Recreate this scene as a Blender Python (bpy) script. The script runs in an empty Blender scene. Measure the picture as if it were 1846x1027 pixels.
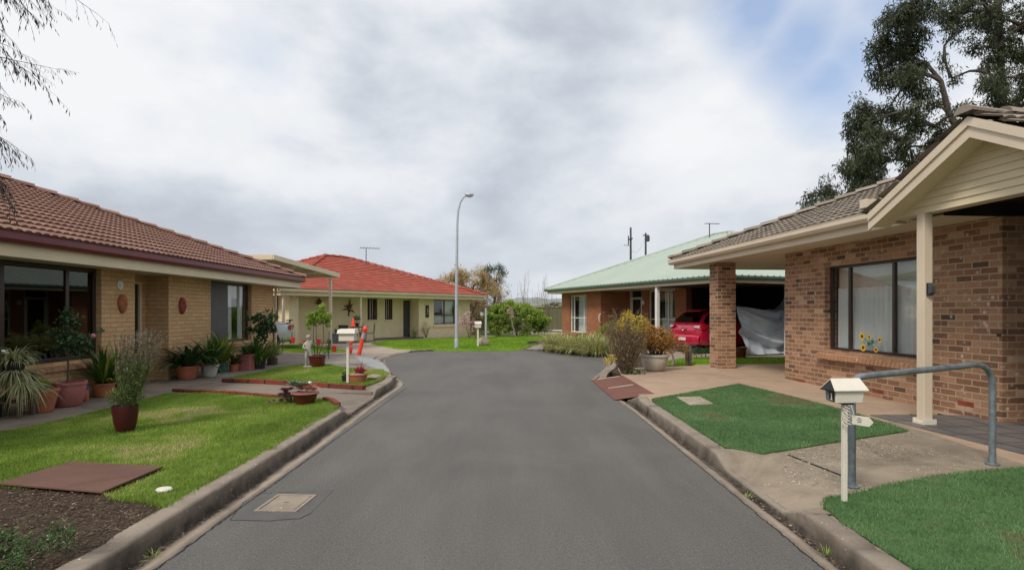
import bpy, math, random
import numpy as np
from mathutils import Vector, Matrix
rnd = random.Random(7)
rng = np.random.default_rng(7)
PI = math.pi
SC = bpy.context.scene
COL = SC.collection
# ---- survey of the street: focal and horizon of the photograph, used to turn sighted points into metres
F, CX, HY, CAMZ = 1000.0, 923.0, 561.0, 1.5
def G(px, py, z=0.0):
    D = F*(CAMZ-z)/(py-HY)
    return ((px-CX)/F*D, D)
def gl(X, Y):                       # the ground left of the road falls from the kerb to the house path
    if X >= -2.42: return .12
    if X <= -6.2: return .02
    return .12 - .10*(-2.42-X)/3.78
def GL(px, py):
    z = .08
    for _ in range(12):
        X, Y = G(px, py, z); z = .5*z + .5*gl(X, Y)
    return (X, Y, gl(X, Y))
class Frame:
    def __init__(s, ox, oy, deg):
        a = math.radians(deg); s.o = (ox, oy); s.a = a
        s.ex = (math.cos(a), math.sin(a)); s.ey = (-math.sin(a), math.cos(a))
    def w(s, u, v): return (s.o[0]+u*s.ex[0]+v*s.ey[0], s.o[1]+u*s.ex[1]+v*s.ey[1])
    def l(s, X, Y):
        dx, dy = X-s.o[0], Y-s.o[1]
        return (dx*s.ex[0]+dy*s.ex[1], dx*s.ey[0]+dy*s.ey[1])
    def u(s, px, v=0.0):            # along the line v = const, where column px meets it
        k = (px-CX)/F
        return (k*(s.o[1]+v*s.ey[1]) - s.o[0] - v*s.ey[0])/(s.ex[0]-k*s.ex[1])
    def z(s, u, v, py):
        return CAMZ + (HY-py)/F*s.w(u, v)[1]

# ---------------------------------------------------------------- materials
def nd(nt, t, **kw):
    n = nt.nodes.new(t)
    for k, v in kw.items():
        if k in n.inputs: n.inputs[k].default_value = v
        else: setattr(n, k, v)
    return n
def base_mat(name):
    m = bpy.data.materials.new(name); m.use_nodes = True
    nt = m.node_tree; b = nt.nodes['Principled BSDF']
    return m, nt, b
def c4(c): return (c[0], c[1], c[2], 1.0)
def ramp(nt, fac, stops):
    r = nt.nodes.new('ShaderNodeValToRGB'); e = r.color_ramp.elements
    while len(e) < len(stops): e.new(.5)
    for i, (p, c) in enumerate(stops):
        e[i].position = p; e[i].color = c4(c)
    nt.links.new(fac, r.inputs['Fac']); return r.outputs['Color']
def mixc(nt, fac, a, b, mode='MIX'):
    m = nt.nodes.new('ShaderNodeMix'); m.data_type = 'RGBA'; m.blend_type = mode
    for s, v in ((m.inputs[0], fac), (m.inputs[6], a), (m.inputs[7], b)):
        if isinstance(v, (int, float)): s.default_value = v
        elif isinstance(v, tuple): s.default_value = c4(v)
        else: nt.links.new(v, s)
    return m.outputs[2]
def noise(nt, vec, scale, detail=4, rough=.6, dist=0):
    n = nt.nodes.new('ShaderNodeTexNoise'); n.inputs['Scale'].default_value = scale
    n.inputs['Detail'].default_value = detail; n.inputs['Roughness'].default_value = rough
    n.inputs['Distortion'].default_value = dist
    nt.links.new(vec, n.inputs['Vector']); return n.outputs['Fac']
def objvec(nt, scale=None):
    t = nt.nodes.new('ShaderNodeTexCoord'); v = t.outputs['Object']
    if scale:
        m = nt.nodes.new('ShaderNodeMapping'); m.inputs['Scale'].default_value = scale
        nt.links.new(v, m.inputs['Vector']); v = m.outputs['Vector']
    return v
def bump(nt, b, h, strength=.3, dist=.01):
    n = nt.nodes.new('ShaderNodeBump'); n.inputs['Strength'].default_value = strength
    n.inputs['Distance'].default_value = dist
    nt.links.new(h, n.inputs['Height']); nt.links.new(n.outputs['Normal'], b.inputs['Normal'])
def spots(nt, vec, scale, thr, soft=.03):
    v = nt.nodes.new('ShaderNodeTexVoronoi'); v.inputs['Scale'].default_value = scale
    nt.links.new(vec, v.inputs['Vector'])
    r = nt.nodes.new('ShaderNodeMapRange'); r.inputs[1].default_value = thr; r.inputs[2].default_value = thr-soft
    nt.links.new(v.outputs['Distance'], r.inputs[0]); return r.outputs[0], v.outputs['Color']
def rng_(nt, f, a, b, c=0., d=1.):
    r = nt.nodes.new('ShaderNodeMapRange')
    for i, x in enumerate((a, b, c, d)): r.inputs[i+1].default_value = x
    nt.links.new(f, r.inputs[0]); return r.outputs[0]
def mul(nt, a, b, op='MULTIPLY'):
    m = nt.nodes.new('ShaderNodeMath'); m.operation = op
    for i, v in enumerate((a, b)):
        if isinstance(v, (int, float)): m.inputs[i].default_value = v
        else: nt.links.new(v, m.inputs[i])
    return m.outputs[0]
def pm(name, c1, c2=None, scale=8, rough=.6, bs=.15, bscale=None, bd=.004, metal=0., spec=.5, fine=.15, coat=0.):
    """painted / plain surface: two tones mixed by noise plus fine grain and a little relief"""
    m, nt, b = base_mat(name); v = objvec(nt)
    c2 = c2 or tuple(x*.8 for x in c1)
    f = rng_(nt, noise(nt, v, scale, 5), .35, .65)
    col = mixc(nt, f, c1, c2)
    if fine:
        g = noise(nt, v, (bscale or scale*12), 3)
        col = mixc(nt, fine, col, ramp(nt, g, [(.3, (.25, .25, .25)), (.7, (1, 1, 1))]), 'MULTIPLY')
    nt.links.new(col, b.inputs['Base Color'])
    b.inputs['Roughness'].default_value = rough; b.inputs['Metallic'].default_value = metal
    b.inputs['Specular IOR Level'].default_value = spec
    b.inputs['Coat Weight'].default_value = coat
    if bs: bump(nt, b, noise(nt, v, bscale or scale*8, 4), bs, bd)
    return m
def brick_mat(name, c1, c2, mortar, row=.086, wid=.24, ms=.011, chips=None, alt=None, bias=0., rough=.85, bstr=.8):
    m, nt, b = base_mat(name); v = objvec(nt)
    s = nt.nodes.new('ShaderNodeSeparateXYZ'); nt.links.new(v, s.inputs[0])
    cb = nt.nodes.new('ShaderNodeCombineXYZ')
    nt.links.new(mul(nt, s.outputs[0], s.outputs[1], 'ADD'), cb.inputs[0])
    nt.links.new(s.outputs[2], cb.inputs[1])
    br = nt.nodes.new('ShaderNodeTexBrick')
    for k, x in (('Scale', 1.), ('Mortar Size', ms), ('Mortar Smooth', .15), ('Bias', bias), ('Brick Width', wid), ('Row Height', row)):
        br.inputs[k].default_value = x
    br.inputs['Color1'].default_value = (0, 0, 0, 1); br.inputs['Color2'].default_value = (1, 1, 1, 1); br.inputs['Mortar'].default_value = (.5, .5, .5, 1)
    nt.links.new(cb.outputs[0], br.inputs['Vector'])
    stops = [(0, c1), (.5, tuple((x+y)/2 for x, y in zip(c1, c2))), (1, c2)]
    if alt: stops = [(0, alt[0]), (.12, c1), (.55, tuple((x+y)/2 for x, y in zip(c1, c2))), (.9, c2), (1, alt[1])]
    col = ramp(nt, br.outputs['Color'], stops)
    col = mixc(nt, .55, col, ramp(nt, noise(nt, v, 22, 5, .7), [(.3, (.55, .5, .48)), (.7, (1.25, 1.2, 1.15))]), 'MULTIPLY')
    col = mixc(nt, .35, col, ramp(nt, noise(nt, v, 1.1, 3), [(.3, (.7, .68, .66)), (.7, (1.15, 1.12, 1.1))]), 'MULTIPLY')
    if chips:
        sp, _ = spots(nt, v, 9, .26, .12)
        col = mixc(nt, mul(nt, sp, rng_(nt, noise(nt, v, 4), .45, .6, 0, .8)), col, chips)
    col = mixc(nt, br.outputs['Fac'], col, mortar)
    nt.links.new(col, b.inputs['Base Color']); b.inputs['Roughness'].default_value = rough
    b.inputs['Specular IOR Level'].default_value = .25
    h = mul(nt, mul(nt, br.outputs['Fac'], -1.), mul(nt, noise(nt, v, 60, 3), .35), 'ADD')
    bump(nt, b, h, bstr, .006)
    return m
def attr_mat(name, stops, rough=.6, trans=0., spec=.3, bs=0., bscale=60, extra=None, bd=.01):
    """colour picked per leaf / tile / blade by the face attribute 'v'"""
    m, nt, b = base_mat(name)
    a = nt.nodes.new('ShaderNodeAttribute'); a.attribute_name = 'v'
    col = ramp(nt, a.outputs['Fac'], stops)
    v = objvec(nt)
    if extra:
        sc, c, lo, hi = extra
        col = mixc(nt, rng_(nt, noise(nt, v, sc, 4), lo, hi), col, c)
    nt.links.new(col, b.inputs['Base Color']); b.inputs['Roughness'].default_value = rough
    b.inputs['Specular IOR Level'].default_value = spec
    if bs: bump(nt, b, noise(nt, v, bscale, 4), bs, bd)
    if trans:
        t = nt.nodes.new('ShaderNodeBsdfTranslucent'); nt.links.new(col, t.inputs['Color'])
        mx = nt.nodes.new('ShaderNodeMixShader'); mx.inputs[0].default_value = trans
        out = nt.nodes['Material Output']
        nt.links.new(b.outputs[0], mx.inputs[1]); nt.links.new(t.outputs[0], mx.inputs[2]); nt.links.new(mx.outputs[0], out.inputs['Surface'])
    return m
def glass_mat(name, tint=(.9, .95, .93), refl=.12):
    m, nt, b = base_mat(name)
    nt.nodes.remove(b)
    fr = nt.nodes.new('ShaderNodeFresnel'); ge = nt.nodes.new('ShaderNodeNewGeometry')
    nt.links.new(rng_(nt, ge.outputs['Backfacing'], 0, 1, 1.52, 1/1.52), fr.inputs['IOR'])   # same reflection from both sides of the pane
    f = mul(nt, fr.outputs[0], refl, 'ADD')
    tr = nt.nodes.new('ShaderNodeBsdfTransparent'); tr.inputs[0].default_value = c4(tint)
    gs = nt.nodes.new('ShaderNodeBsdfGlossy'); gs.inputs['Roughness'].default_value = .015
    mx = nt.nodes.new('ShaderNodeMixShader')
    nt.links.new(f, mx.inputs[0]); nt.links.new(tr.outputs[0], mx.inputs[1]); nt.links.new(gs.outputs[0], mx.inputs[2])
    nt.links.new(mx.outputs[0], nt.nodes['Material Output'].inputs['Surface'])
    return m

# ---------------------------------------------------------------- mesh helpers
def setup(o, parent=None):
    COL.objects.link(o)
    if parent is not None: o.parent = parent
    return o
def mesh_np(name, verts, faces, mat, parent=None, fv=None, smooth=False, loc=None):
    me = bpy.data.meshes.new(name)
    verts = np.asarray(verts, dtype=np.float32); faces = np.asarray(faces, dtype=np.int32)
    n, k = faces.shape
    me.vertices.add(len(verts)); me.vertices.foreach_set('co', verts.ravel())
    me.loops.add(n*k); me.loops.foreach_set('vertex_index', faces.ravel())
    me.polygons.add(n); me.polygons.foreach_set('loop_start', np.arange(0, n*k, k, dtype=np.int32))
    me.update(calc_edges=True)
    if fv is not None:
        at = me.attributes.new('v', 'FLOAT', 'FACE'); at.data.foreach_set('value', np.asarray(fv, dtype=np.float32))
    me.materials.append(mat)
    if smooth: me.shade_smooth()
    o = bpy.data.objects.new(name, me); setup(o, parent)
    if loc: o.location = loc
    return o
class MB:
    def __init__(s): s.v = []; s.f = []
    def add(s, vs, fs):
        b = len(s.v); s.v += [tuple(x) for x in vs]; s.f += [tuple(b+i for i in f) for f in fs]; return s
    def box(s, x0, x1, y0, y1, z0, z1):
        return s.add([(x0,y0,z0),(x1,y0,z0),(x1,y1,z0),(x0,y1,z0),(x0,y0,z1),(x1,y0,z1),(x1,y1,z1),(x0,y1,z1)],
                     [(0,3,2,1),(4,5,6,7),(0,1,5,4),(1,2,6,5),(2,3,7,6),(3,0,4,7)])
    def obox(s, c, size, M=None):
        M = M or Matrix.Identity(3); vs = []
        for dz in (-.5, .5):
            for dx, dy in ((-.5,-.5),(.5,-.5),(.5,.5),(-.5,.5)):
                vs.append(Vector(c) + M @ Vector((dx*size[0], dy*size[1], dz*size[2])))
        return s.add(vs, [(0,3,2,1),(4,5,6,7),(0,1,5,4),(1,2,6,5),(2,3,7,6),(3,0,4,7)])
    def prism(s, poly, z0, z1):
        """z0, z1 numbers or functions of (x, y)"""
        f0 = z0 if callable(z0) else (lambda x, y: z0); f1 = z1 if callable(z1) else (lambda x, y: z1)
        area = sum(poly[i][0]*poly[(i+1) % len(poly)][1]-poly[(i+1) % len(poly)][0]*poly[i][1] for i in range(len(poly)))
        if area < 0: poly = poly[::-1]
        n = len(poly)
        vs = [(p[0], p[1], f0(*p[:2])) for p in poly]+[(p[0], p[1], f1(*p[:2])) for p in poly]
        return s.add(vs, [tuple(range(n-1, -1, -1)), tuple(range(n, 2*n))]+[(i, (i+1) % n, n+(i+1) % n, n+i) for i in range(n)])
    def poly3(s, pts): return s.add(pts, [tuple(range(len(pts)))])
    def slab3(s, pts, t):
        """a plate: polygon in 3D thickened by vector t"""
        n = len(pts); t = Vector(t); q = [Vector(p) for p in pts]
        return s.add(q+[p+t for p in q], [tuple(range(n-1, -1, -1)), tuple(range(n, 2*n))]+[(i, (i+1) % n, n+(i+1) % n, n+i) for i in range(n)])
    def tube(s, pts, r, n=8, cap=True):
        P = [Vector(p) for p in pts]; m = len(P)
        R = list(r) if hasattr(r, '__len__') else [r]*m
        t = (P[1]-P[0]).normalized(); a = t.orthogonal().normalized(); b0 = len(s.v)
        for i in range(m):
            tt = (P[min(i+1, m-1)]-P[max(i-1, 0)])
            tt = tt.normalized() if tt.length > 1e-9 else t
            a = (a - tt*a.dot(tt)); a = a.normalized() if a.length > 1e-6 else tt.orthogonal().normalized()
            c = tt.cross(a)
            for k in range(n):
                an = 2*PI*k/n; s.v.append(tuple(P[i]+(a*math.cos(an)+c*math.sin(an))*R[i]))
        for i in range(m-1):
            for k in range(n):
                s.f.append((b0+i*n+k, b0+i*n+(k+1) % n, b0+(i+1)*n+(k+1) % n, b0+(i+1)*n+k))
        if cap:
            s.f.append(tuple(b0+k for k in range(n-1, -1, -1))); s.f.append(tuple(b0+(m-1)*n+k for k in range(n)))
        return s
    def lathe(s, prof, n=24, c=(0,0,0), sx=1., sy=1., M=None):
        b = len(s.v)
        for r, z in prof:
            for k in range(n):
                an = 2*PI*k/n; p = Vector((r*math.cos(an)*sx, r*math.sin(an)*sy, z))
                if M: p = M @ p
                s.v.append(tuple(Vector(c)+p))
        for i in range(len(prof)-1):
            for k in range(n):
                s.f.append((b+i*n+k, b+i*n+(k+1) % n, b+(i+1)*n+(k+1) % n, b+(i+1)*n+k))
        s.f.append(tuple(b+k for k in range(n-1, -1, -1))); s.f.append(tuple(b+(len(prof)-1)*n+k for k in range(n)))
        return s
    def grid(s, fn, nu, nv):
        b = len(s.v)
        for j in range(nv+1):
            for i in range(nu+1): s.v.append(tuple(fn(i/nu, j/nv)))
        for j in range(nv):
            for i in range(nu):
                a = b+j*(nu+1)+i; s.f.append((a, a+1, a+nu+2, a+nu+1))
        return s
    def ball(s, c, r, n=12, m=8, sq=(1,1,1), jit=0.):
        b = len(s.v); c = Vector(c)
        s.v.append(tuple(c-Vector((0,0,r*sq[2]))))
        for j in range(1, m):
            ph = -PI/2+PI*j/m
            for k in range(n):
                an = 2*PI*k/n; q = 1+rnd.uniform(-jit, jit)
                s.v.append(tuple(c+Vector((math.cos(an)*math.cos(ph)*r*sq[0]*q, math.sin(an)*math.cos(ph)*r*sq[1]*q, math.sin(ph)*r*sq[2]*q))))
        s.v.append(tuple(c+Vector((0,0,r*sq[2])))); t = len(s.v)-1
        for k in range(n): s.f.append((b, b+1+(k+1) % n, b+1+k)); s.f.append((t, t-n+k, t-n+(k+1) % n))
        for j in range(m-2):
            for k in range(n):
                s.f.append((b+1+j*n+k, b+1+j*n+(k+1) % n, b+1+(j+1)*n+(k+1) % n, b+1+(j+1)*n+k))
        return s
    def build(s, name, mat, parent=None, smooth=False, bevel=0., solid=0., sub=0, loc=None, sharp=35, fv=None):
        me = bpy.data.meshes.new(name); me.from_pydata(s.v, [], s.f)
        me.materials.append(mat); me.update()
        if fv is not None:
            at = me.attributes.new('v', 'FLOAT', 'FACE'); at.data.foreach_set('value', np.asarray(fv, dtype=np.float32))
        if smooth:
            me.shade_smooth(); me.set_sharp_from_angle(angle=math.radians(sharp))
        o = bpy.data.objects.new(name, me); setup(o, parent)
        if loc: o.location = loc
        if solid:
            m = o.modifiers.new('s', 'SOLIDIFY'); m.thickness = solid; m.offset = 0
        if bevel:
            m = o.modifiers.new('b', 'BEVEL'); m.width = bevel; m.segments = 2; m.limit_method = 'ANGLE'; m.angle_limit = math.radians(40)
        if sub:
            m = o.modifiers.new('u', 'SUBSURF'); m.levels = m.render_levels = sub
        return o
def tag(o, label=None, cat=None, group=None, kind=None):
    if label: o['label'] = label
    if cat: o['category'] = cat
    if group: o['group'] = group
    if kind: o['kind'] = kind
    return o
def thing(name, label, cat, loc=(0,0,0), rz=0., group=None):
    o = bpy.data.objects.new(name, None); o.empty_display_size = .1; COL.objects.link(o)
    o.location = loc; o.rotation_euler = (0, 0, rz); return tag(o, label, cat, group)
def struct(o, label=None, cat=None):
    o['kind'] = 'structure'
    if label: o['label'] = label; o['category'] = cat or o.name.split('.')[0].replace('_', ' ')
    return o
def in_poly(P, poly):
    x, y = P[:, 0], P[:, 1]; ins = np.zeros(len(P), bool); n = len(poly); j = n-1
    for i in range(n):
        xi, yi = poly[i][:2]; xj, yj = poly[j][:2]
        c = ((yi > y) != (yj > y)) & (x < (xj-xi)*(y-yi)/(yj-yi+1e-12)+xi); ins ^= c; j = i
    return ins
def scatter(poly, dens):
    xs = [p[0] for p in poly]; ys = [p[1] for p in poly]
    a, b, c, d = min(xs), max(xs), min(ys), max(ys)
    n = int((b-a)*(d-c)*dens); P = np.stack([rng.uniform(a, b, n), rng.uniform(c, d, n)], 1)
    return P[in_poly(P, poly)]
def vnoise(P, s, seed=0):
    """cheap smooth 2D noise, 0..1"""
    r = np.random.default_rng(seed); out = np.zeros(len(P))
    for k in range(6):
        a = r.uniform(0, 2*PI); f = s*r.uniform(.6, 1.7); ph = r.uniform(0, 7, 2)
        out += np.sin((P[:, 0]*math.cos(a)+P[:, 1]*math.sin(a))*f+ph[0]+1.7*np.sin((P[:, 1]*math.cos(a)-P[:, 0]*math.sin(a))*f*.7+ph[1]))
    return np.clip(out/6+.5, 0, 1)
def blades(name, poly, dens, h, w, mat, zf, label, cat='grass', vfn=None, edge=0):
    P = scatter(poly, dens)
    if edge:                                        # a ragged fringe along the borders
        E_ = []
        for a, b in zip(poly, poly[1:]+poly[:1]):
            k = int(math.dist(a[:2], b[:2])*edge)
            if k:
                u = rng.random(k)[:, None]; q = np.array(a[:2])*(1-u)+np.array(b[:2])*u
                E_.append(q+rng.normal(0, 1, (k, 2))*(.006+.014*vnoise(q, 9, 2)[:, None]))
        P = np.concatenate([P]+E_)
    n = len(P); z = np.array([zf(x, y) for x, y in P]) if callable(zf) else np.full(n, zf)
    an = rng.uniform(0, 2*PI, n); le = rng.uniform(.1, .9, n); la = rng.uniform(0, 2*PI, n)
    hh = h*rng.uniform(.5, 1.2, n)*(.75+.5*vnoise(P, 3., 5)); ww = w*rng.uniform(.7, 1.3, n)
    B = np.stack([P[:, 0], P[:, 1], z], 1)
    S = np.stack([np.cos(an), np.sin(an), np.zeros(n)], 1)*ww[:, None]*.5
    T = B+np.stack([np.cos(la)*le*hh, np.sin(la)*le*hh, hh], 1)
    V = np.stack([B-S, B+S, T], 1).reshape(-1, 3)
    v = .55*vnoise(P, 2.2, 3)+.25*vnoise(P, 9, 4)+.2*rng.random(n)
    if vfn is not None: v = vfn(P, v)
    o = mesh_np(name, V, np.arange(n*3).reshape(-1, 3), mat, fv=v)
    return tag(o, label, cat, kind='stuff')
def leaves(centers, radii, n, size, asp=.4, droop=0., up=0., gs=.6, shell=0.):
    """leaf quads (folded diamonds) spread about clump centres; returns verts, faces"""
    C = np.asarray(centers, float); R = np.asarray(radii, float)
    idx = rng.integers(0, len(C), n)
    d = rng.normal(0, 1, (n, 3)); d /= np.linalg.norm(d, axis=1)[:, None]
    rr = rng.random(n)**(1/3.)
    if shell: rr = 1-(1-rr)*(1-shell)
    Rv = R[idx] if R.ndim == 2 else R[idx][:, None]*np.ones(3)
    P = C[idx]+d*rr[:, None]*Rv*(1+rng.normal(0, .12, n))[:, None]
    ax = d*gs+rng.normal(0, .6, (n, 3)); ax[:, 2] += up-droop; ax /= np.linalg.norm(ax, axis=1)[:, None]
    sd = np.cross(ax, rng.normal(0, 1, (n, 3))); sd /= np.linalg.norm(sd, axis=1)[:, None]
    L = size*rng.uniform(.6, 1.35, n)[:, None]
    V = np.stack([P-ax*L*.5, P-sd*L*asp*.5, P+ax*L*.5, P+sd*L*asp*.5], 1).reshape(-1, 3)
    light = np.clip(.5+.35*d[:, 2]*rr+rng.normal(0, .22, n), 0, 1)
    return V, np.arange(4*n).reshape(-1, 4), light, P
M = {}
def mk_asphalt():
    m, nt, b = base_mat('asphalt'); v = objvec(nt)
    col = ramp(nt, noise(nt, v, .45, 3, .55, .6), [(.3, (.108, .102, .096)), (.7, (.134, .127, .119))])
    st = noise(nt, objvec(nt, (1.6, .22, 1)), 1.2, 4)
    col = mixc(nt, .5, col, ramp(nt, st, [(.35, (.8, .8, .8)), (.65, (1.15, 1.15, 1.15))]), 'MULTIPLY')
    g = noise(nt, v, 120, 3, .8)
    col = mixc(nt, 1., col, ramp(nt, g, [(.32, (.4, .4, .41)), (.52, (1., 1., 1.)), (.7, (2.1, 2.05, 1.95))]), 'MULTIPLY')
    g2 = noise(nt, v, 38, 4, .7)
    col = mixc(nt, .6, col, ramp(nt, g2, [(.35, (.72, .72, .72)), (.6, (1.12, 1.12, 1.1))]), 'MULTIPLY')
    pt_ = rng_(nt, noise(nt, objvec(nt, (1., .5, 1)), .8, 5, .6, 1.5), .52, .60)
    col = mixc(nt, mul(nt, pt_, .12), col, (.19, .18, .165))
    sp, _ = spots(nt, v, 7., .035, .02)
    col = mixc(nt, mul(nt, sp, .35), col, (.42, .4, .36))
    nt.links.new(col, b.inputs['Base Color']); b.inputs['Roughness'].default_value = .78
    b.inputs['Specular IOR Level'].default_value = .35
    bump(nt, b, noise(nt, v, 160, 3, .7), .5, .006)
    return m
M['asphalt'] = mk_asphalt()
def mk_conc(name, c1, c2, dark, stain=.5, flecks=0., fscale=30, bs=.4, warm=None, moss=None):
    m, nt, b = base_mat(name); v = objvec(nt)
    col = mixc(nt, rng_(nt, noise(nt, v, 2.2, 6, .65, .4), .3, .7), c1, c2)
    col = mixc(nt, mul(nt, rng_(nt, noise(nt, v, .9, 6, .7, 1.), .48, .72), stain), col, dark)
    col = mixc(nt, .6, col, ramp(nt, noise(nt, v, 130, 4, .75), [(.3, (.6, .6, .6)), (.7, (1.25, 1.25, 1.25))]), 'MULTIPLY')
    if moss: col = mixc(nt, mul(nt, rng_(nt, noise(nt, v, 5, 6, .7), .55, .7), .6), col, moss)
    if flecks:
        sp, _ = spots(nt, objvec(nt), fscale, .2, .06)
        f = mul(nt, mul(nt, sp, rng_(nt, noise(nt, v, 2.3, 3), .48, .6)), flecks)
        f2 = rng_(nt, noise(nt, v, 17, 2), .5, .6)
        col = mixc(nt, mul(nt, f, f2), col, (.72, .7, .62))
    a = nt.nodes.new('ShaderNodeAttribute'); a.attribute_name = 'dirt'
    col = mixc(nt, mul(nt, a.outputs['Fac'], rng_(nt, noise(nt, v, 6, 5, .7), .2, .6, .45, 1.)), col, (.035, .028, .022))
    nt.links.new(col, b.inputs['Base Color']); b.inputs['Roughness'].default_value = .88
    b.inputs['Specular IOR Level'].default_value = .25
    bump(nt, b, mul(nt, noise(nt, v, 90, 4, .7), mul(nt, noise(nt, v, 14, 4), 1.), 'ADD'), bs, .006)
    return m
M['kerb'] = mk_conc('kerb_concrete', (.34, .285, .23), (.255, .21, .168), (.10, .08, .06), .6, 1., 26, moss=(.12, .11, .06))
M['gutter'] = mk_conc('gutter_concrete', (.38, .31, .245), (.28, .225, .18), (.10, .08, .06), .6)
M['path'] = mk_conc('old_path_concrete', (.27, .225, .18), (.21, .17, .135), (.09, .07, .055), .7, 0, 30)
M['pathw'] = mk_conc('flecked_path_concrete', (.35, .285, .215), (.23, .185, .14), (.12, .095, .07), .7, 1., 24)
M['pink'] = mk_conc('pink_driveway_concrete', (.46, .33, .235), (.37, .265, .19), (.22, .16, .12), .5, 0, 30, .25)
M['drive'] = mk_conc('grey_driveway_concrete', (.30, .265, .235), (.235, .205, .185), (.12, .10, .085), .6)
M['driveb'] = mk_conc('pale_new_concrete', (.35, .36, .37), (.29, .3, .31), (.18, .18, .18), .3)
M['far_drive'] = mk_conc('beige_driveway_concrete', (.42, .34, .27), (.34, .275, .215), (.2, .16, .13), .4)
M['stone'] = mk_conc('weathered_stone', (.5, .41, .33), (.38, .31, .25), (.13, .1, .08), .6, 0, 30, .8)
M['cast_stone'] = mk_conc('cast_stone', (.5, .48, .43), (.36, .34, .3), (.13, .13, .11), .6, 0, 30, .5)
M['barrel'] = mk_conc('whitewashed_pot', (.60, .56, .48), (.44, .40, .33), (.24, .19, .14), .6, 0, 30, .6)
M['asph_patch'] = pm('asphalt_patch', (.11, .104, .098), (.14, .133, .125), 5, .8, .5, 160, .006, fine=.6)
M['crack'] = pm('tar_crack', (.022, .02, .018), rough=.9)
def mk_cream():
    return pm('cream_brick_plain', (.5, .4, .27))
M['brick_cream'] = brick_mat('cream_brick', (.66, .44, .245), (.56, .37, .20), (.40, .26, .145), .086, .29, .007, bstr=1.)
M['brick_dark'] = brick_mat('clinker_brick', (.235, .118, .07), (.45, .255, .155), (.43, .325, .23), .086, .24, .010,
    chips=(.68, .57, .47), alt=((.10, .07, .055), (.56, .40, .27)))
M['brick_orange'] = brick_mat('orange_brick', (.40, .165, .085), (.33, .13, .065), (.36, .19, .12), .086, .24, .008)
M['brick_red'] = brick_mat('red_edging_brick', (.24, .06, .04), (.15, .045, .035), (.06, .04, .03), .2, .23, .012)
M['render_cream'] = pm('cream_render', (.80, .69, .46), (.72, .62, .40), 3, .85, .3, 70, .004)
M['tile_brown'] = attr_mat('terracotta_roof_tile', [(0, (.18, .09, .065)), (.5, (.27, .145, .108)), (1, (.38, .23, .18))], .75, 0, .3, .5, 50, (1.2, (.09, .06, .045), .6, .8))
M['tile_red'] = attr_mat('red_roof_tile', [(0, (.32, .07, .045)), (.5, (.41, .10, .068)), (1, (.48, .15, .105))], .75, 0, .2, .4, 30, (1.1, (.28,.10,.075), .5, .75))
M['tile_grey'] = attr_mat('weathered_roof_tile', [(0, (.16, .13, .105)), (.5, (.25, .21, .17)), (1, (.36, .31, .26))], .85, 0, .2, .5, 40, (3, (.07, .06, .05), .55, .75))
def mk_green_roof():
    m, nt, b = base_mat('pale_green_steel'); v = objvec(nt)
    col = mixc(nt, rng_(nt, noise(nt, v, .6, 4), .3, .7), (.345, .405, .35), (.395, .455, .395))
    nt.links.new(col, b.inputs['Base Color']); b.inputs['Roughness'].default_value = .45
    return m
M['steel_green'] = mk_green_roof()
M['gutter_green'] = pm('sage_gutter', (.12, .19, .14), (.1, .16, .12), 3, .4, 0)
M['fascia'] = pm('cream_paint', (.72, .60, .46), (.65, .54, .41), 1.5, .5, .08, 40, fine=.08)
M['fascia_l'] = pm('old_cream_paint', (.74, .63, .45), (.66, .56, .39), 1.5, .5, .08, 40, fine=.1)
M['soffit'] = pm('soffit_paint', (.66, .57, .44), (.6, .51, .39), 1.2, .7, .05, fine=.06)
M['board'] = pm('weatherboard_paint', (.78, .66, .45), (.72, .60, .40), 1.5, .55, .08, 30, fine=.08)
M['maroon'] = pm('maroon_gutter_paint', (.17, .018, .026), (.12, .015, .02), 1.5, .35, .05, fine=.1)
M['frame_dark'] = pm('dark_bronze_frame', (.035, .022, .018), (.05, .03, .025), 5, .35, 0, fine=0)
M['frame_white'] = pm('white_frame', (.75, .74, .7), (.65, .64, .6), 5, .4, 0, fine=0)
M['frame_grey'] = pm('grey_door', (.07, .075, .08), (.05, .055, .06), 5, .5, 0, fine=0)
M['glass'] = glass_mat('window_glass', (.93, .95, .94), .015)
M['glass_dark'] = glass_mat('tinted_glass', (.24, .28, .27), .025)
M['glass_car'] = glass_mat('car_glass', (.05, .06, .06), .05)
def mk_curtain(name, c, tr=.45):
    m, nt, b = base_mat(name); nt.nodes.remove(b)
    d = nt.nodes.new('ShaderNodeBsdfDiffuse'); d.inputs[0].default_value = c4(c)
    t = nt.nodes.new('ShaderNodeBsdfTranslucent'); t.inputs[0].default_value = c4(c)
    mx = nt.nodes.new('ShaderNodeMixShader'); mx.inputs[0].default_value = tr
    nt.links.new(d.outputs[0], mx.inputs[1]); nt.links.new(t.outputs[0], mx.inputs[2])
    nt.links.new(mx.outputs[0], nt.nodes['Material Output'].inputs['Surface']); return m
M['lace'] = mk_curtain('white_lace', (.86, .87, .9), .15)
M['blind'] = mk_curtain('pale_blind', (.75, .76, .68), .2)
M['drape'] = mk_curtain('grey_drape', (.3, .32, .34), .2)
M['inside'] = pm('room_plaster', (.3, .28, .25), rough=.9, bs=0, fine=0)
M['dark'] = pm('dark_timber_and_shade', (.03, .02, .015), (.02, .014, .01), 3, .8)  # near-black brown: doors, roof underlay, and shade painted onto unlit ceilings
M['white'] = pm('white_paint', (.74, .70, .62), (.66, .62, .55), 6, .45, .05, fine=.1)
M['cream_metal'] = pm('cream_enamel', (.74, .69, .6), (.68, .63, .54), 6, .4, .05, fine=.1)
M['black'] = pm('black_enamel', (.015, .015, .016), rough=.4, bs=0, fine=0)
M['galv'] = pm('galvanised_steel', (.20, .235, .26), (.32, .37, .40), 14, .5, .1, 60, metal=.55, fine=.3)
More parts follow.
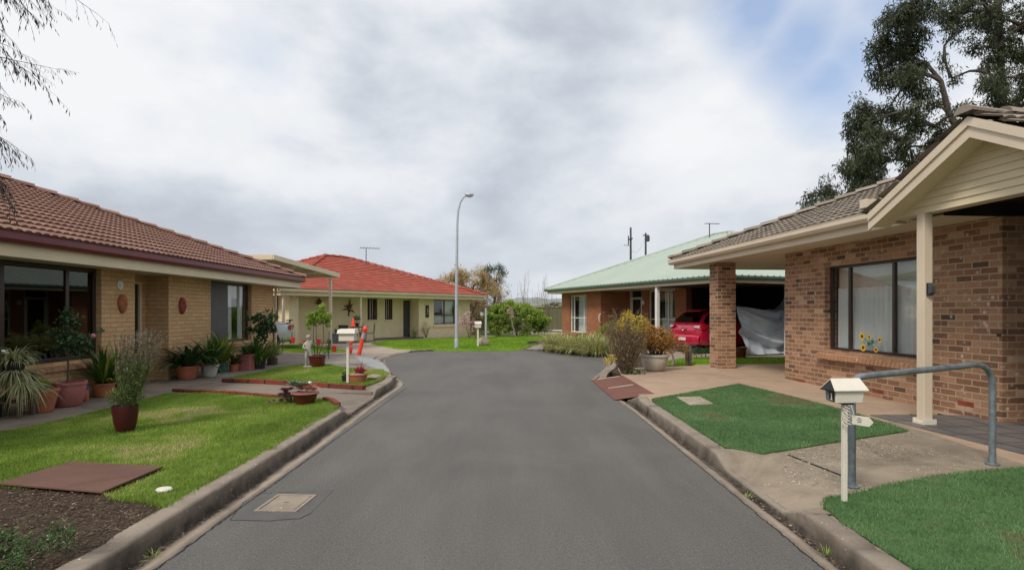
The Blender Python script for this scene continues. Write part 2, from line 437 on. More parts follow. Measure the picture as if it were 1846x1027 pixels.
M['pole'] = pm('grey_lamp_pole', (.42, .45, .49), (.5, .53, .57), 4, .5, 0, metal=.3, fine=.1)
M['rust'] = mk_conc('rusty_plate', (.17, .092, .07), (.135, .072, .055), (.07, .04, .03), .6, 0, 30, .2)
M['redplate'] = mk_conc('red_oxide_plate', (.20, .09, .07), (.155, .07, .055), (.10, .05, .038), .6, 0, 30, .3)
M['slate'] = pm('slate_tile', (.12, .115, .115), (.19, .165, .15), 2.4, .6, .3, 30, fine=.3)
M['sill_tc'] = pm('orange_brick_sill', (.42, .235, .13), (.34, .18, .10), 6, .8, .3, 40, fine=.25)
M['terracotta'] = pm('terracotta', (.42, .14, .065), (.33, .11, .055), 6, .75, .2, 60, fine=.25)
M['pinkpot'] = pm('dusty_pink_pot', (.38, .13, .115), (.3, .10, .09), 5, .6, .15, 60, fine=.15)
M['redglaze'] = pm('red_glazed_pot', (.13, .02, .016), (.09, .014, .012), 4, .22, .05, fine=.1, coat=.3)
M['darkred'] = pm('dark_red_pot', (.07, .008, .012), (.05, .006, .01), 4, .35, .05, fine=.1)
M['whitepot'] = pm('white_plastic_pot', (.62, .6, .55), (.5, .48, .42), 6, .5, .05)
M['greenpot'] = pm('green_plastic_pot', (.04, .12, .075), (.03, .09, .06), 6, .5, .05)
M['blackpot'] = pm('black_plastic_pot', (.02, .02, .022), rough=.5, bs=0)
M['blue'] = pm('blue_cap', (.03, .1, .4), rough=.5, bs=0)
M['soil'] = pm('potting_soil', (.05, .033, .022), (.03, .02, .014), 20, .95, .8, 60, .02)
M['gravel'] = pm('pale_gravel', (.45, .38, .3), (.3, .24, .18), 50, .9, .9, 80, .02)
M['wood'] = pm('grey_weathered_wood', (.15, .12, .09), (.1, .08, .06), 6, .85, .3)
M['redcar'] = pm('metallic_red_paint', (.56, .008, .055), (.54, .008, .05), 2, .25, 0, metal=.25, fine=0, coat=1.)
M['silvercar'] = pm('silver_paint', (.60, .66, .74), (.60, .66, .74), 2, .3, 0, metal=.3, fine=0, coat=1.)
M['taillight'] = pm('red_lens', (.5, .01, .015), rough=.15, bs=0, fine=0, coat=1.)
M['clearlens'] = pm('clear_lens', (.75, .6, .6), rough=.15, bs=0, fine=0, coat=1.)
M['rubber'] = pm('tyre_rubber', (.02, .02, .02), rough=.85)
M['chrome'] = pm('bright_metal', (.7, .7, .72), rough=.2, bs=0, metal=1., fine=0)
M['tarp'] = pm('silver_tarpaulin', (.70, .76, .84), (.60, .66, .74), 1.5, .42, .15, 9, .02, metal=.1, fine=.1)
M['orange'] = pm('fluoro_orange_plastic', (.95, .075, .04), (.85, .06, .03), 5, .45, 0, fine=.1)
M['reflect'] = pm('grey_reflective_band', (.45, .46, .48), rough=.35, bs=0)
M['bark'] = pm('grey_brown_bark', (.12, .095, .075), (.07, .055, .042), 6, .9, .7, 30, .02, fine=.4)
M['bark_pale'] = pm('pale_bark', (.28, .25, .21), (.2, .17, .14), 6, .9, .5, 30, .02, fine=.4)
M['stem'] = pm('woody_stem', (.13, .095, .06), rough=.9)
M['stem_green'] = pm('green_stem', (.11, .13, .05), rough=.7)
M['yellow'] = pm('sunflower_yellow', (.85, .58, .02), (.8, .48, .02), 20, .6, 0)
M['brown'] = pm('sunflower_centre', (.1, .04, .01), rough=.7, bs=0)
M['leafdecal'] = pm('green_leaf_film', (.06, .2, .13), rough=.6, bs=0)
M['pinkflower'] = pm('pink_petal', (.78, .3, .38), (.7, .22, .3), 30, .6, 0)
M['whiteflower'] = pm('white_petal', (.8, .78, .74), rough=.6, bs=0)
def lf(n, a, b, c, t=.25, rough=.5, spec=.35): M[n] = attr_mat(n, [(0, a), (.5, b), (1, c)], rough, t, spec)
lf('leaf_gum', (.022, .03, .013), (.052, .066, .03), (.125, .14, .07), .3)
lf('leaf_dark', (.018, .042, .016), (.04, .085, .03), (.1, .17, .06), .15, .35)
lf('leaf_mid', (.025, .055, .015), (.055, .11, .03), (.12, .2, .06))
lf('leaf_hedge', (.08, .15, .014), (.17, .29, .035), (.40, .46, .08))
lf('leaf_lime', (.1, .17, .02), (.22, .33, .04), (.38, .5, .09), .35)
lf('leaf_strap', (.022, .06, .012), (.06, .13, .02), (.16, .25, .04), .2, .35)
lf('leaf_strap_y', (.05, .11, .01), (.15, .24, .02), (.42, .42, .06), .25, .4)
lf('leaf_spider', (.2, .24, .09), (.38, .4, .2), (.6, .58, .36), .25)
lf('leaf_grass_pale', (.24, .26, .08), (.42, .43, .16), (.62, .57, .3), .2)
lf('leaf_yellow_shrub', (.40, .30, .04), (.6, .46, .04), (.8, .62, .05), .2)
lf('leaf_brown', (.17, .125, .07), (.26, .19, .10), (.36, .28, .13), .1)
lf('leaf_orange', (.17, .09, .02), (.33, .16, .03), (.5, .28, .06), .2)
lf('leaf_autumn', (.30, .19, .075), (.46, .31, .12), (.56, .46, .18), .25)
lf('leaf_lav', (.05, .09, .02), (.11, .16, .04), (.24, .28, .09), .15)
lf('flower_lav', (.13, .09, .075), (.21, .16, .13), (.32, .26, .2), .1)
lf('leaf_twig', (.03, .03, .03), (.05, .048, .042), (.08, .075, .06), .1)
lf('leaf_succ', (.07, .15, .07), (.14, .24, .14), (.22, .33, .22), .05)
lf('leaf_succ_p', (.16, .06, .08), (.26, .11, .13), (.4, .2, .2), .05)
lf('leaf_succ_r', (.4, .1, .09), (.5, .22, .17), (.5, .34, .22), .05)
lf('leaf_red', (.28, .015, .03), (.45, .03, .06), (.6, .09, .12), .1)
lf('leaf_blossom', (.5, .22, .3), (.7, .4, .46), (.8, .6, .62), .2)
M['lawn'] = attr_mat('lawn_blade', [(0, (.14, .22, .03)), (.4, (.22, .34, .045)), (.7, (.32, .42, .075)), (1, (.50, .46, .2))], .6, .3, .25)
M['lawn_far'] = attr_mat('far_lawn_blade', [(0, (.13, .22, .02)), (.5, (.20, .315, .03)), (1, (.28, .40, .06))], .6, .3, .2)
M['turf'] = attr_mat('synthetic_turf_blade', [(0, (.075, .145, .055)), (.5, (.115, .215, .082)), (.9, (.175, .28, .12)), (1, (.2, .19, .1))], .6, .15, .25)
def mk_soilgrass(name, a, b_, c, sc=6):
    m, nt, b = base_mat(name); v = objvec(nt)
    col = ramp(nt, noise(nt, v, sc, 6, .7), [(.3, a), (.5, b_), (.72, c)])
    nt.links.new(col, b.inputs['Base Color']); b.inputs['Roughness'].default_value = .9
    b.inputs['Specular IOR Level'].default_value = .1
    bump(nt, b, noise(nt, v, 90, 4), .6, .02); return m
M['lawn_base'] = mk_soilgrass('lawn_sward', (.07, .10, .018), (.12, .17, .03), (.2, .21, .07))
M['lawn_far_base'] = mk_soilgrass('far_lawn_sward', (.12, .24, .015), (.17, .32, .02), (.22, .38, .03), 2)
M['turf_base'] = mk_soilgrass('synthetic_turf', (.05, .10, .038), (.075, .15, .055), (.13, .16, .08), 5)
M['mulch_base'] = mk_soilgrass('mulch_bed', (.035, .025, .018), (.07, .05, .036), (.12, .09, .065), 14)
M['ground'] = mk_soilgrass('paddock', (.06, .08, .03), (.1, .12, .045), (.14, .14, .07), .5)
M['chip'] = attr_mat('bark_chip', [(0, (.035, .022, .016)), (.5, (.10, .066, .046)), (.9, (.2, .15, .11)), (1, (.45, .4, .34))], .9)
M['hill'] = mk_soilgrass('hill_scrub', (.20, .225, .23), (.25, .27, .265), (.33, .33, .30), .05)
M['fence'] = pm('olive_steel_fence', (.13, .12, .065), (.11, .1, .055), 1, .6, .05)
# ================================================================ setting: ground, road, kerbs
def sheet(name, poly, top, mat, bottom=-.1, label=None):
    o = MB().prism(poly, bottom, top).build(name, mat); return struct(o, label)
def glx(X, Y): return gl(X, Y)
struct(MB().grid(lambda u, v: (-700+1400*u, -200+1100*v, -.06), 4, 4).build('ground', M['ground']))
road_l = [(-2.09,-4),(-2.10,5),(-2.15,7.6),(-2.19,9),(-2.2,11.3),(-2.42,12.1),(-2.97,13.6),(-3.72,16.2),(-4.1,17.8),(-3.98,19.3),(-3.67,20.5)]
road_far = [(-3.0,21.15),(-1,21.3),(1.2,21.1),(2.2,20.0),(2.85,18.8),(3.05,17.6)]
road_r = [(2.78,15.9),(2.33,14.1),(1.80,12.5),(1.72,11.8),(1.80,9.2),(1.83,7),(1.83,-4)]
sheet('road', road_l+road_far+road_r, 0., M['asphalt'])
def sweep(name, path, prof, hk, mat, step=.12, jit=.004, side=1, joint=None):
    P = []
    for (a, b) in zip(path[:-1], path[1:]):
        L = math.dist(a[:2], b[:2]); n = max(1, int(L/step))
        for i in range(n): P.append((a[0]+(b[0]-a[0])*i/n, a[1]+(b[1]-a[1])*i/n))
    P.append(path[-1][:2])
    for _ in range(8 if len(path) > 2 else 0):
        P = [P[0]]+[((P[i-1][0]+2*P[i][0]+P[i+1][0])/4, (P[i-1][1]+2*P[i][1]+P[i+1][1])/4) for i in range(1, len(P)-1)]+[P[-1]]
    mb = MB(); m = len(prof); dirt = []; s = 0.
    for i, p in enumerate(P):
        a = P[max(i-1, 0)]; b = P[min(i+1, len(P)-1)]
        if i: s += math.dist(P[i-1], p)
        tx, ty = b[0]-a[0], b[1]-a[1]; l = math.hypot(tx, ty); nx, ny = -ty/l*side, tx/l*side
        k = hk(s, p[0], p[1]); jn = 1 if joint and (s % joint) < step*1.1 else 0
        w = math.sin(s*1.7)*.004+math.sin(s*4.1+1)*.003
        for j, (o, z, d) in enumerate(prof):
            zz = z*k if z > 0 else z
            q = rnd.uniform(-jit, jit)
            mb.v.append((p[0]+nx*(o+q*(o > .02)+w*(o > .02)), p[1]+ny*(o+q*(o > .02)+w*(o > .02)), zz+q*.6-(.012 if jn and z > .05 else 0)))
            dirt.append(min(1, d*(.75+.25*math.sin(s*.9)*math.sin(s*2.3+1)+.3*rnd.random())+.5*jn))
    for i in range(len(P)-1):
        for j in range(m-1):
            a = i*m+j; mb.f.append((a, a+1, a+m+1, a+m) if side < 0 else (a, a+m, a+m+1, a+1))
    o = mb.build(name, mat, smooth=True, sharp=50)
    at = o.data.attributes.new('dirt', 'FLOAT', 'POINT'); at.data.foreach_set('value', dirt)
    return struct(o)
def ramp_k(a, b, fl, Y):
    if Y < a-fl or Y > b+fl: return 1.
    if a <= Y <= b: return .12
    t = (a-Y)/fl if Y < a else (Y-b)/fl
    return .12+.88*(t*t*(3-2*t))
KP = lambda g: [(g-.02,-.022,1.1),(g-.006,.012,1.),(g+.002,.06,.55),(g+.006,.10,.35),(g+.016,.117,.08),(g+.034,.1225,0),(g+.07,.1225,0),(g+.11,.122,0),(g+.155,.122,0),(g+.165,.115,.25),(g+.17,-.09,1)]
GP = lambda g: [(-.01,.002,.3),(.0,.003,.5),(.025,.004,.1),(.05,.0,0),(.08,-.008,.35),(g-.06,-.02,.9),(g-.03,-.022,1.),(g,-.024,1.)]
lp = [(-2.09,-4),(-2.10,5),(-2.15,7.6),(-2.19,9),(-2.2,11.3),(-2.42,12.1),(-2.8,12.9)]
kl = lambda s, X, Y: ramp_k(8.05, 9.5, .3, Y) if Y < 12.0 else max(.1, 1-(Y-12.0)/.7)
sweep('kerb', lp, KP(.19), kl, M['kerb'], joint=2.4)
sweep('gutter', lp, GP(.19), lambda *a: 1, M['gutter'])
rp = [(1.83,-4),(1.83,7),(1.80,9.35)]
kr = lambda s, X, Y: ramp_k(4.15, 5.15, .35, Y) if Y < 8.7 else max(.1, 1-(Y-8.9)/.45)
sweep('kerb', rp, KP(.16), kr, M['kerb'], side=-1, joint=2.4)
sweep('gutter', rp, GP(.16), lambda *a: 1, M['gutter'], side=-1)
bulb = [(1.74,12.2),(1.80,12.5),(2.33,14.1),(2.78,15.9),(3.05,17.6),(2.85,18.8),(2.2,20.0),(1.2,21.1)]
sweep('kerb', bulb, KP(.14), lambda s, X, Y: min(.75, .1+s*1.2), M['kerb'], side=-1, step=.2)
sweep('gutter', bulb, GP(.14), lambda *a: 1, M['gutter'], side=-1, step=.3)
farl = [(-3.67,20.4),(-3.0,21.15),(-1,21.3),(1.2,21.1)]
sweep('kerb', farl, [(-.02,.012,.8),(0.,.03,1.),(.03,.05,1.),(.1,.055,.6),(.13,-.05,1)], lambda *a: 1, M['kerb'], side=1, step=.25)
sweep('kerb', [(-2.8,12.9),(-2.97,13.6),(-3.72,16.2),(-4.1,17.8),(-3.98,19.3),(-3.67,20.4)], [(0,.004,.2),(.06,-.012,.9),(.1,-.012,.8),(.18,.012,.2),(.3,.022,0),(.34,-.05,0)], lambda *a: 1, M['gutter'], side=1, step=.25)
# ---- left: house path, cross path, lawns, mulch
low = lambda X, Y: gl(X, Y)-.014
sheet('path', [(-2.43,-4),(-2.43,7.95),(-3.1,7.95),(-3.1,9.6),(-2.43,9.6),(-2.5,12.0),(-2.9,12.6),(-6.2,13.0),(-6.2,-4)], low, M['path'])
MBr = MB()
def lramp(u, v):
    X = -2.385-.72*v; Y = 7.9+1.75*u; z0 = .12*ramp_k(8.05, 9.5, .3, Y)+.001
    return (X, Y, z0+(low(X, Y)+.001-z0)*v)
MBr.grid(lramp, 20, 8)
struct(MBr.build('path', M['path'], smooth=True, sharp=80))
sheet('path', [(-6.2,-4),(-6.2,13.0),(-7.2,13.6),(-9.5,13.6),(-9.5,-4)], .016, M['path'])
for y in (2.2, 4.6, 6.9, 9.2, 11.5):
    struct(MB().box(-7.44, -6.2, y, y+.012, .0, .019).build('path_joint', M['crack']))
LA = [GL(*p)[:2] for p in ((0,779),(100,759),(202,735),(262,719),(318,709))]
lawn1 = [(-6.22, 4.2), LA[0], LA[1], LA[2], LA[3], (-6.2,10.05), GL(400,708)[:2], GL(495,714)[:2], GL(560,717)[:2], GL(600,722)[:2], GL(611,728)[:2], (-2.45,7.6), (-2.44,6), (-2.44,3.9), GL(252,905)[:2], GL(205,897)[:2], GL(150,880)[:2], (-4.75,4.6), GL(10,835)[:2], (-5.3,4.9)]
struct(MB().prism(lawn1, -.05, lambda X, Y: gl(X, Y)-.004).build('lawn', M['lawn_base']))
mul_poly = [(-6.2,1.0),(-6.21,4.25),(-5.3,4.95),GL(10,835)[:2],(-4.75,4.65),GL(150,880)[:2],GL(205,897)[:2],GL(252,905)[:2],(-2.44,3.95),(-2.44,1.0)]
struct(MB().prism(mul_poly, -.05, lambda X, Y: gl(X, Y)-.008).build('garden_bed', M['mulch_base']))
lawn2 = [GL(*p)[:2] for p in ((404,684),(440,676),(480,669),(506,662),(550,657),(585,656),(629,664),(664,666),(689,667),(699,677),(683,687),(655,698),(560,694),(480,688))]
struct(MB().prism(lawn2, -.05, lambda X, Y: gl(X, Y)+.006).build('lawn', M['lawn_base']))
# ---- driveways left of the turning circle
dp = [(-2.75,12.8),(-3.3,13.65),(-4.05,16.2),(-4.42,17.8),(-4.25,19.2)]
sheet('driveway', [(-2.9,12.5)]+dp+[(-20,19.3),(-20,12.5)], .021, M['drive'])
sheet('driveway', [(-4.3,19.25),(-3.95,20.4),(-3.3,21.4),(-1,21.6),(-1,34),(-12,42),(-24,42),(-24,19.3)], .017, M['far_drive'])
sheet('driveway', [G(*p,.03) for p in ((640,642),(668,645),(690,653),(703,669),(691,668),(654,655))], .026, M['driveb'])
for a, b in (((-20,15.9),(-3.95,15.6)),):
    struct(MB().prism([a, b, (b[0], b[1]+.02), (a[0], a[1]+.02)], 0, .0235).build('driveway_joint', M['crack']))
lawn3 = [G(*p,.05) for p in ((500,632),(560,634),(628,633),(600,627),(560,622),(500,621))]
struct(MB().prism(lawn3, -.05, .045).build('lawn', M['lawn_far_base']))
lawn4 = [G(*p,.05) for p in ((668,618.5),(718,628),(772,630),(850,630.5),(938,629.5),(985,615),(990,606),(850,607.5),(755,611.5),(700,613.5))]
struct(MB().prism(lawn4, -.05, .05).build('lawn', M['lawn_far_base']))
sheet('path', [G(*p,.03) for p in ((938,631),(985,629),(1005,607),(990,606),(975,616),(958,625))], .03, M['drive'])
sheet('path', [G(*p,.02) for p in ((870,600),(1020,600),(1010,594),(880,594))], .02, M['far_drive'])
# ---- right: paths, turf panels, slate, verge in front of the green roofed house
rr = lambda pts, z=.12: [G(x, y, z) for x, y in pts]
sheet('path', [(2.13,-4),(2.13,3.78),(2.585,3.78),(2.585,5.57),(2.13,5.57),(2.13,9.33),(2.385,9.35),(2.385,12.05),(2.42,12.3),(2.6,13.6),(4.6,14.2),(6,16.4),(14,17.4),(14,-4)], .108, M['pink'])
def rampz(u, v):
    X = 2.06+.525*v; Y = 3.78+1.79*u
    k = ramp_k(4.15, 5.15, .35, Y)
    zk = .12*k+.002
    return (X, Y, zk+(.1135-zk)*v)
struct(MB().grid(rampz, 16, 8).build('path', M['pathw'], smooth=True, sharp=80))
cp = rr(((1380,818),(1640,776),(1585,762),(1600,758),(1846,825),(1846,842),(1681,856),(1500,894),(1482,917)))
X0 = 2.58
cpath = [(X0,5.43), G(1637,777,.12), G(1585,763,.12), G(1606,757,.12), G(1850,836,.12), (6.2,4.3), (6.2,4.15), G(1846,848,.12), G(1681,859,.12), G(1535,890,.12), (X0,4.02)]
sheet('path', cpath, .1145, M['pathw'])
struct(MB().prism([G(1423,818,.12), G(1527,858,.12), G(1525,860,.12), G(1420,819.5,.12)], .1, .117).build('path_joint', M['crack']))
RH = Frame(5.66, 11.5, -84.4)
sl = [RH.w(4.0,-1.28), RH.w(4.0,-.98), RH.w(4.15,-.02), RH.w(4.62,-.02), RH.w(4.62,3), RH.w(7.2,3), RH.w(7.2,-1.28)]
sheet('path', sl, .123, M['slate'], label=None)
for k in range(1, 10):
    x = 4.0+k*.4
    a, b = RH.w(x,-1.27), RH.w(x,(-.02 if x < 4.6 else 2.9)); e = .008
    struct(MB().prism([a, b, (b[0]+.001, b[1]-e), (a[0]+.001, a[1]-e)], .1, .1245).build('path_joint', M['crack']))
for k in range(0, 9):
    y = -1.1+k*.4
    a, b = RH.w(4.0 if y < -.05 else 4.62, y), RH.w(7.2, y)
    struct(MB().prism([a, b, (b[0]-.008, b[1]), (a[0]-.008, a[1])], .1, .1247).build('path_joint', M['crack']))
turfA = [(2.16,8.55)]+rr(((1178,719),(1332,692),(1440,718),(1530,742),(1600,764),(1636,776),(1500,797),(1377,817)))+[(2.16,5.62)]
struct(MB().prism(turfA, -.05, .124).build('lawn', M['turf_base']))
turfB = [(2.16,3.6), G(1484,911,.12), G(1490,897,.12), G(1536,891,.12), G(1600,876,.12), G(1681,858,.12), G(1846,843,.12), (6.3,4.05),(6.3,-1),(2.16,-1)]
struct(MB().prism(turfB, -.05, .124).build('lawn', M['turf_base']))
lawn5 = [G(*p,.11) for p in ((1180,655),(1247,657),(1420,655),(1500,655),(1500,645),(1345,645),(1240,645))]
struct(MB().prism(lawn5, -.05, .118).build('lawn', M['lawn_far_base']))
sheet('driveway', [G(*p,.06) for p in ((1120,660),(1180,655),(1420,650),(1560,650),(1560,610),(1130,615),(1100,632),(1108,645))], .06, M['far_drive'])
bed = [G(*p,.06) for p in ((978,631),(1040,634),(1100,643),(1104,655),(1097,668),(1118,676),(1215,663),(1230,655),(1180,645),(1140,612),(1010,602),(985,612))]
struct(MB().prism(bed, -.05, .065).build('garden_bed', M['mulch_base']))
# far land
def hill(u, v):
    X = -260+620*u; Y = 330+150*v
    h = 7.5+4.*math.sin(X*.018+1.3)+2.2*math.sin(X*.051)+1.0*math.sin(X*.13+.5)+.5*math.sin(X*.37)+.35*math.sin(X*.81)
    return (X, Y, -1+(h+.6*math.sin(Y*.2))*math.sin(PI*min(1, v*1.0)*.5)**.6)
struct(MB().grid(hill, 160, 10).build('hills', M['hill'], smooth=True))

# ================================================================ camera, sky and sun
cam = bpy.data.cameras.new('camera'); co = bpy.data.objects.new('camera', cam); COL.objects.link(co)
cam.sensor_width = 36; cam.lens = 36*F/1846; cam.shift_y = (HY-513.5)/1846; cam.clip_end = 3000; cam.clip_start = .05
co.location = (0, 0, CAMZ); co.rotation_euler = (PI/2, 0, 0); SC.camera = co
SC.view_settings.view_transform = 'Standard'; SC.view_settings.look = 'None'; SC.view_settings.gamma = 1
SC.view_settings.exposure = 0.45
SUN_EL, SUN_AZ = math.radians(48), math.radians(215)        # azimuth clockwise from +Y: behind the camera, to the left
w = bpy.data.worlds.new('World'); SC.world = w; w.use_nodes = True
nt = w.node_tree; bg = nt.nodes['Background']
tc = nt.nodes.new('ShaderNodeTexCoord'); dv = tc.outputs['Generated']
sky = nt.nodes.new('ShaderNodeTexSky'); sky.sky_type = 'NISHITA'; sky.sun_disc = False
sky.sun_elevation = SUN_EL; sky.sun_rotation = SUN_AZ
sp = nt.nodes.new('ShaderNodeSeparateXYZ'); nt.links.new(dv, sp.inputs[0])
mp = nt.nodes.new('ShaderNodeMapping'); mp.inputs['Scale'].default_value = (1., 1., 1.9); mp.inputs['Location'].default_value = (.35, 4.1, .6)
nt.links.new(dv, mp.inputs['Vector']); cv = mp.outputs['Vector']
n1 = noise(nt, cv, 1.5, 9, .5, .25); n2 = noise(nt, cv, 4.2, 8, .52, .2); n3 = noise(nt, cv, .8, 2, .4, 0.)
n4 = noise(nt, cv, 11., 6, .55, .3)
den = mul(nt, mul(nt, mul(nt, n1, .52), mul(nt, n4, .10), 'ADD'), mul(nt, mul(nt, n2, .30), mul(nt, n3, .16), 'ADD'), 'ADD')
def lump(px, py, r, amt):
    d = Vector(((px-CX)/F, 1, (HY-py)/F)).normalized()
    vm = nt.nodes.new('ShaderNodeVectorMath'); vm.operation = 'DOT_PRODUCT'; nt.links.new(dv, vm.inputs[0]); vm.inputs[1].default_value = d
    an_ = nt.nodes.new('ShaderNodeMath'); an_.operation = 'ARCCOSINE'; nt.links.new(vm.outputs['Value'], an_.inputs[0])
    return rng_(nt, mul(nt, an_.outputs[0], mul(nt, mul(nt, n2, .5, 'SUBTRACT'), r), 'ADD'), r, 0., 0., amt)
# banks of brighter and darker cloud
for q in ((1290,170,.30,.075),(1470,170,.16,.06),(860,330,.2,.05),(900,110,.2,.03),(720,350,.15,.04),(1150,330,.22,.03),
          (640,240,.16,-.05),(240,330,.26,-.045),(980,40,.16,-.03),(1040,60,.12,-.015),(1480,300,.2,-.04),(1180,420,.2,-.02),(330,170,.13,-.03)):
    den = mul(nt, den, lump(*q), 'ADD')
cloud = ramp(nt, den, [(.405, (.34, .375, .43)), (.455, (.42, .455, .51)), (.50, (.51, .54, .585)), (.545, (.60, .62, .65)), (.62, (.665, .675, .69))])
hz = rng_(nt, sp.outputs[2], 0., .22, .75, 0.)
cloud = mixc(nt, mul(nt, hz, .8), cloud, (.535, .56, .59))
nis = mixc(nt, 1., sky.outputs[0], (.10, .10, .10), 'MULTIPLY')
blue = mixc(nt, .5, nis, (.26, .40, .68))
def patch(px, py, r0, r1):
    d = Vector(((px-CX)/F, 1, (HY-py)/F)).normalized()
    vm = nt.nodes.new('ShaderNodeVectorMath'); vm.operation = 'DOT_PRODUCT'; nt.links.new(dv, vm.inputs[0]); vm.inputs[1].default_value = d
    an_ = nt.nodes.new('ShaderNodeMath'); an_.operation = 'ARCCOSINE'; nt.links.new(vm.outputs['Value'], an_.inputs[0])
    a = mul(nt, an_.outputs[0], mul(nt, mul(nt, n2, .5, 'SUBTRACT'), 1.1*(r1-r0)), 'ADD')
    return rng_(nt, a, r1, r0)
ms = None
for q in ((1370,15,.02,.11),(1450,70,.02,.11),(1540,90,.0,.13),(1620,30,.0,.15),(1500,130,.0,.11),(465,110,.0,.07,.35)):
    p = patch(*q[:4]) if len(q) < 5 else mul(nt, patch(*q[:4]), q[4]); ms = p if ms is None else mul(nt, ms, p, 'MAXIMUM')
ms = mul(nt, ms, .78)
# bright bank beside the blue gap
full = mixc(nt, ms, cloud, blue)
nt.links.new(full, bg.inputs['Color']); bg.inputs['Strength'].default_value = 1.0
sl_ = bpy.data.lights.new('sun', 'SUN'); sl_.energy = 1.9; sl_.angle = math.radians(14); sl_.color = (1, .93, .82)
so = bpy.data.objects.new('sun', sl_); COL.objects.link(so)
sd = Vector((math.sin(SUN_AZ)*math.cos(SUN_EL), math.cos(SUN_AZ)*math.cos(SUN_EL), math.sin(SUN_EL)))
so.rotation_euler = sd.to_track_quat('Z', 'Y').to_euler()
# ================================================================ building helpers (local frame: x along the front, y inward, z up)
def wall_x(mb, x0, x1, y, t, z0, z1, ops=()):
    ops = sorted(ops); x = x0
    for a, b, c, d in ops:
        if a > x: mb.box(x, a, y, y+t, z0, z1)
        if c > z0: mb.box(a, b, y, y+t, z0, c)
        if d < z1: mb.box(a, b, y, y+t, d, z1)
        x = b
    if x < x1: mb.box(x, x1, y, y+t, z0, z1)
def wall_y(mb, y0, y1, x, t, z0, z1, ops=()):
    ops = sorted(ops); y = y0
    for a, b, c, d in ops:
        if a > y: mb.box(x, x+t, y, a, z0, z1)
        if c > z0: mb.box(x, x+t, a, b, z0, c)
        if d < z1: mb.box(x, x+t, a, b, d, z1)
        y = b
    if y < y1: mb.box(x, x+t, y, y1, z0, z1)
def tile_slope(O, A, B, L, S, clip, mat, parent, name='roof_tiles', tw=.3, ch=.32, amp=.016, lip=.028, ns=6, vary=.5, waves=2):
    """rows of lapped tiles: O origin at the eave, A along it, B up the slope; clip(s) -> (u0, u1)"""
    O, A, B = Vector(O), Vector(A).normalized(), Vector(B).normalized(); N = A.cross(B)
    if N.z < 0: N = -N
    rows = int(math.ceil(S/ch)); cols = int(math.ceil(L/tw)); nu = cols*ns
    us = np.arange(nu+1)*tw/ns
    h = amp*(np.abs(np.cos(PI*us*waves/tw))*1.8-1)
    V = []; Fc = []; fv = []; o = np.array(O); a = np.array(A); b = np.array(B); n = np.array(N); base = 0
    for r in range(rows):
        s0 = r*ch; s1 = min(S, s0+ch*1.02)
        tones = rng.random(cols)*vary+.5-vary/2
        lines = [(s0+.035, -.006), (s0, lip), (s0+.012, lip+.006), (s1, .0)]
        for s, q in lines:
            c0, c1 = clip(min(s, S)); u = np.clip(us, c0, c1)
            hh = h+q if q >= 0 else np.full_like(h, q)
            V.append(o+u[:, None]*a+s*b+hh[:, None]*n)
        c0, c1 = clip(s0)
        ii = np.arange(nu)
        ok = (us[1:] > c0-1e-6) & (us[:-1] < c1+1e-6); ii = ii[ok]
        for l in range(3):
            q0 = base+l*(nu+1)+ii; q1 = base+(l+1)*(nu+1)+ii
            Fc.append(np.stack([q0, q0+1, q1+1, q1], 1)); fv.append(tones[np.minimum(ii//ns, cols-1)]*(1. if l else .6))  # face under each lap toned darker: gap shadow put into the colour
        base += 4*(nu+1)
    return mesh_np(name, np.concatenate(V), np.concatenate(Fc), mat, parent, np.concatenate(fv))
def ridge_caps(mb, P, Q, r=.11, L=.42):
    P, Q = Vector(P), Vector(Q); d = (Q-P); n = max(1, int(d.length/L)); d.normalize(); s = (Q-P).length/n
    up = Vector((0,0,1)); sd = d.cross(up).normalized(); up = sd.cross(d).normalized()
    for i in range(n):
        b = len(mb.v); a0 = P+d*(i*s-.03); a1 = P+d*((i+1)*s)
        for p, rr, dz in ((a0, r*1.12, .03), (a1, r*.95, .0)):
            for k in range(7):
                t = PI*k/6; mb.v.append(tuple(p+sd*math.cos(t)*rr+up*(math.sin(t)*rr*.75+dz-.035)))
        for k in range(6): mb.f.append((b+k, b+k+1, b+7+k+1, b+7+k))
        mb.f.append(tuple(b+k for k in range(7))); mb.f.append(tuple(b+13-k for k in range(7)))
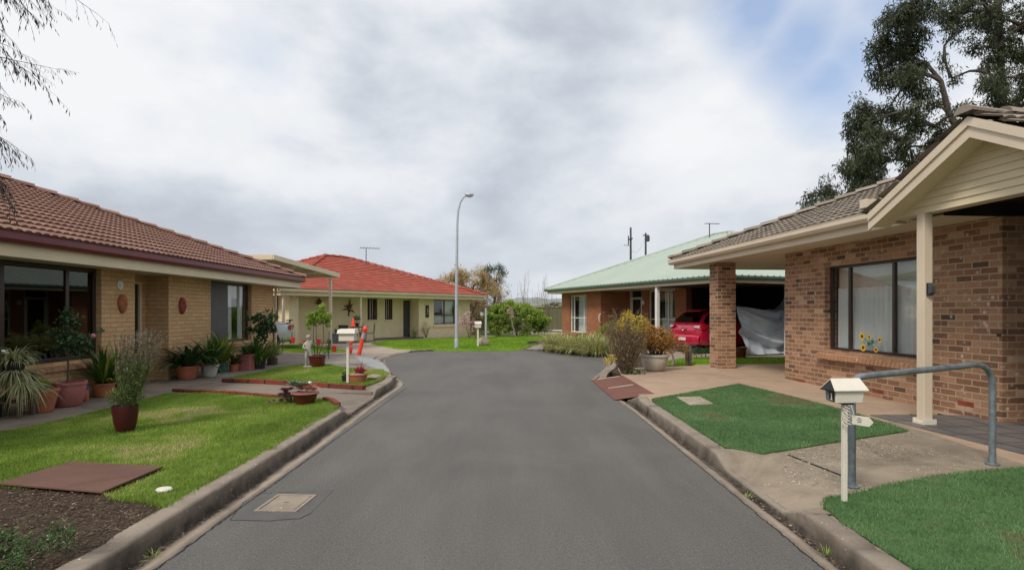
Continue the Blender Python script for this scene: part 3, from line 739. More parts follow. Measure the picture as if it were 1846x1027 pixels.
def hip_roof(root, x0, x1, y0, y1, z, tn, mat, capmat=None, ns=6, cut_front=None, **kw):
    h = (y1-y0)/2; c = math.cos(math.atan(tn)); S = h/c; rz = z+h*tn
    roof = MB().poly3([(x0,y0,z-.03),(x1,y0,z-.03),(x1-h,y0+h,rz-.03),(x0+h,y0+h,rz-.03)]).poly3([(x1,y1,z-.03),(x0,y1,z-.03),(x0+h,y0+h,rz-.03),(x1-h,y0+h,rz-.03)])\
        .poly3([(x0,y1,z-.03),(x0,y0,z-.03),(x0+h,y0+h,rz-.03)]).poly3([(x1,y0,z-.03),(x1,y1,z-.03),(x1-h,y0+h,rz-.03)]).build('roof', M['dark'], root)
    L = x1-x0
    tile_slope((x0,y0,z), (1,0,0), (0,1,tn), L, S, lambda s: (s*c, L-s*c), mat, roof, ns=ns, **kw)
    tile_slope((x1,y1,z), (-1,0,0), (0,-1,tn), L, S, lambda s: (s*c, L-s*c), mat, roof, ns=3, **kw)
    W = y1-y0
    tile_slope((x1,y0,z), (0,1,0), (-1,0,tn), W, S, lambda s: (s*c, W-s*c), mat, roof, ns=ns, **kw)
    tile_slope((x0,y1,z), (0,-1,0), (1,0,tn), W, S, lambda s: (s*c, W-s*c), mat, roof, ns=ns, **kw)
    mb = MB(); q = .05
    for a, b in (((x0,y0,z+q),(x0+h,y0+h,rz+q)), ((x1,y0,z+q),(x1-h,y0+h,rz+q)), ((x0,y1,z+q),(x0+h,y0+h,rz+q)), ((x1,y1,z+q),(x1-h,y0+h,rz+q))):
        ridge_caps(mb, a, b)
    if L > 2*h+.3: ridge_caps(mb, (x0+h,y0+h,rz+q), (x1-h,y0+h,rz+q))
    mb.build('ridge_cap', capmat or mat, roof, fv=[rnd.random() for _ in mb.f])
    return roof
def ring(mb, x0, x1, y0, y1, w, z0, z1):
    """a frame of four boards butted end to end, outer edge on the rectangle"""
    mb.box(x0, x1, y0, y0+w, z0, z1); mb.box(x0, x1, y1-w, y1, z0, z1)
    mb.box(x0, x0+w, y0+w, y1-w, z0, z1); mb.box(x1-w, x1, y0+w, y1-w, z0, z1)
def gutter_run(mb, a, b, out, z0, z1, w=.12):
    """quad-profile gutter along a-b, 'out' = outward unit vector"""
    A, B, O = Vector((*a, 0)), Vector((*b, 0)), Vector((*out, 0))
    prof = [(0,z0),(w*.72,z0),(w,z0+.05),(w,z1-.012),(w+.008,z1-.01),(w+.008,z1),(w-.012,z1),(w-.012,z0+.06),(w*.65,z0+.012),(0,z0+.012)]
    n = len(prof); vs = [tuple(p+O*o+Vector((0,0,z))) for p in (A, B) for o, z in prof]
    mb.add(vs, [(i, (i+1) % n, n+(i+1) % n, n+i) for i in range(n)]+[tuple(range(n)), tuple(range(2*n-1, n-1, -1))])
def pleats(mb, x0, x1, y, z0, z1, amp=.025, wl=.11, n=None, top=None):
    n = n or int((x1-x0)/wl*8)
    def fn(u, v):
        x = x0+(x1-x0)*u; ph = x*2*PI/wl
        zt = z1 if top is None else z1+top*abs(math.sin(x*PI/.16))
        return (x, y+amp*math.sin(ph+.6*math.sin(x*9))*(1-.35*v), z0+(zt-z0)*v)
    mb.grid(fn, n, 5)
def window(root, x0, x1, z0, z1, y, fm, gm, splits=(), fw=.045, depth=.06, rails=(), name='window', label=None):
    mb = MB(); y1 = y+depth
    mb.box(x0, x1, y, y1, z0, z0+fw); mb.box(x0, x1, y, y1, z1-fw, z1)
    mb.box(x0, x0+fw, y, y1, z0+fw, z1-fw); mb.box(x1-fw, x1, y, y1, z0+fw, z1-fw)
    xs = [x0+fw]+[s for s in splits]+[x1-fw]
    for s in splits: mb.box(s-fw*.6, s+fw*.6, y+.004, y1-.004, z0+fw, z1-fw)
    for a, b, z in rails: mb.box(a, b, y+.008, y1-.008, z-fw*.4, z+fw*.4)
    f = mb.build(name, fm, root, bevel=.003); tag(f, label)
    e = [x0+fw]+sorted(sum(([s-fw*.6, s+fw*.6] for s in splits), []))+[x1-fw]
    for i in range(0, len(e), 2):
        MB().box(e[i], e[i+1], y+depth*.45, y+depth*.45+.006, z0+fw, z1-fw).build('pane', gm, f)
    return f
def interior(root, x0, x1, y0, y1, z0, z1, mat='inside'):
    mb = MB(); t = .02
    mb.box(x0, x1, y1-t, y1, z0, z1); mb.box(x0, x0+t, y0, y1-t, z0, z1); mb.box(x1-t, x1, y0, y1-t, z0, z1); mb.box(x0+t, x1-t, y0, y1-t, z0, z0+t)
    return mb.build('inner_room', M[mat], root)

# ================================================================ left house: cream brick, brown tiles
LH = Frame(-7.45, 0, 90)
h = thing('brick_house', 'long low cream brick house with brown tiled roof and maroon gutter, left foreground', 'house', (-7.45,0,0), LH.a)
ZS = 2.27
uL = lambda px, v=0.: LH.u(px, v)
w0, w1 = 7.0, uL(183); dr0, dr1 = uL(243), 12.03; v0, v1 = 13.72, 15.87; E = 17.3
mb = MB()
wall_x(mb, 2.6, dr0, 0, .24, -.05, ZS, [(w0, w1, .66, ZS)])
wall_x(mb, dr1, E, 0, .24, -.05, ZS, [(v0, v1, .68, ZS)])
wall_y(mb, .24, .5, dr0-.24, .24, -.05, ZS)
wall_y(mb, .24, .5, dr1, .24, -.05, ZS)
wall_x(mb, dr0-.24, dr1+.24, .5, .2, -.05, ZS, [(dr0+.02, dr1-.14, -.05, 2.12)])
wall_y(mb, .24, 9.6, E-.24, .24, -.05, ZS); wall_y(mb, .24, 9.6, 2.6, .24, -.05, ZS)
wall_x(mb, 2.6, E, 9.6, .24, -.05, ZS)
mb.build('wall', M['brick_cream'], h)
MB().box(2.6, dr0, -.035, -.001, .02, .075).box(dr1, E, -.035, -.001, .02, .075).build('footing', M['path'], h)
# sills of sloping orange brick
for a, b, z in ((w0-.03, w1+.06, .66), (v0-.03, v1+.06, .68)):
    s = MB(); n = int((b-a)/.12)
    for i in range(n):
        x = a+(b-a)*i/n; s.slab3([(x+.004,-.07,z-.075),(x+(b-a)/n-.004,-.07,z-.075),(x+(b-a)/n-.004,.1,z-.012),(x+.004,.1,z-.012)], (0,-.012,-.06))
    s.build('sill', M['sill_tc'], h, bevel=.004)
f = window(h, w0, w1, .67, ZS-.01, .10, M['frame_dark'], M['glass_dark'], splits=(8.22, 9.43), fw=.06)
b = MB().box(8.3, 9.38, .2, .205, 1.95, ZS-.03).build('blind', M['blind'], f)
s = MB(); pleats(s, w1-.62, w1-.1, .24, .7, ZS-.05, .02, .1); s.build('curtain', M['drape'], f)
f = window(h, v0, v1, .69, ZS-.01, .10, M['frame_dark'], M['glass'], splits=(14.72,), fw=.055)
MB().box(v0+.06, 14.66, .085, .095, .75, ZS-.07).build('insect_screen', M['frame_grey'], f)
s = MB(); pleats(s, 14.78, 15.2, .26, .72, ZS-.05, .03, .1); pleats(s, 15.6, 15.82, .26, .72, ZS-.05, .03, .1); s.build('curtain', M['lace'], f)
MB().box(14.78, 15.82, .3, .31, 1.86, ZS-.03).build('blind', M['blind'], f)
d = MB().box(dr0+.04, dr1-.2, .53, .57, .02, 2.08).build('door', M['black'], h)
MB().box(dr1-.2, dr1-.145, .485, .58, .0, 2.115).box(dr0+.04, dr1-.2, .49, .58, 2.08, 2.118).build('frame', M['fascia_l'], d)
interior(h, w0-.2, w1+.3, .24, 5, -.04, ZS-.02); interior(h, v0-.4, E-.3, .24, 4, -.04, ZS-.02)
EV, X0E, X1E, Y1E = -.6, 2.0, 17.95, 10.5
MB().box(X0E+.03, X1E-.03, EV+.03, Y1E-.03, ZS+.002, ZS+.02).build('soffit', M['soffit'], h)
mb = MB(); ring(mb, X0E, X1E, EV, Y1E, .028, ZS-.02, 2.43); mb.build('fascia', M['fascia_l'], h)
mb = MB()
gutter_run(mb, (X0E-.12,EV), (X1E+.13,EV), (0,-1), 2.43, 2.575, .125); gutter_run(mb, (X1E,EV), (X1E,Y1E), (1,0), 2.431, 2.574, .125)
gutter_run(mb, (X1E,Y1E), (X0E,Y1E), (0,1), 2.43, 2.575); gutter_run(mb, (X0E,Y1E), (X0E,EV), (-1,0), 2.431, 2.574)
mb.build('gutter', M['maroon'], h)
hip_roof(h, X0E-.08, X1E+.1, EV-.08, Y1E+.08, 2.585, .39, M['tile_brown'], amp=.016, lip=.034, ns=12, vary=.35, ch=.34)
MB().tube([(E+.06,-.1,2.42),(E+.06,-.06,2.3),(E+.06,-.05,.05)], .04, 8).build('downpipe', M['fascia'], h, smooth=True)
# wall ornaments
def mask(name, px, py, hh, ww, label, mat):
    u = uL(px); z = LH.z(u, 0, py); X, Y = LH.w(u, -.012)
    t = thing(name, label, 'wall mask', (X, Y, z), LH.a)
    def fn(a, b_):
        th = (a-.5)*PI; ph = (b_-.5)*PI
        x = math.sin(th)*math.cos(ph)*ww/2*(1-.18*max(0, -math.sin(ph))); zc = math.sin(ph)*hh/2; d = math.cos(th)*math.cos(ph)**.6*.075 if abs(b_-.5) < .499 else 0
        xx, zn = x/(ww/2), zc/(hh/2)
        d += .04*math.exp(-(xx/.16)**2-((zn+.05)/.24)**2)                       # nose
        d -= .03*(math.exp(-((xx-.42)/.2)**2-((zn-.22)/.12)**2)+math.exp(-((xx+.42)/.2)**2-((zn-.22)/.12)**2))
        d += .018*math.exp(-((abs(xx)-.42)/.3)**2-((zn-.42)/.08)**2)+.02*math.exp(-(xx/.33)**2-((zn+.5)/.07)**2)-.016*math.exp(-(xx/.3)**2-((zn+.42)/.04)**2)
        return (x, -max(0, d), zc)
    MB().grid(fn, 30, 36).build('face', mat, t, smooth=True, sharp=180)
    r = MB()
    for k in range(-5, 6):
        a = k*.2; r.tube([(math.sin(a)*ww*.46, -.02, math.cos(a)*hh*.47), (math.sin(a)*ww*.36, -.05, math.cos(a)*hh*.36)], .013, 6)
    r.build('hair_curl', mat, t, smooth=True)
mask('wall_mask', 219, 547, .36, .22, 'tan terracotta face hanging on brick pier beside the black door', M['terracotta'])
M['terracotta_dark'] = pm('red_terracotta', (.3, .06, .03), (.2, .04, .025), 9, .75, .3)
mask('wall_mask', 327, 551, .38, .22, 'dark red terracotta face on the wall between door and small window', M['terracotta_dark'])
u = uL(216); X, Y = LH.w(u, -.002)
t = thing('wall_plaque', 'round pale plaque fixed high on the brick pier', 'plaque', (X, Y, LH.z(u, 0, 514)), LH.a)
MB().lathe([(.085,0),(.085,.015),(.075,.022),(.07,.015),(.0,.015)], 28, M=Matrix.Rotation(PI/2, 3, 'X')).build('disc', M['white'], t, smooth=True)
MB().lathe([(.045,.014),(.04,.024),(0,.026)], 20, M=Matrix.Rotation(PI/2, 3, 'X')).build('centre', M['pole'], t, smooth=True)

# carport with skillion roof behind the left house
A, B = Vector((-7.96,18.55,3.40)), Vector((-6.95,22.4,3.03)); Ld = Vector((-5.0,.35,0.0))
cpt = thing('carport', 'cream flat-roofed carport rising behind the left brick house', 'carport', (A.x, A.y, 0))
OFF = -Vector((A.x, A.y, 0))
mb = MB(); dn = Vector((0,0,-.17)); n2_ = (B-A).normalized()
P4 = [A, B, B+Ld, A+Ld]
for i in range(4):
    p, q = P4[i], P4[(i+1) % 4]; dd = (q-p).normalized(); side = Vector((-dd.y, dd.x, 0))*.06
    mb.slab3([p+OFF+dd*.06*(i % 2), q+OFF-dd*.06*(i % 2), q+OFF-dd*.06*(i % 2)+dn, p+OFF+dd*.06*(i % 2)+dn], side)
mb.build('beam', M['fascia_l'], cpt, bevel=.004)
mb = MB()
def cr(u, v):
    p = A+(B-A)*(.01+.98*v)+Ld*(.01+.98*u)+OFF; return (p.x, p.y, p.z-.05+.02*(1 if math.sin(u*5*2*PI/.2) > 0 else -1))
mb.grid(cr, 200, 2).build('roof_sheet', M['soffit'], cpt)
mb = MB()
for k in (.3, .62):
    p = A+(B-A)*k+OFF+Vector((0,0,-.1)); mb.slab3([p+Ld*.02, p+Ld*.98, p+Ld*.98+dn*.8, p+Ld*.02+dn*.8], (0,.05,0))
mb.build('rafter', M['soffit'], cpt)
for p, zz in ((A+(B-A)*.93+Ld*.045, 2.9), (A+(B-A)*.93+Ld*.95, 2.9), (A+(B-A)*.08+Ld*.95, 3.2), (A+(B-A)*.08+Ld*.14, 3.2)):
    q = p+OFF; MB().box(q.x-.05, q.x+.05, q.y-.05, q.y+.05, 0, zz).build('post', M['fascia'], cpt, bevel=.004)

# ================================================================ red roofed house across the turning circle
RD = Frame(-9.8, 23.5, math.degrees(math.atan2(.777, .63)))
h = thing('rendered_house', 'cream rendered bungalow with bright red tiled hip roof', 'house', (-9.8,23.5,0), RD.a)
ZS = 2.20; vf, vb = .7, 1.45
uR = RD.u
x_ret = uR(755, vf); xr = uR(847, vf)
D0, D1 = uR(727, vb), uR(742.5, vb)
a0, a1, b0, b1 = uR(662.5, vb), uR(680.5, vb), uR(694, vb), uR(708, vb)
W0, W1 = uR(782, vf), uR(822, vf)
zt = RD.z(a0, vb, 538); zb_ = RD.z(a0, vb, 576.5)
mb = MB()
xl = uR(527.5, 1.0)
wall_x(mb, xl, x_ret+.2, vb, .2, -.05, ZS, [(a0,a1,zb_,zt),(b0,b1,zb_,zt),(D0,D1,.05,2.1)])
wz0, wz1 = RD.z(W0, vf, 584.5), RD.z(W0, vf, 540)
wall_x(mb, x_ret, xr, vf, .2, -.05, ZS, [(W0,W1,wz0,wz1)])
wall_y(mb, vf+.2, vb, x_ret, .2, -.05, ZS)
wall_y(mb, vf+.2, 10.6, xr-.2, .2, -.05, ZS); wall_y(mb, vb, 10.6, .3, .2, -.05, ZS)
wall_x(mb, .3, xr, 10.6, .2, -.05, ZS)
wall_y(mb, .5, vb, xl-.45, .45, -.05, ZS)
wall_x(mb, .3, xl-.45, 4.5, .2, -.05, ZS)
mb.build('wall', M['render_cream'], h)
for (a, b, c, d, y) in ((a0,a1,zb_,zt,vb),(b0,b1,zb_,zt,vb)):
    f = window(h, a, b, c, d, y+.06, M['frame_dark'], M['glass'], splits=((a+b)/2,), fw=.035)
    s = MB(); pleats(s, a+(b-a)*.42, a+(b-a)*.75, y+.18, c+.02, d-.02, .02, .09); s.build('curtain', M['lace'], f)
    MB().box(a-.05, b+.05, y-.05, y+.05, c-.08, c-.005).build('sill', M['render_cream'], f)
f = window(h, W0, W1, wz0, wz1, vf+.06, M['frame_dark'], M['glass'], splits=((W0+W1)/2,), fw=.05, rails=((W0,W1,wz0+(wz1-wz0)*.38),))
s = MB(); pleats(s, W0+.05, W1-.05, vf+.2, wz0+.02, wz0+(wz1-wz0)*.37, .03, .12); s.build('curtain', M['lace'], f)
MB().box((W0+W1)/2, W1-.05, vf+.24, vf+.25, wz0+(wz1-wz0)*.38, wz1-.05).build('blind', M['blind'], f)
MB().box(W0-.06, W1+.06, vf-.07, vf+.05, wz0-.16, wz0-.005).build('sill', M['render_cream'], f)
d = MB().box(D0+.05, D1-.05, vb+.05, vb+.09, .05, 2.05).build('door', M['frame_grey'], h)
mb = MB(); mb.box(D0, D0+.05, vb+.02, vb+.1, .05, 2.1).box(D1-.05, D1, vb+.02, vb+.1, .05, 2.1).box(D0+.05, D1-.05, vb+.02, vb+.1, 2.05, 2.1).build('frame', M['black'], d)
MB().tube([(D0+.12,vb+.02,1.0),(D0+.12,vb-.01,1.05),(D0+.12,vb+.02,1.1)], .012, 6).build('handle', M['chrome'], d)
MB().prism([(uR(680,vb)-.2,vb-.001),(D1+.1,vb-.001),(D1+.1,vf-.1),(D0-.7,vf+.25)], .02, .1).build('step', M['slate'], h)
interior(h, a0-.5, b1+.4, vb+.2, 4.4, .0, ZS-.02); interior(h, x_ret+.3, xr-.3, vf+.2, 4.4, .0, ZS-.02)
W_, H_ = 12.87, 11.38
MB().box(.03, W_-.03, .03, H_-.03, ZS+.002, ZS+.02).build('soffit', M['soffit'], h)
mb = MB(); ring(mb, 0, W_, 0, H_, .028, ZS-.015, 2.36); mb.build('fascia', M['fascia_l'], h)
mb = MB(); gutter_run(mb, (-.12,0), (W_+.12,0), (0,-1), 2.335, 2.47, .12); gutter_run(mb, (W_,0), (W_,H_), (1,0), 2.336, 2.469); gutter_run(mb, (0,H_), (0,0), (-1,0), 2.336, 2.469); gutter_run(mb, (W_,H_), (0,H_), (0,1), 2.335, 2.47)
mb.build('gutter', M['fascia_l'], h)
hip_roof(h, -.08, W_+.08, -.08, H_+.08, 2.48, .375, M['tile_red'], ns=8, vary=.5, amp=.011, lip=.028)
for px, v in ((650, .12), (511, .12)):
    u = uR(px, v); MB().box(u-.045, u+.045, v-.045, v+.045, 0, ZS).build('post', M['fascia'], h, bevel=.004)
# things on the red roofed house's walls
def on_rd(px, py, v): u = uR(px, v); X, Y = RD.w(u, v); return (X, Y, RD.z(u, v, py)), u
loc, u = on_rd(770, 561, vf-.01)
t = thing('wall_art', 'black rectangular cut-metal panel on the cream wall', 'wall art', loc, RD.a)
MB().box(-.12,.12,-.02,0,-.34,.34).build('panel', M['black'], t)
mb = MB(); mb.tube([(-.05,-.03,-.2),(.03,-.03,-.05),(-.02,-.03,.08),(.05,-.03,.2)], .018, 6).ball((.04,-.03,.02), .045, 8, 6, (1,.3,1)); mb.build('motif', M['stone'], t)
loc, u = on_rd(629, 554, vb-.02)
t = thing('wall_ornament', 'dark metal spray of leaves on the porch wall', 'wall ornament', loc, RD.a)
mb = MB()
for k in range(9):
    a = k*.7; r = .2+.12*(k % 3)
    mb.tube([(0,0,-.1),(math.cos(a)*r*.5,-.02,math.sin(a)*r*.55),(math.cos(a)*r,-.03,math.sin(a)*r)], [.01,.045,.004], 5)
mb.tube([(0,0,-.1),(-.03,0,-.3),(.0,-.02,-.42)], [.015,.02,.05], 6)
mb.build('leaves', M['rust'], t)
loc, u = on_rd(573, 545, vb-.02)
t = thing('wall_lamp', 'small brown carriage lamp high on the porch wall', 'lamp', loc, RD.a)
MB().box(-.05,.05,-.03,0,-.08,.08).build('bracket', M['rust'], t)
MB().lathe([(.03,-.14),(.09,-.1),(.11,.06),(.02,.2),(.0,.24)], 8, c=(0,-.13,0)).build('lantern', M['rust'], t)

# ================================================================ green roofed house
GR = Frame(1.75, 27.4, math.degrees(math.atan2(-.927, .375)))
h = thing('brick_house', 'orange brick house with pale green metal roof and open carport', 'house', (1.75,27.4,0), GR.a)
ZS = 2.38; uG = GR.u; L_, H_ = 11.9, 10.9
f1 = uG(1083, .6); bk = 2.0; bw = uG(1237, bk)
x0 = uG(1013, .6)
q0, q1 = uG(1027, .6), uG(1057, .6); qz0, qz1 = GR.z(q0, .6, 598), GR.z(q1, .6, 531)
d0, d1 = uG(1135, bk), uG(1157, bk); e0, e1 = uG(1169, bk), uG(1217, bk)
qz1 = min(qz1, ZS)
mb = MB()
wall_x(mb, x0, f1, .6, .22, -.05, ZS, [(q0,q1,qz0,qz1)])
wall_y(mb, .82, bk, f1-.22, .22, -.05, ZS)
ez0 = GR.z(e0, bk, 603)
wall_x(mb, f1-.22, bw, bk, .22, -.05, ZS, [(d0,d1,.05,ZS),(e0,e1,max(.3, ez0),ZS)])
wall_y(mb, .82, 10.2, x0, .22, -.05, ZS); wall_y(mb, bk+.22, 10.2, bw-.22, .22, -.05, ZS)
wall_x(mb, x0, L_-.5, 10.2, .22, -.05, ZS)
wall_y(mb, 5.9, 10.2, L_-.72, .22, -.05, ZS)
mb.build('wall', M['brick_orange'], h)
wf = M['frame_white']
f = window(h, q0, q1, qz0, qz1, .68, wf, M['glass'], splits=(q0+(q1-q0)*.18, q0+(q1-q0)*.78), fw=.05, rails=((q0,q1,GR.z(q1,.6,573)),))
s = MB(); pleats(s, q0+.3, q1-.4, .95, qz0+.03, qz1-.03, .02, .14); s.build('curtain', M['lace'], f)
s = MB()
n = int((q1-q0)/.12)
for i in range(n): x = q0+(q1-q0)*i/n; s.box(x+.005, x+(q1-q0)/n-.005, .53, .68, qz0-.12, qz0-.01)
s.build('sill', M['brick_orange'], h)
f = window(h, e0, e1, max(.3, ez0), ZS-.02, bk+.06, wf, M['glass'], splits=(e0+(e1-e0)*.33, e0+(e1-e0)*.72), fw=.05, rails=((e0,e1,GR.z(e1,bk,576)),))
s = MB(); pleats(s, e0+(e1-e0)*.36, e0+(e1-e0)*.95, bk+.25, .5, 1.25, .03, .12); pleats(s, e0+(e1-e0)*.4, e0+(e1-e0)*.7, bk+.3, 1.2, ZS-.05, .02, .14); s.build('curtain', M['lace'], f)
dd = MB().box(d0+.06, d1-.06, bk+.08, bk+.11, .08, 2.02).build('door', M['dark'], h)
mb = MB(); mb.box(d0, d0+.06, bk+.03, bk+.13, .05, ZS).box(d1-.06, d1, bk+.03, bk+.13, .05, ZS).box(d0+.06, d1-.06, bk+.03, bk+.13, 2.02, 2.1).box(d0+.06, d1-.06, bk+.05, bk+.1, .08, .3)
mb.box(d0+.06, d0+.14, bk+.05, bk+.1, .3, 2.02).box(d1-.14, d1-.06, bk+.05, bk+.1, .3, 2.02).build('frame', wf, dd)
lx = (d1+e0)/2; lz = GR.z(lx, bk, 545)
MB().lathe([(.03,-.1),(.08,-.06),(.08,.06),(.03,.1)], 10, c=(lx,bk-.1,lz)).build('porch_lamp', wf, h, smooth=True)
pu = uG(1185, .1); MB().box(pu-.06, pu+.06, .04, .16, 0, ZS).build('post', wf, h, bevel=.005)
MB().box(L_-.75, L_-.3, .3, .75, 0, ZS).build('pier', M['brick_orange'], h)
MB().box(L_-.75, L_-.3, 3.45, 3.85, 0, ZS).build('pier', M['brick_orange'], h)
MB().box(L_-.75, L_-.45, 3.28, 3.44, 0, ZS).build('post', wf, h)
interior(h, x0+.25, f1-.25, .83, 4, 0., ZS-.02); interior(h, d0-.3, bw-.3, bk+.23, 5, 0., ZS-.02)
# near-black sheets, shade put into the colour, as lining of the carport
mb = MB(); mb.box(bw+.01, L_-.75, 6.3, 6.36, 0, ZS-.01).box(bw+.002, bw+.03, bk+.25, 6.3, 0, ZS-.01).box(L_-.74, L_-.72, 4.2, 5.88, 0, ZS-.01); mb.build('shade_lining', M['dark'], h)
MB().box(bw+.02, L_-.03, .03, 6.2, ZS-.012, ZS-.002).build('ceiling', M['dark'], h)  # carport ceiling near-black too, its shade is in the colour
MB().box(.03, L_-.03, .03, H_-.03, ZS+.002, ZS+.02).build('soffit', M['soffit'], h)
mb = MB(); ring(mb, 0, L_, 0, H_, .028, ZS-.02, ZS+.1); mb.build('fascia', M['fascia'], h)
mb = MB(); gutter_run(mb, (-.12,0), (L_+.12,0), (0,-1), ZS+.085, ZS+.19, .12); gutter_run(mb, (L_,0), (L_,H_), (1,0), ZS+.086, ZS+.189); gutter_run(mb, (0,H_), (0,0), (-1,0), ZS+.086, ZS+.189); gutter_run(mb, (L_,H_), (0,H_), (0,1), ZS+.085, ZS+.19)
mb.build('gutter', M['gutter_green'], h)
ze = ZS+.19; hh = H_/2; rz = ze+hh*.41; tn = .41
mb = MB()
def ribbed(A, B, C_, D_, n):
    """sheet between eave A-B and top D-C with small standing ribs running up the slope"""
    A, B, C_, D_ = map(Vector, (A, B, C_, D_)); e = (B-A).normalized(); L = (B-A).length
    def fn(u, v):
        p = A+e*(L*u); hh_ = 1. if u == 0 else 1.
        top0, top1 = (D_-A).dot(e), (C_-A).dot(e)
        a, b_ = top0*v, L+(top1-L)*v
        x = min(max(L*u, a), b_); up = (D_-A)-e*top0
        k = int(round(u*n)) % 6
        return A+e*x+up*v+Vector((0,0,.035 if k == 0 else 0.))
    mb.grid(fn, n, 24)
x0, x1, y0, y1 = -.1, L_+.1, -.1, H_+.1; hh = (y1-y0)/2; rz = ze+hh*tn
ribbed((x0,y0,ze),(x1,y0,ze),(x1-hh,y0+hh,rz),(x0+hh,y0+hh,rz), 288)
ribbed((x1,y0,ze),(x1,y1,ze),(x1-hh,y0+hh,rz),(x1-hh,y0+hh,rz), 264)
ribbed((x1,y1,ze),(x0,y1,ze),(x0+hh,y0+hh,rz),(x1-hh,y0+hh,rz), 288)
ribbed((x0,y1,ze),(x0,y0,ze),(x0+hh,y0+hh,rz),(x0+hh,y0+hh,rz), 264)
rf = mb.build('roof', M['steel_green'], h)
mb = MB(); q = .03
for a, b in (((x0,y0,ze+q),(x0+hh,y0+hh,rz+q)), ((x1,y0,ze+q),(x1-hh,y0+hh,rz+q)), ((x0,y1,ze+q),(x0+hh,y0+hh,rz+q)), ((x1,y1,ze+q),(x1-hh,y0+hh,rz+q)), ((x0+hh,y0+hh,rz+q),(x1-hh,y0+hh,rz+q))):
    mb.tube([a, b], .06, 6)
mb.build('ridge_cap', M['steel_green'], rf)

# ================================================================ right house: clinker brick, cream gable portico
h = thing('brick_house', 'brown clinker brick house with cream gabled portico, right foreground', 'house', (5.66,11.5,0), RH.a)
ZS = 2.69; E1 = 4.61
wx0, wx1 = 1.25, 3.40; wz0, wz1 = .80, 2.32
mb = MB()
wall_x(mb, 0, E1, 0, .24, .0, ZS, [(wx0,wx1,wz0,wz1)])
wall_y(mb, .24, 2.6, E1-.24, .24, .0, ZS)
wall_x(mb, E1, 6.6, 2.6, .24, .0, ZS, [(5.0,5.95,.12,2.2)])
wall_y(mb, 0.24, 2.6, 6.6, .24, .0, ZS); wall_x(mb, 6.6, 12, 0, .24, .0, ZS, [(8,10,.8,2.2)])
wall_y(mb, .24, 10, 0, .24, .0, ZS); wall_x(mb, 0, 12, 10, .24, .0, ZS); wall_y(mb, .24, 10, 11.76, .24, 0, ZS)
mb.build('wall', M['brick_dark'], h)
f = window(h, wx0, wx1, wz0, wz1, .11, M['frame_dark'], M['glass'], splits=(uw1 := RH.u(1530.7, .11), uw2 := RH.u(1610, .11)), fw=.045)
s = MB(); pleats(s, wx0+.05, wx1-.05, .22, wz0+.01, wz1-.42, .022, .105, top=.02); s.build('curtain', M['lace'], f)
MB().box(wx0+.04, wx1-.04, .26, .264, wz1-.62, wz1-.03).build('blind', M['blind'], f)
s = MB(); n = 28
for i in range(n):
    a = wx0-.14+(wx1-wx0+.28)*i/n; b = a+(wx1-wx0+.28)/n-.012; dz = rnd.uniform(-.004, .004)
    s.slab3([(a,-.085,wz0-.085+dz),(b,-.085,wz0-.085+dz),(b,.11,wz0-.01),(a,.11,wz0-.01)], (0,-.02,-.085))
s.build('sill', brick_mat('sill_brick', (.38,.21,.12), (.50,.31,.20), (.3,.2,.13), 1., 1., .0, chips=(.66,.5,.36)), h, bevel=.006)
for px, py in ((1443,686),(1583,705),(1741,727)):
    a = RH.u(px, 0); z = RH.z(a, 0, py); MB().box(a-.115, a+.115, -.006, .004, z-.03, z+.03).build('vent_brick', M['terracotta_dark'], h)
a = RH.u(1801, 0); MB().box(a-.03, a+.03, -.003, .004, RH.z(a,0,604)-.02, RH.z(a,0,604)+.02).build('weep_hole', M['black'], h)
interior(h, wx0-.5, wx1+.6, .25, 4.5, .1, ZS-.02)
window(h, 8, 10, .8, 2.2, .11, M['frame_dark'], M['glass'], splits=(9.,))
d = MB().box(5.03, 5.92, 2.66, 2.7, .13, 2.17).build('door', M['dark'], h)
MB().tube([(5.12,2.65,1.05),(5.12,2.6,1.1),(5.12,2.65,1.15)], .012, 6).build('handle', M['chrome'], d)
MB().box(5.0, 5.03, 2.6, 2.72, .12, 2.2).box(5.92, 5.95, 2.6, 2.72, .12, 2.2).box(5.03, 5.92, 2.6, 2.72, 2.17, 2.2).build('frame', M['fascia'], d)
# pillar at the far corner of the patio
MB().box(-2.48, -2.03, -.46, -.01, .09, ZS).build('pier', M['brick_dark'], h)
MB().box(-3.2, -2.75, 5.2, 5.65, .09, ZS).build('pier', M['brick_dark'], h)
# eaves
ex0, ex1, ey0, ey1 = -4.0, 12.6, -.78, 10.6
MB().prism([(ex0+.03,ey0+.03),(4.55,ey0+.03),(4.55,2.6),(6.75,2.6),(6.75,ey0+.03),(ex1-.03,ey0+.03),(ex1-.03,ey1-.03),(ex0+.03,ey1-.03)], ZS+.002, ZS+.02).build('soffit', M['soffit'], h)
mb = MB()
mb.box(ex0, 4.05, ey0, ey0+.03, ZS-.02, 2.80).box(7.0, ex1, ey0, ey0+.03, ZS-.02, 2.80).box(ex0, ex0+.03, ey0+.03, ey1, ZS-.02, 2.80).box(ex0+.03, ex1, ey1-.03, ey1, ZS-.02, 2.8)
mb.build('fascia', M['fascia'], h, bevel=.003)
mb = MB()
gutter_run(mb, (ex0-.12,ey0), (4.02,ey0), (0,-1), 2.79, 2.925, .12); gutter_run(mb, (ex0,ey1), (ex0,ey0), (-1,0), 2.791, 2.924, .12); gutter_run(mb, (7.0,ey0), (ex1,ey0), (0,-1), 2.79, 2.925, .12)
mb.build('gutter', M['fascia'], h)
hip_roof(h, ex0-.08, ex1+6, ey0-.07, ey1+.08, 2.935, .385, M['tile_grey'], ns=12, tw=.36, ch=.33, amp=.010, lip=.022)
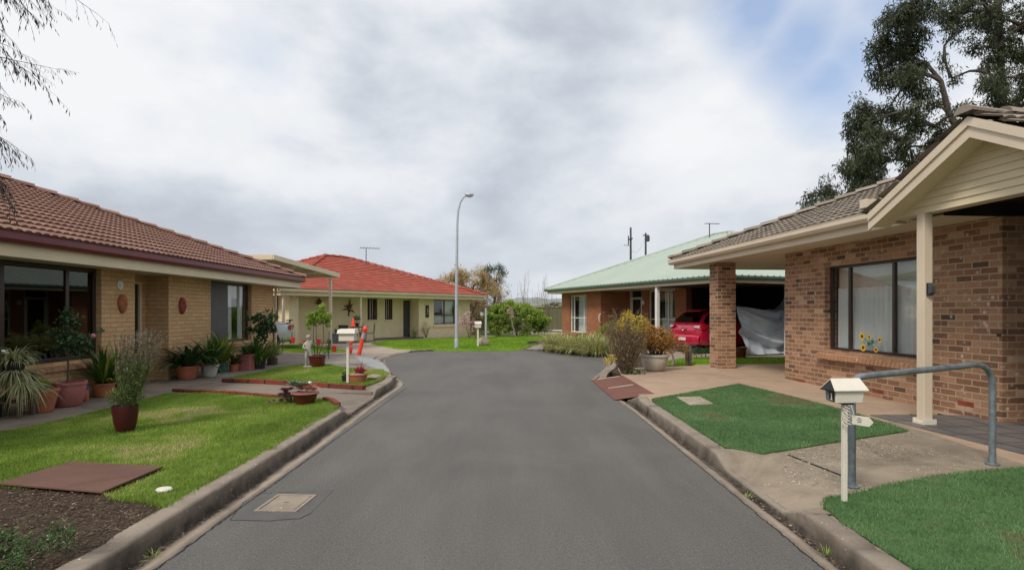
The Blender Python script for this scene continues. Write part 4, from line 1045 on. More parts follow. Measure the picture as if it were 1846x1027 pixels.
# portico: gable facing the road
gx, gy, gb = 5.52, -1.05, -1.36           # apex x, boarding plane, barge plane
sl_g = .535; apz = 3.40; hw = 1.42; inn = 3.2
zline = lambda x, z0: z0-abs(x-gx)*sl_g
mb = MB()                                   # weatherboards: six lapped boards clipped to the triangle
zb0 = 2.70; top = apz+.02; nb = 9; bh = .086
for k in range(nb):
    z0_, z1_ = zb0+k*bh, min(zb0+(k+1)*bh+.02, top)
    hwx = lambda z: max(.0, (top-z)/sl_g)
    if hwx(z0_) <= .02: break
    x = [(gx-hwx(z0_), z0_), (gx+hwx(z0_), z0_), (gx+hwx(z1_), z1_), (gx-hwx(z1_), z1_)]
    mb.add([(p[0], gy-(.022 if i < 2 else .002), p[1]) for i, p in enumerate(x)]+[(p[0], gy+.02, p[1]) for p in x], [(0,1,2,3),(7,6,5,4),(0,4,5,1),(1,5,6,2),(3,2,6,7),(0,3,7,4)])
mb.build('weatherboard', M['board'], h)
mb = MB()                                   # barge boards, two stepped boards each side
for s in (-1, 1):
    for (zo, th, y0, y1) in ((3.56, .095, gb-.022, gb+.03), (3.467, .125, gb, gb+.03)):
        a = (gx, 0, zo); xe = gx+s*(1.44 if th < .1 else 1.46)
        ze_ = zo-1.45*sl_g
        mb.add([(gx,y0,zo),(xe,y0,ze_),(xe,y0,ze_-th),(gx,y0,zo-th),(gx,y1,zo),(xe,y1,ze_),(xe,y1,ze_-th),(gx,y1,zo-th)],
               [(0,1,2,3) if s > 0 else (3,2,1,0),(4,7,6,5) if s > 0 else (5,6,7,4),(0,4,5,1),(1,5,6,2),(2,6,7,3),(0,3,7,4)])
mb.build('barge_board', M['fascia'], h)
mb = MB()                                   # soffit strip under the gable overhang
for s in (-1, 1):
    mb.slab3([(gx,gb+.03,3.39),(gx+s*1.46,gb+.03,3.39-1.46*sl_g),(gx+s*1.46,gy-.003,3.39-1.46*sl_g),(gx,gy-.003,3.39)], (0,0,.02))
mb.build('verge_soffit', M['board'], h)
for s in (-1, 1):                           # eaves boxes and side gutters of the portico
    mb = MB()
    x = gx+s*1.46; lo, hi = (x-.12, x) if s < 0 else (x, x+.12)
    mb.box(lo, hi, gb-.03, -.82, 2.87, 2.985)
    mb.box(x-.02 if s < 0 else x, x if s < 0 else x+.02, gb+.032, -.8, 2.66, 2.87)
    mb.build('gutter', M['fascia'], h, bevel=.004)
MB().box(4.08, 6.96, gy+.022, gy+.16, 2.70, 2.86).build('beam', M['fascia'], h)
MB().box(4.08, 4.2, gy+.162, -.79, 2.69, 2.86).box(6.84, 6.96, gy+.162, -.79, 2.69, 2.86).build('beam', M['fascia'], h)
MB().prism([(4.21,gy+.17),(6.83,gy+.17),(6.83,-.74),(6.74,-.74),(6.74,2.59),(4.56,2.59),(4.56,-.74),(4.21,-.74)], 2.86, 2.88).build('ceiling', M['dark'], h)  # unlit portico ceiling, shade put into its near-black colour
for xx in (4.551, 6.741): MB().box(xx, xx+.009, -.74, 2.6, 2.69, 2.86).build('shade_lining', M['dark'], h)  # edge strips carry the same painted shade
cs = math.cos(math.atan(sl_g)); S = 1.56/cs
for s in (-1, 1):                          # portico tiles, running back into the main roof
    tile_slope((gx+s*1.54, gb-.03 if s < 0 else inn, 3.60-1.54*sl_g), (0,1 if s < 0 else -1,0), (-s,0,sl_g), inn-gb+.03, S,
               lambda q: (0, inn-gb+.03), M['tile_grey'], h, ns=8, tw=.3, ch=.33, amp=.014, lip=.035)
mb = MB(); ridge_caps(mb, (gx,gb-.05,3.60), (gx,inn,3.60), .10, .42); mb.build('ridge_cap', M['tile_grey'], h, fv=[rnd.random() for _ in mb.f])
for px_ in (4.59, 6.45):
    p = MB().box(px_-.057, px_+.057, -1.09, -.976, .13, 2.70).build('post', M['fascia'], h, bevel=.006)
    b = MB(); b.box(px_-.085, px_+.085, -1.118, -.948, .123, .15)
    for sx in (-1, 1):
        b.box(px_+sx*.075-.01, px_+sx*.075+.01, -1.118, -.948, .15, .185)
    b.build('foot_plate', M['cream_metal'], p)
# ================================================================ plants
def straps(name, mat, parent, n, L, w, elev=(55, 88), bend=1.6, c=(0,0,0), spread=.05, seg=6, tip=.15, az=None):
    V = []; Fc = []; fv = []
    for i in range(n):
        a = rnd.uniform(0, 2*PI) if az is None else rnd.uniform(*az); e = math.radians(rnd.uniform(*elev)); l = L*rnd.uniform(.6, 1.15); ww = w*rnd.uniform(.7, 1.2)
        p = Vector(c)+Vector((math.cos(a), math.sin(a), 0))*spread*rnd.random(); sd = Vector((-math.sin(a), math.cos(a), 0))
        b = len(V); bd = bend*rnd.uniform(.6, 1.3); tw = rnd.uniform(-.4, .4)
        for k in range(seg+1):
            t = k/seg; wd = ww*(math.sin(PI*min(.98, .12+t*.88))**.7)*(1 if t < .6 else 1-(t-.6)*(1-tip)/.4)*.5
            s2 = (sd+Vector((0,0,tw*t))).normalized()
            V += [tuple(p-s2*wd), tuple(p+s2*wd)]
            ee = e-bd*t*t; p = p+Vector((math.cos(a)*math.cos(ee), math.sin(a)*math.cos(ee), math.sin(ee)))*l/seg
        q = min(1, max(0, rnd.gauss(.5, .25)))
        for k in range(seg): Fc.append((b+2*k, b+2*k+1, b+2*k+3, b+2*k+2)); fv.append(q)
    return mesh_np(name, V, Fc, mat, parent, fv)
def sprays(name, mat, parent, n, H, r0, r1, c=(0,0,0), lean=0., rad=.004, smat=None, leaf=None, curve=.1):
    """upright wiry stems; returns the stem tips"""
    mb = MB(); tips = []; pts = []
    for i in range(n):
        a = rnd.uniform(0, 2*PI); q = math.sqrt(rnd.random()); h = H*rnd.uniform(.6, 1.05)
        p0 = Vector(c)+Vector((math.cos(a), math.sin(a), 0))*r0*q
        p2 = Vector(c)+Vector((math.cos(a+rnd.uniform(-.4,.4))*r1*q+lean*h, math.sin(a+rnd.uniform(-.4,.4))*r1*q, h))
        p1 = (p0+p2)/2+Vector((rnd.uniform(-1,1), rnd.uniform(-1,1), 0))*curve*H*.4
        mb.tube([p0, p1, p2], [rad, rad*.8, rad*.4], 4, False); tips.append(p2)
        pts += [p0.lerp(p1, t) for t in (.5, .8)]+[p1.lerp(p2, t) for t in (.1, .35, .6, .85)]
    mb.build(name, smat or mat, parent); return tips, pts
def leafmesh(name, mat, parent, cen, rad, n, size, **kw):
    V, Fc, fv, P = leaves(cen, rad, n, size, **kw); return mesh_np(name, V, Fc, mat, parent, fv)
def tree(root, trunk, blobs, nclump, nleaf, size, bark, leaf, r0=.12, clump_r=.35, asp=.35, droop=.3, up=0., twig=.012, tname='trunk', cname='crown', shell=.0, limb=True, tips=None):
    """tapered trunk, a limb to every blob of the crown, twigs to every clump, leaf-sized faces about the clumps"""
    mb = MB(); T = [Vector(p) for p in trunk]; m = len(T)
    mb.tube(T, [r0*(1-.72*i/(m-1)) for i in range(m)], 9)
    cen = []; rad = []
    tot = sum(b[3]**2 for b in blobs)
    nodes = list(T[1:]); blobs = sorted(blobs, key=lambda b: min((Vector(b[:3])-p).length for p in T[1:]))
    for (x, y, z, r) in blobs:
        C = Vector((x, y, z)); cand = [p for p in nodes if p.z < z+r*.5] or [T[-1]]
        s = min(cand, key=lambda p: (p-C).length); nodes.append(C)
        L = (C-s).length; mid = s.lerp(C, .5)+Vector((rnd.uniform(-.1,.1)*L, rnd.uniform(-.1,.1)*L, .12*L))
        rr = r0*.42*max(.18, 1-min((p-C).length for p in T[1:])/(3.2*(T[-1]-T[0]).length**.5+.5))
        if limb: mb.tube([s, s.lerp(mid, .5)+Vector((0,0,.03*L)), mid, C], [rr, rr*.8, rr*.6, rr*.3], 6, False)
        k = max(2, int(nclump*r*r/tot))
        for _ in range(k):
            d = Vector((rnd.gauss(0,1), rnd.gauss(0,1), rnd.gauss(0,1))).normalized()*r*(rnd.random()**.45)*rnd.uniform(.75, 1.2)
            p = C+d; cen.append(tuple(p)); rad.append(clump_r*rnd.uniform(.6, 1.3))
            q = mid.lerp(C, rnd.random())
            mb.tube([q, q.lerp(p, .55)+Vector((rnd.uniform(-.08,.08)*r, rnd.uniform(-.08,.08)*r, .08*r)), p], [twig, twig*.7, twig*.35], 4, False)
    mb.build(tname, bark, root, smooth=True, sharp=70)
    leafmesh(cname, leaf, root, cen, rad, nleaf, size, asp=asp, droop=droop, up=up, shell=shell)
def pot_mesh(name, parent, rt, rb, h, mat, rim=.018, soil=True, n=28, sx=1., sy=1., belly=0., lipw=.012):
    pr = [(rb*.96, 0), (rb, .006)]
    for k in range(1, 8):
        t = k/8; pr.append((rb+(rt-rb)*t+belly*math.sin(PI*t), h*t*.88+.006))
    pr += [(rt, h*.88), (rt+lipw, h*.885), (rt+lipw, h-.004), (rt+lipw*.6, h), (rt-.012, h), (rt-.02, h-.03), (rt*.9-.02, h*.6)]
    p = MB().lathe(pr, n, sx=sx, sy=sy).build(name, mat, parent, smooth=True)
    if soil: MB().lathe([((rt-.015)*.98, h-.045), ((rt-.015)*.98, h-.035), (rt*.5, h-.022), (0, h-.02)], n, sx=sx, sy=sy).build('soil', M['soil'], p)
    return p
def place(px, py, left=True, z=None):
    if left: return GL(px, py)
    X, Y = G(px, py, z); return (X, Y, z)
def pxm(px, Y): return px*Y/F
def pt(label, px, py, rt_px, rb_px, h_px, mat, group='potted plants on the left house path', cat='potted plant', name='potted_plant', z=None, **kw):
    loc = place(px, py, z is None, z); Y = loc[1]; s = Y/F
    t = thing(name, label, cat, loc, rnd.uniform(0, 6), group)
    pot_mesh('pot', t, rt_px*s, rb_px*s, h_px*s, mat, **kw); t_h = h_px*s
    return t, s, t_h

# --- the row of pots along the left house, from the camera outward
# spider plant on a timber stand
X, Y, Z = GL(24, 750); 
t = thing('stand_planter', 'trailing cream-green spider plant spilling over a timber stand by the big window', 'planter', (X, Y, Z), .1)
s = Y/F
b = MB()
for sx in (-.17, .17):
    for sy in (-.13, .13): b.box(sx-.02, sx+.02, sy-.02, sy+.02, 0, .62)
b.box(-.2, .2, -.16, .16, .60, .63).box(-.17, .17, -.14, .14, .2, .22); b.build('stand', M['wood'], t, bevel=.004)
pp = MB().lathe([(.11,.63),(.15,.8),(.16,.82),(.15,.82),(.13,.78),(0,.78)], 20).build('pot', M['blackpot'], t, smooth=True)
straps('foliage', M['leaf_spider'], t, 340, .35, .013, (10, 80), 2.9, (.0,0,.76), .10, 8)
straps('trailing_runner', M['leaf_spider'], t, 170, .5, .012, (-75, 10), .9, (.03,-.05,.66), .24, 6)
straps('trailing_runner', M['leaf_spider'], t, 190, .45, .012, (-85, 0), .6, (.16,-.06,.5), .18, 6)
t2 = thing('potted_shrub', 'dark camellia bush with white and pink flowers at the left edge of frame', 'potted plant', GL(-18, 752), 0)
pot_mesh('pot', t2, .16, .12, .28, M['blackpot'])
leafmesh('foliage', M['leaf_dark'], t2, [(0,0,.6),(.1,0,.8),(-.1,0,.5),(.12,.05,.62)], [.22,.2,.2,.2], 900, .07, asp=.5)
sprays('stem', M['stem'], t2, 8, .6, .03, .2, (0,0,.2), rad=.006)
fm = MB()
for p in ((.27,-.04,.90),(.23,-.05,.93)): fm.ball(p, .03, 8, 6, (1,1,.6), .2)
fm.build('flower', M['whiteflower'], t2)
MB().ball((.17,-.1,.81), .035, 8, 6, (1,1,.7), .2).build('flower', M['pinkflower'], t2)
# 2
t, s, h_ = pt('flared terracotta pot of bright green parsley-like leaves beside the spider plant', 75, 742, 25, 17, 42, M['terracotta'])
leafmesh('foliage', M['leaf_hedge'], t, [(0,0,h_+.04),(.06,0,h_+.03),(-.06,.02,h_+.03),(0,-.06,h_+.05)], [.11,.09,.09,.09], 1100, .035, asp=.7, up=.3)
straps('stem', M['stem_green'], t, 20, .12, .006, (50, 88), .6, (0,0,h_-.05), .1, 3)
# 3 camellia
t, s, h_ = pt('large dusty pink pot with a tall dark camellia bearing one pink flower', 122, 731, 27, 20, 44, M['pinkpot'], belly=.02, lipw=.02)
tk = [(0,0,h_-.05),(.01,0,h_+.25),(-.01,.01,h_+.5),(.02,0,h_+.75)]
bl = [(.0,0,h_+.72,.22),(-.12,.0,h_+.55,.16),(.16,0,h_+.55,.17),(.05,.0,h_+.95,.14),(.28,.02,h_+.62,.1),(-.05,.05,h_+1.05,.09)]
t.rotation_euler.z = 0
tree(t, tk, bl, 60, 1500, .055, M['stem'], M['leaf_dark'], .018, .08, .55, .1, twig=.003)
MB().ball((.44,-.05,h_+.72), .035, 10, 7, (1,.8,.9), .15).build('flower', M['pinkflower'], t)
leafmesh('leaf_sprig', M['leaf_dark'], t, [(.5,-.03,h_+.76),(.42,0,h_+.66),(.55,-.02,h_+.8)], [.05,.05,.03], 45, .05, asp=.4)
MB().tube([(.12,0,h_+.6),(.33,-.02,h_+.68),(.52,-.03,h_+.78)], [.006,.004,.002], 5).build('branch', M['stem'], t)
# 4 jar
loc = GL(152, 723); s = loc[1]/F
t = thing('lidded_jar', 'small terracotta jar with a blue top between the pink pot and the clivias', 'jar', loc)
MB().lathe([(.045,0),(.06,.03),(.065,.13),(.055,.19),(.0,.19)], 20).build('body', M['terracotta'], t, smooth=True)
MB().lathe([(.055,.19),(.058,.195),(.056,.235),(.02,.245),(0,.245)], 20).build('lid', M['blue'], t, smooth=True)
# 5
t, s, h_ = pt('terracotta pot of strappy yellow-green clivia leaves below the brick pier', 186, 714, 18, 14, 24, M['terracotta'])
straps('foliage', M['leaf_strap'], t, 60, .75, .055, (40, 88), 1.1, (0,0,h_-.04), .06, 7)
straps('foliage', M['leaf_strap_y'], t, 40, .78, .055, (30, 80), 1.2, (.05,0,h_-.04), .08, 7)
t, s, h_ = pt('black tub of dark clivia leaves half hidden behind the jar', 176, 704, 15, 13, 20, M['blackpot'])
straps('foliage', M['leaf_strap'], t, 40, .6, .05, (45, 88), 1.2, (0,0,h_-.04), .06, 7)
t, s, h_ = pt('black tub of yellow striped leaves nearest the door recess', 212, 706, 16, 13, 22, M['blackpot'])
straps('foliage', M['leaf_strap_y'], t, 60, .8, .055, (40, 88), 1.2, (0,0,h_-.04), .06, 7)
# 6 lavender on the lawn
loc = GL(226, 777); s = loc[1]/F
t = thing('potted_plant', 'glossy dark red square-shouldered pot of wispy lavender standing alone on the lawn', 'potted plant', loc, .2)
hh = 47*s; r = 21*s
pr = [(.66*r,0),(.68*r,.01),(.86*r,hh*.35),(.98*r,hh*.8),(1.0*r,hh*.97),(1.0*r,hh),(.93*r,hh),(.9*r,hh-.03),(0,hh-.03)]
pp = MB().lathe(pr, 32).build('pot', M['darkred'], t, smooth=True)
MB().lathe([(.89*r,hh-.035),(.88*r,hh-.02),(0,hh-.012)], 24).build('soil', M['soil'], pp)
tips, pts = sprays('stem', None, t, 210, .92, .05, .24, (.02,0,hh-.03), rad=.0022, smat=M['stem_green'], curve=.12, lean=.16)
leafmesh('foliage', M['leaf_lav'], t, [tuple(p) for p in pts if p.z < hh+.5], [.035]*len([p for p in pts if p.z < hh+.5]), 5200, .042, asp=.12, up=1.2)
tp = [p for p in tips if p.z > hh+.45]
leafmesh('flower_spike', M['flower_lav'], t, sum([[tuple(p+Vector((0,0,-.022*k))) for k in range(6)] for p in tp], []) , [.008]*(6*len(tp)), 4200, .018, asp=.5, up=.5)
leafmesh('foliage', M['leaf_lav'], t, [(0,0,hh+.08),(.1,0,hh+.12),(-.1,.02,hh+.1)], [.14,.12,.12], 1800, .045, asp=.14, up=.8)
# dried long blades leaning out of it
straps('dry_blade', M['leaf_grass_pale'], t, 16, .5, .008, (35, 75), 1.1, (0,0,hh), .04, 6)
# 7..
t, s, h_ = pt('round terracotta pot with broad drooping dark leaves, first beside the recess', 337, 683, 20, 14, 24, M['terracotta'])
straps('foliage', M['leaf_dark'], t, 95, .78, .10, (15, 80), 1.8, (0,0,h_-.04), .07, 8)
t, s, h_ = pt('white tapered pot of upright clivia leaves', 378, 678, 15, 10, 21, M['whitepot'])
straps('foliage', M['leaf_strap'], t, 80, .85, .06, (40, 88), 1.2, (0,0,h_-.04), .07, 8)
t, s, h_ = pt('small green pot with yellow-edged leaves next to the white pot', 400, 671, 10, 9, 18, M['greenpot'])
straps('foliage', M['leaf_strap_y'], t, 50, .85, .06, (45, 88), 1.1, (0,0,h_-.04), .05, 8)
t, s, h_ = pt('smallest terracotta pot, holding a low tuft of dark leaves', 422, 669, 8.5, 7, 13, M['terracotta'])
straps('foliage', M['leaf_dark'], t, 60, .4, .04, (20, 85), 1.5, (0,0,h_-.02), .04, 6)
loc = GL(444, 667); s = loc[1]/F
t = thing('potted_plant', 'square pinkish concrete planter with moulded ornament and a dark tuft', 'potted plant', loc, math.radians(90), 'potted plants on the left house path')
a = 10.5*s; hh = 29*s
pp = MB().box(-a*1.05,a*1.05,-a*1.05,a*1.05,0,.05).box(-a,a,-a,a,.05,hh-.05).box(-a*1.08,a*1.08,-a*1.08,a*1.08,hh-.05,hh).build('pot', M['pinkpot'], t, bevel=.01)
MB().tube([(-a*.6,a+.0,.3),(-a*.3,a+.01,.2),(0,a+.01,.26),(a*.3,a+.01,.2),(a*.6,a,.3)], .018, 6).tube([(0,a+.01,.26),(0,a+.01,.1)], .015, 6).build('ornament', M['pinkpot'], pp)
straps('foliage', M['leaf_dark'], t, 70, .3, .04, (20, 85), 1.4, (0,0,hh), .08, 6)
# tall frangipani-like shrub and grasses at the house corner
t, s, h_ = pt('tall shrub with glossy dark leaves in a dark tub against the house corner', 466, 664, 13, 11, 20, M['blackpot'])
t.rotation_euler.z = 0
tree(t, [(0,0,h_-.05),(-.03,0,h_+.3),(.02,0,h_+.6),(.05,0,h_+.85)], [(.0,0,h_+.95,.22),(.2,-.03,h_+1.05,.2),(-.15,0,h_+.75,.18),(.25,0,h_+.8,.18),(.3,.05,h_+1.0,.14),(.1,0,h_+.6,.18)], 40, 620, .14, M['stem'], M['leaf_dark'], .022, .12, .35, .0, up=.2, twig=.006)
straps('foliage', M['leaf_strap'], t, 90, .9, .055, (40, 85), 1.3, (.02,-.1,h_*.4), .12, 8)
straps('foliage', M['leaf_strap_y'], t, 30, .6, .05, (-20, 60), 1.2, (.02,-.15,h_+.05), .12, 8)
loc = GL(491, 657); s = loc[1]/F
t = thing('potted_plant', 'pale green bushy grass in a woven grey basket, farthest pot of the path', 'potted plant', loc, 0, 'potted plants on the left house path')
mb = MB()
for k in range(9): mb.lathe([(.13,.022*k+.001),(.142,.022*k+.011),(.13,.022*k+.021)], 20)
mb.build('basket', M['wood'], t, smooth=True)
straps('foliage', M['leaf_grass_pale'], t, 260, .62, .012, (25, 88), 1.5, (0,0,.2), .08, 6)
straps('foliage', M['leaf_strap'], t, 120, .5, .012, (25, 88), 1.4, (0,0,.2), .1, 6)
t = thing('potted_plant', 'low wide bowl of small mixed succulents behind the parsley pot', 'potted plant', GL(104, 716), 0, 'potted plants on the left house path')
pot_mesh('pot', t, .16, .12, .2, M['terracotta'])
leafmesh('foliage', M['leaf_mid'], t, [(0,0,.26),(.12,0,.28),(-.12,0,.27),(.22,.05,.3),(.3,0,.3)], [.1,.09,.09,.09,.07], 700, .045, asp=.5)

# --- things on the two small lawns
def rosette(mb_fn, name, mat, parent, c, r, n=26):
    V = []; Fc = []; fv = []
    for i in range(n):
        a = i*2.39996; q = (i+1)/n; e = math.radians(78-62*q); l = r*(.45+.6*q); w = r*.34*(.6+.5*q)
        d = Vector((math.cos(a)*math.cos(e), math.sin(a)*math.cos(e), math.sin(e))); sd = Vector((-math.sin(a), math.cos(a), 0)); up = d.cross(sd)*-1
        b = len(V); c_ = Vector(c)
        V += [tuple(c_), tuple(c_+d*l*.6-sd*w*.5+up*.02*r), tuple(c_+d*l+up*.06*r), tuple(c_+d*l*.6+sd*w*.5+up*.02*r)]
        Fc.append((b, b+1, b+2, b+3)); fv.append(min(1, max(0, .2+.7*q+rnd.uniform(-.1,.1))))
    return mesh_np(name, V, Fc, mat, parent, fv)
loc = GL(550, 727); s = loc[1]/F
t = thing('succulent_bowl', 'red-brown bowl of pink and green succulents with a glass ball, beside the cross path', 'potted plant', loc)
pot_mesh('pot', t, 22*s, 16*s, 20*s, M['redglaze'], lipw=.02)
MB().lathe([(22*s+.021,20*s-.012),(22*s+.024,20*s-.004),(22*s+.018,20*s+.003)], 28).build('rim', M['pinkpot'], t, smooth=True)
for (x, y, z, r, m) in ((.03,0,.2,.19,'leaf_succ_r'),(.12,.03,.19,.13,'leaf_succ_r'),(-.07,.04,.2,.15,'leaf_succ_r'),(-.13,.0,.25,.16,'leaf_succ'),(-.19,.05,.27,.15,'leaf_succ'),(-.03,.05,.25,.14,'leaf_succ')):
    rosette(None, 'succulent', M[m], t, (x, y, z), r)
MB().tube([(-.02,.06,.15),(.05,.06,.27)], .006, 5).ball((.05,.06,.3), .035, 14, 10).build('glass_ball', M['chrome'], t, smooth=True)
t = thing('succulent_clump', 'purple spreading succulent on the grass left of the red-brown bowl', 'plant', GL(528, 726))
for k in range(11):
    x, y = rnd.uniform(-.16,.14), rnd.uniform(-.1,.1); z = rnd.uniform(.05,.2)
    rosette(None, 'rosette', M['leaf_succ_p'], t, (x, y, z), rnd.uniform(.10,.15), 22)
sprays('stem', None, t, 18, .16, .05, .16, (0,0,0), rad=.007, smat=M['stem'])
t = thing('succulent_clump', 'small reddish ground succulent at the lawn edge, farther left of the bowl', 'plant', GL(500, 728))
for k in range(7): rosette(None, 'rosette', M['leaf_succ_p'], t, (rnd.uniform(-.14,.14), rnd.uniform(-.06,.06), .02+.03*rnd.random()), .075, 14)

loc = GL(645, 689); s = loc[1]/F
t = thing('oval_planter', 'oval terracotta trough of gravel with crimson leaves beside the pale letterbox', 'planter', loc)
pot_mesh('pot', t, 17*s, 14*s, 15*s, M['terracotta'], soil=False, sy=.7)
MB().lathe([(15.5*s,12.5*s),(15*s,15*s),(6*s,18*s),(0,19*s)], 24, sy=.7).build('gravel', M['gravel'], t, smooth=True)
straps('foliage', M['leaf_red'], t, 60, .16, .035, (20, 85), 1.0, (.03,0,17*s), .08, 4)
straps('foliage', M['flower_lav'], t, 16, .3, .01, (65, 88), .4, (.05,0,17*s), .04, 4)
t = thing('potted_plant', 'small black pot with lime seedlings left of the pale letterbox post', 'potted plant', GL(622, 688))
pot_mesh('pot', t, .065, .055, .13, M['blackpot'])
leafmesh('foliage', M['leaf_hedge'], t, [(0,0,.17),(-.03,0,.19)], [.05,.05], 120, .04, asp=.6)
t = thing('stone', 'flat grey stone lying on the lawn right of the oval trough', 'stone', GL(675, 684))
MB().ball((0,0,.05), .13, 12, 8, (1.15,.7,.5), .12).build('boulder', M['stone'], t, smooth=True)

loc = GL(572, 661); s = loc[1]/F
t = thing('potted_tree', 'wide red-brown tub with a round-headed lime green standard tree', 'potted tree', loc)
pot_mesh('pot', t, 15*s, 12*s, 21*s, M['redglaze'], lipw=.015)
hz_ = 21*s
tree(t, [(0,0,hz_-.05),(-.0,0,hz_+.25),(-.03,0,hz_+.5),(-.03,0,hz_+.75)], [(.0,0,hz_+1.02,.2),(.2,0,hz_+.98,.17),(-.15,0,hz_+.97,.17),(.05,0,hz_+1.2,.14),(.25,.0,hz_+.85,.12),(-.2,0,hz_+.82,.12)], 50, 1700, .08, M['stem'], M['leaf_lime'], .02, .09, .32, -.1, up=.5, twig=.004)
mb = MB().tube([(.03,0,hz_-.04),(.1,0,hz_+.2),(.17,0,hz_+.4),(.15,0,hz_+.85)], [.015,.013,.012,.008], 6).tube([(-.05,0,hz_-.04),(-.1,0,hz_+.3),(-.1,0,hz_+.85)], [.014,.011,.007], 6); mb.build('stem', M['stem'], t)
leafmesh('foliage', M['leaf_mid'], t, [(.22,0,hz_+.1),(.28,0,hz_+.22),(.3,0,hz_+.35)], [.1,.09,.06], 240, .06, asp=.3)
MB().tube([(.3,0,hz_-.1),(.31,0,hz_+.62)], .008, 5).build('stake', M['black'], t)

# shrubs and pots at the right of the road
loc = G(1129, 674, .1)+(.1,); s = loc[1]/F
t = thing('shrub', 'tall twiggy brown shrub tipped with yellow flowers at the driveway corner', 'shrub', loc)
tips, pts = sprays('stem', None, t, 150, 1.42, .1, .52, (0,0,0), rad=.007, smat=M['stem'], curve=.2)
pts = [p for p in pts if p.z > .15]
leafmesh('foliage', M['leaf_brown'], t, [tuple(p) for p in pts], [.09]*len(pts), 8000, .036, asp=.3, up=.4)
yl = [tuple(Vector(c)+Vector((rnd.uniform(-.07,.07), rnd.uniform(-.07,.07), rnd.uniform(-.07,.07)))) for c in [(-.03,-.05,1.38),(.02,-.05,1.3),(.03,-.1,1.22),(.1,-.1,1.12),(-.05,-.1,1.2),(.33,-.1,1.15),(.38,-.1,1.08),(.3,-.1,1.02),(.25,-.1,.98),(.42,-.1,1.2),(-.08,-.1,.95),(-.4,-.2,.38),(-.42,-.2,.3),(.1,-.2,.98),(-.2,-.1,1.12)]]
leafmesh('flower', M['leaf_yellow_shrub'], t, yl, [.11]*len(yl), 1700, .036, asp=.45)
leafmesh('foliage', M['leaf_mid'], t, [(.15,-.1,.08),(.3,-.1,.05),(0,-.1,.08)], [.12,.12,.12], 260, .05)
loc = G(1180, 667, .12)+(.12,); s = loc[1]/F
t = thing('barrel_pot', 'large whitewashed half-barrel pot of orange-leaved shrub on the pink driveway', 'potted plant', loc)
pot_mesh('pot', t, 24*s, 16*s, 29*s, M['barrel'], belly=.03, lipw=.03)
hz_ = 29*s
tips, pts = sprays('stem', None, t, 50, .62, .12, .42, (.02,0,hz_-.05), rad=.008, smat=M['stem'], curve=.2)
pts = [p for p in pts if p.z > hz_+.12]
leafmesh('foliage', M['leaf_orange'], t, [tuple(p) for p in pts], [.12]*len(pts), 2600, .06, asp=.35)
leafmesh('foliage', M['leaf_orange'], t, [(-.25,0,hz_+.25),(-.1,0,hz_+.55),(.1,0,hz_+.5),(.3,0,hz_+.3),(.0,-.1,hz_+.3)], [.15,.16,.16,.16,.18], 1500, .06, asp=.35)
loc = G(1213, 658, .12)+(.12,)
t = thing('shrub', 'knotted bare-stemmed shrub with thin rusty leaves right of the half-barrel pot', 'shrub', loc)
tree(t, [(0,0,0),(.02,0,.15),(-.02,0,.3)], [(-.1,0,.5,.16),(.15,0,.5,.18),(.3,0,.42,.14),(-.22,0,.4,.12),(0,0,.62,.14)], 40, 800, .05, M['bark_pale'], M['leaf_orange'], .05, .1, .35, 0, twig=.012)
for i, (px, py) in enumerate(((1238, 657), (1244, 657))):
    t = tag(MB().box(-.035,.035,-.03,.03,0,.52-.04*i).box(-.035,.035,-.03,.03,.521-.04*i,.53-.04*i).build('garden_post', M['wood'], bevel=.006), 'short grey timber post, %s of the pair by the lawn' % ('left' if i == 0 else 'right'), 'post', 'timber posts beside the rusty shrub')
    X, Y = G(px, py, .12); t.location = (X, Y, .12)
loc = G(1335, 645, .12)+(.12,)
t = thing('tub', 'empty brown glazed tub behind the brick pillar of the patio', 'tub', loc)
pot_mesh('pot', t, .18, .14, .33, M['redglaze'])
for i, (px, py) in enumerate(((1265, 645), (1255, 647), (1272, 644))):
    X, Y = G(px, py, .12)
    t = thing('small_shrub', ['low dark sprawling shrub under the back of the red car', 'tiny twiggy shrub left under the red car', 'tiny grey shrub beside the brick pillar'][i], 'shrub', (X, Y, .12))
    tree(t, [(0,0,0),(.0,0,.08),(.02,0,.15)], [(-.08,0,.18,.1),(.1,0,.2,.1),(0,0,.25,.1)], 14, 260, .05, M['stem'], M['leaf_dark'], .015, .07, .4, 0, twig=.006)
# grasses along the bulb
n_g = 0
for k in range(15):
    px = 992+k*8.1+rnd.uniform(-2, 2); py = 631+k*.75-rnd.uniform(0, 2)
    if px > 1092: continue
    X, Y = G(px, py+.5, .08); Y += .25
    t = thing('grass_clump', None, 'ornamental grass', (X, Y, .06), 0, 'ornamental grasses edging the turning circle')
    t['label'] = 'pale green arching ornamental grass clump on the edge of the turning circle'
    straps('foliage', M['leaf_grass_pale'], t, 210, .82+.12*rnd.random(), .018, (20, 88), 1.9, (0,0,0), .16, 6)
for k, (px, py) in enumerate(((1060, 618), (1035, 614), (1050, 622), (1075, 616))):
    X, Y = G(px, py, .06)
    t = thing('shrub', ['low dark shrub under the green roofed house window', 'low grey shrub left of the window sill', 'dark leafy shrub behind the pale grasses', 'small purple-brown shrub beside the round letterbox'][k], 'shrub', (X, Y, .06))
    tree(t, [(0,0,0),(0,0,.12),(0,0,.25)], [(-.15,0,.3,.16),(.15,0,.32,.16),(0,0,.42,.16)], 20, 600, .06, M['stem'], M[['leaf_dark','leaf_grass_pale','leaf_mid','leaf_brown'][k]], .02, .1, .45, 0, twig=.006)
X, Y = G(1092, 625, .06)
t = thing('shrub', 'yellow-green leafy shrub just left of the tall twiggy one', 'shrub', (X, Y, .06))
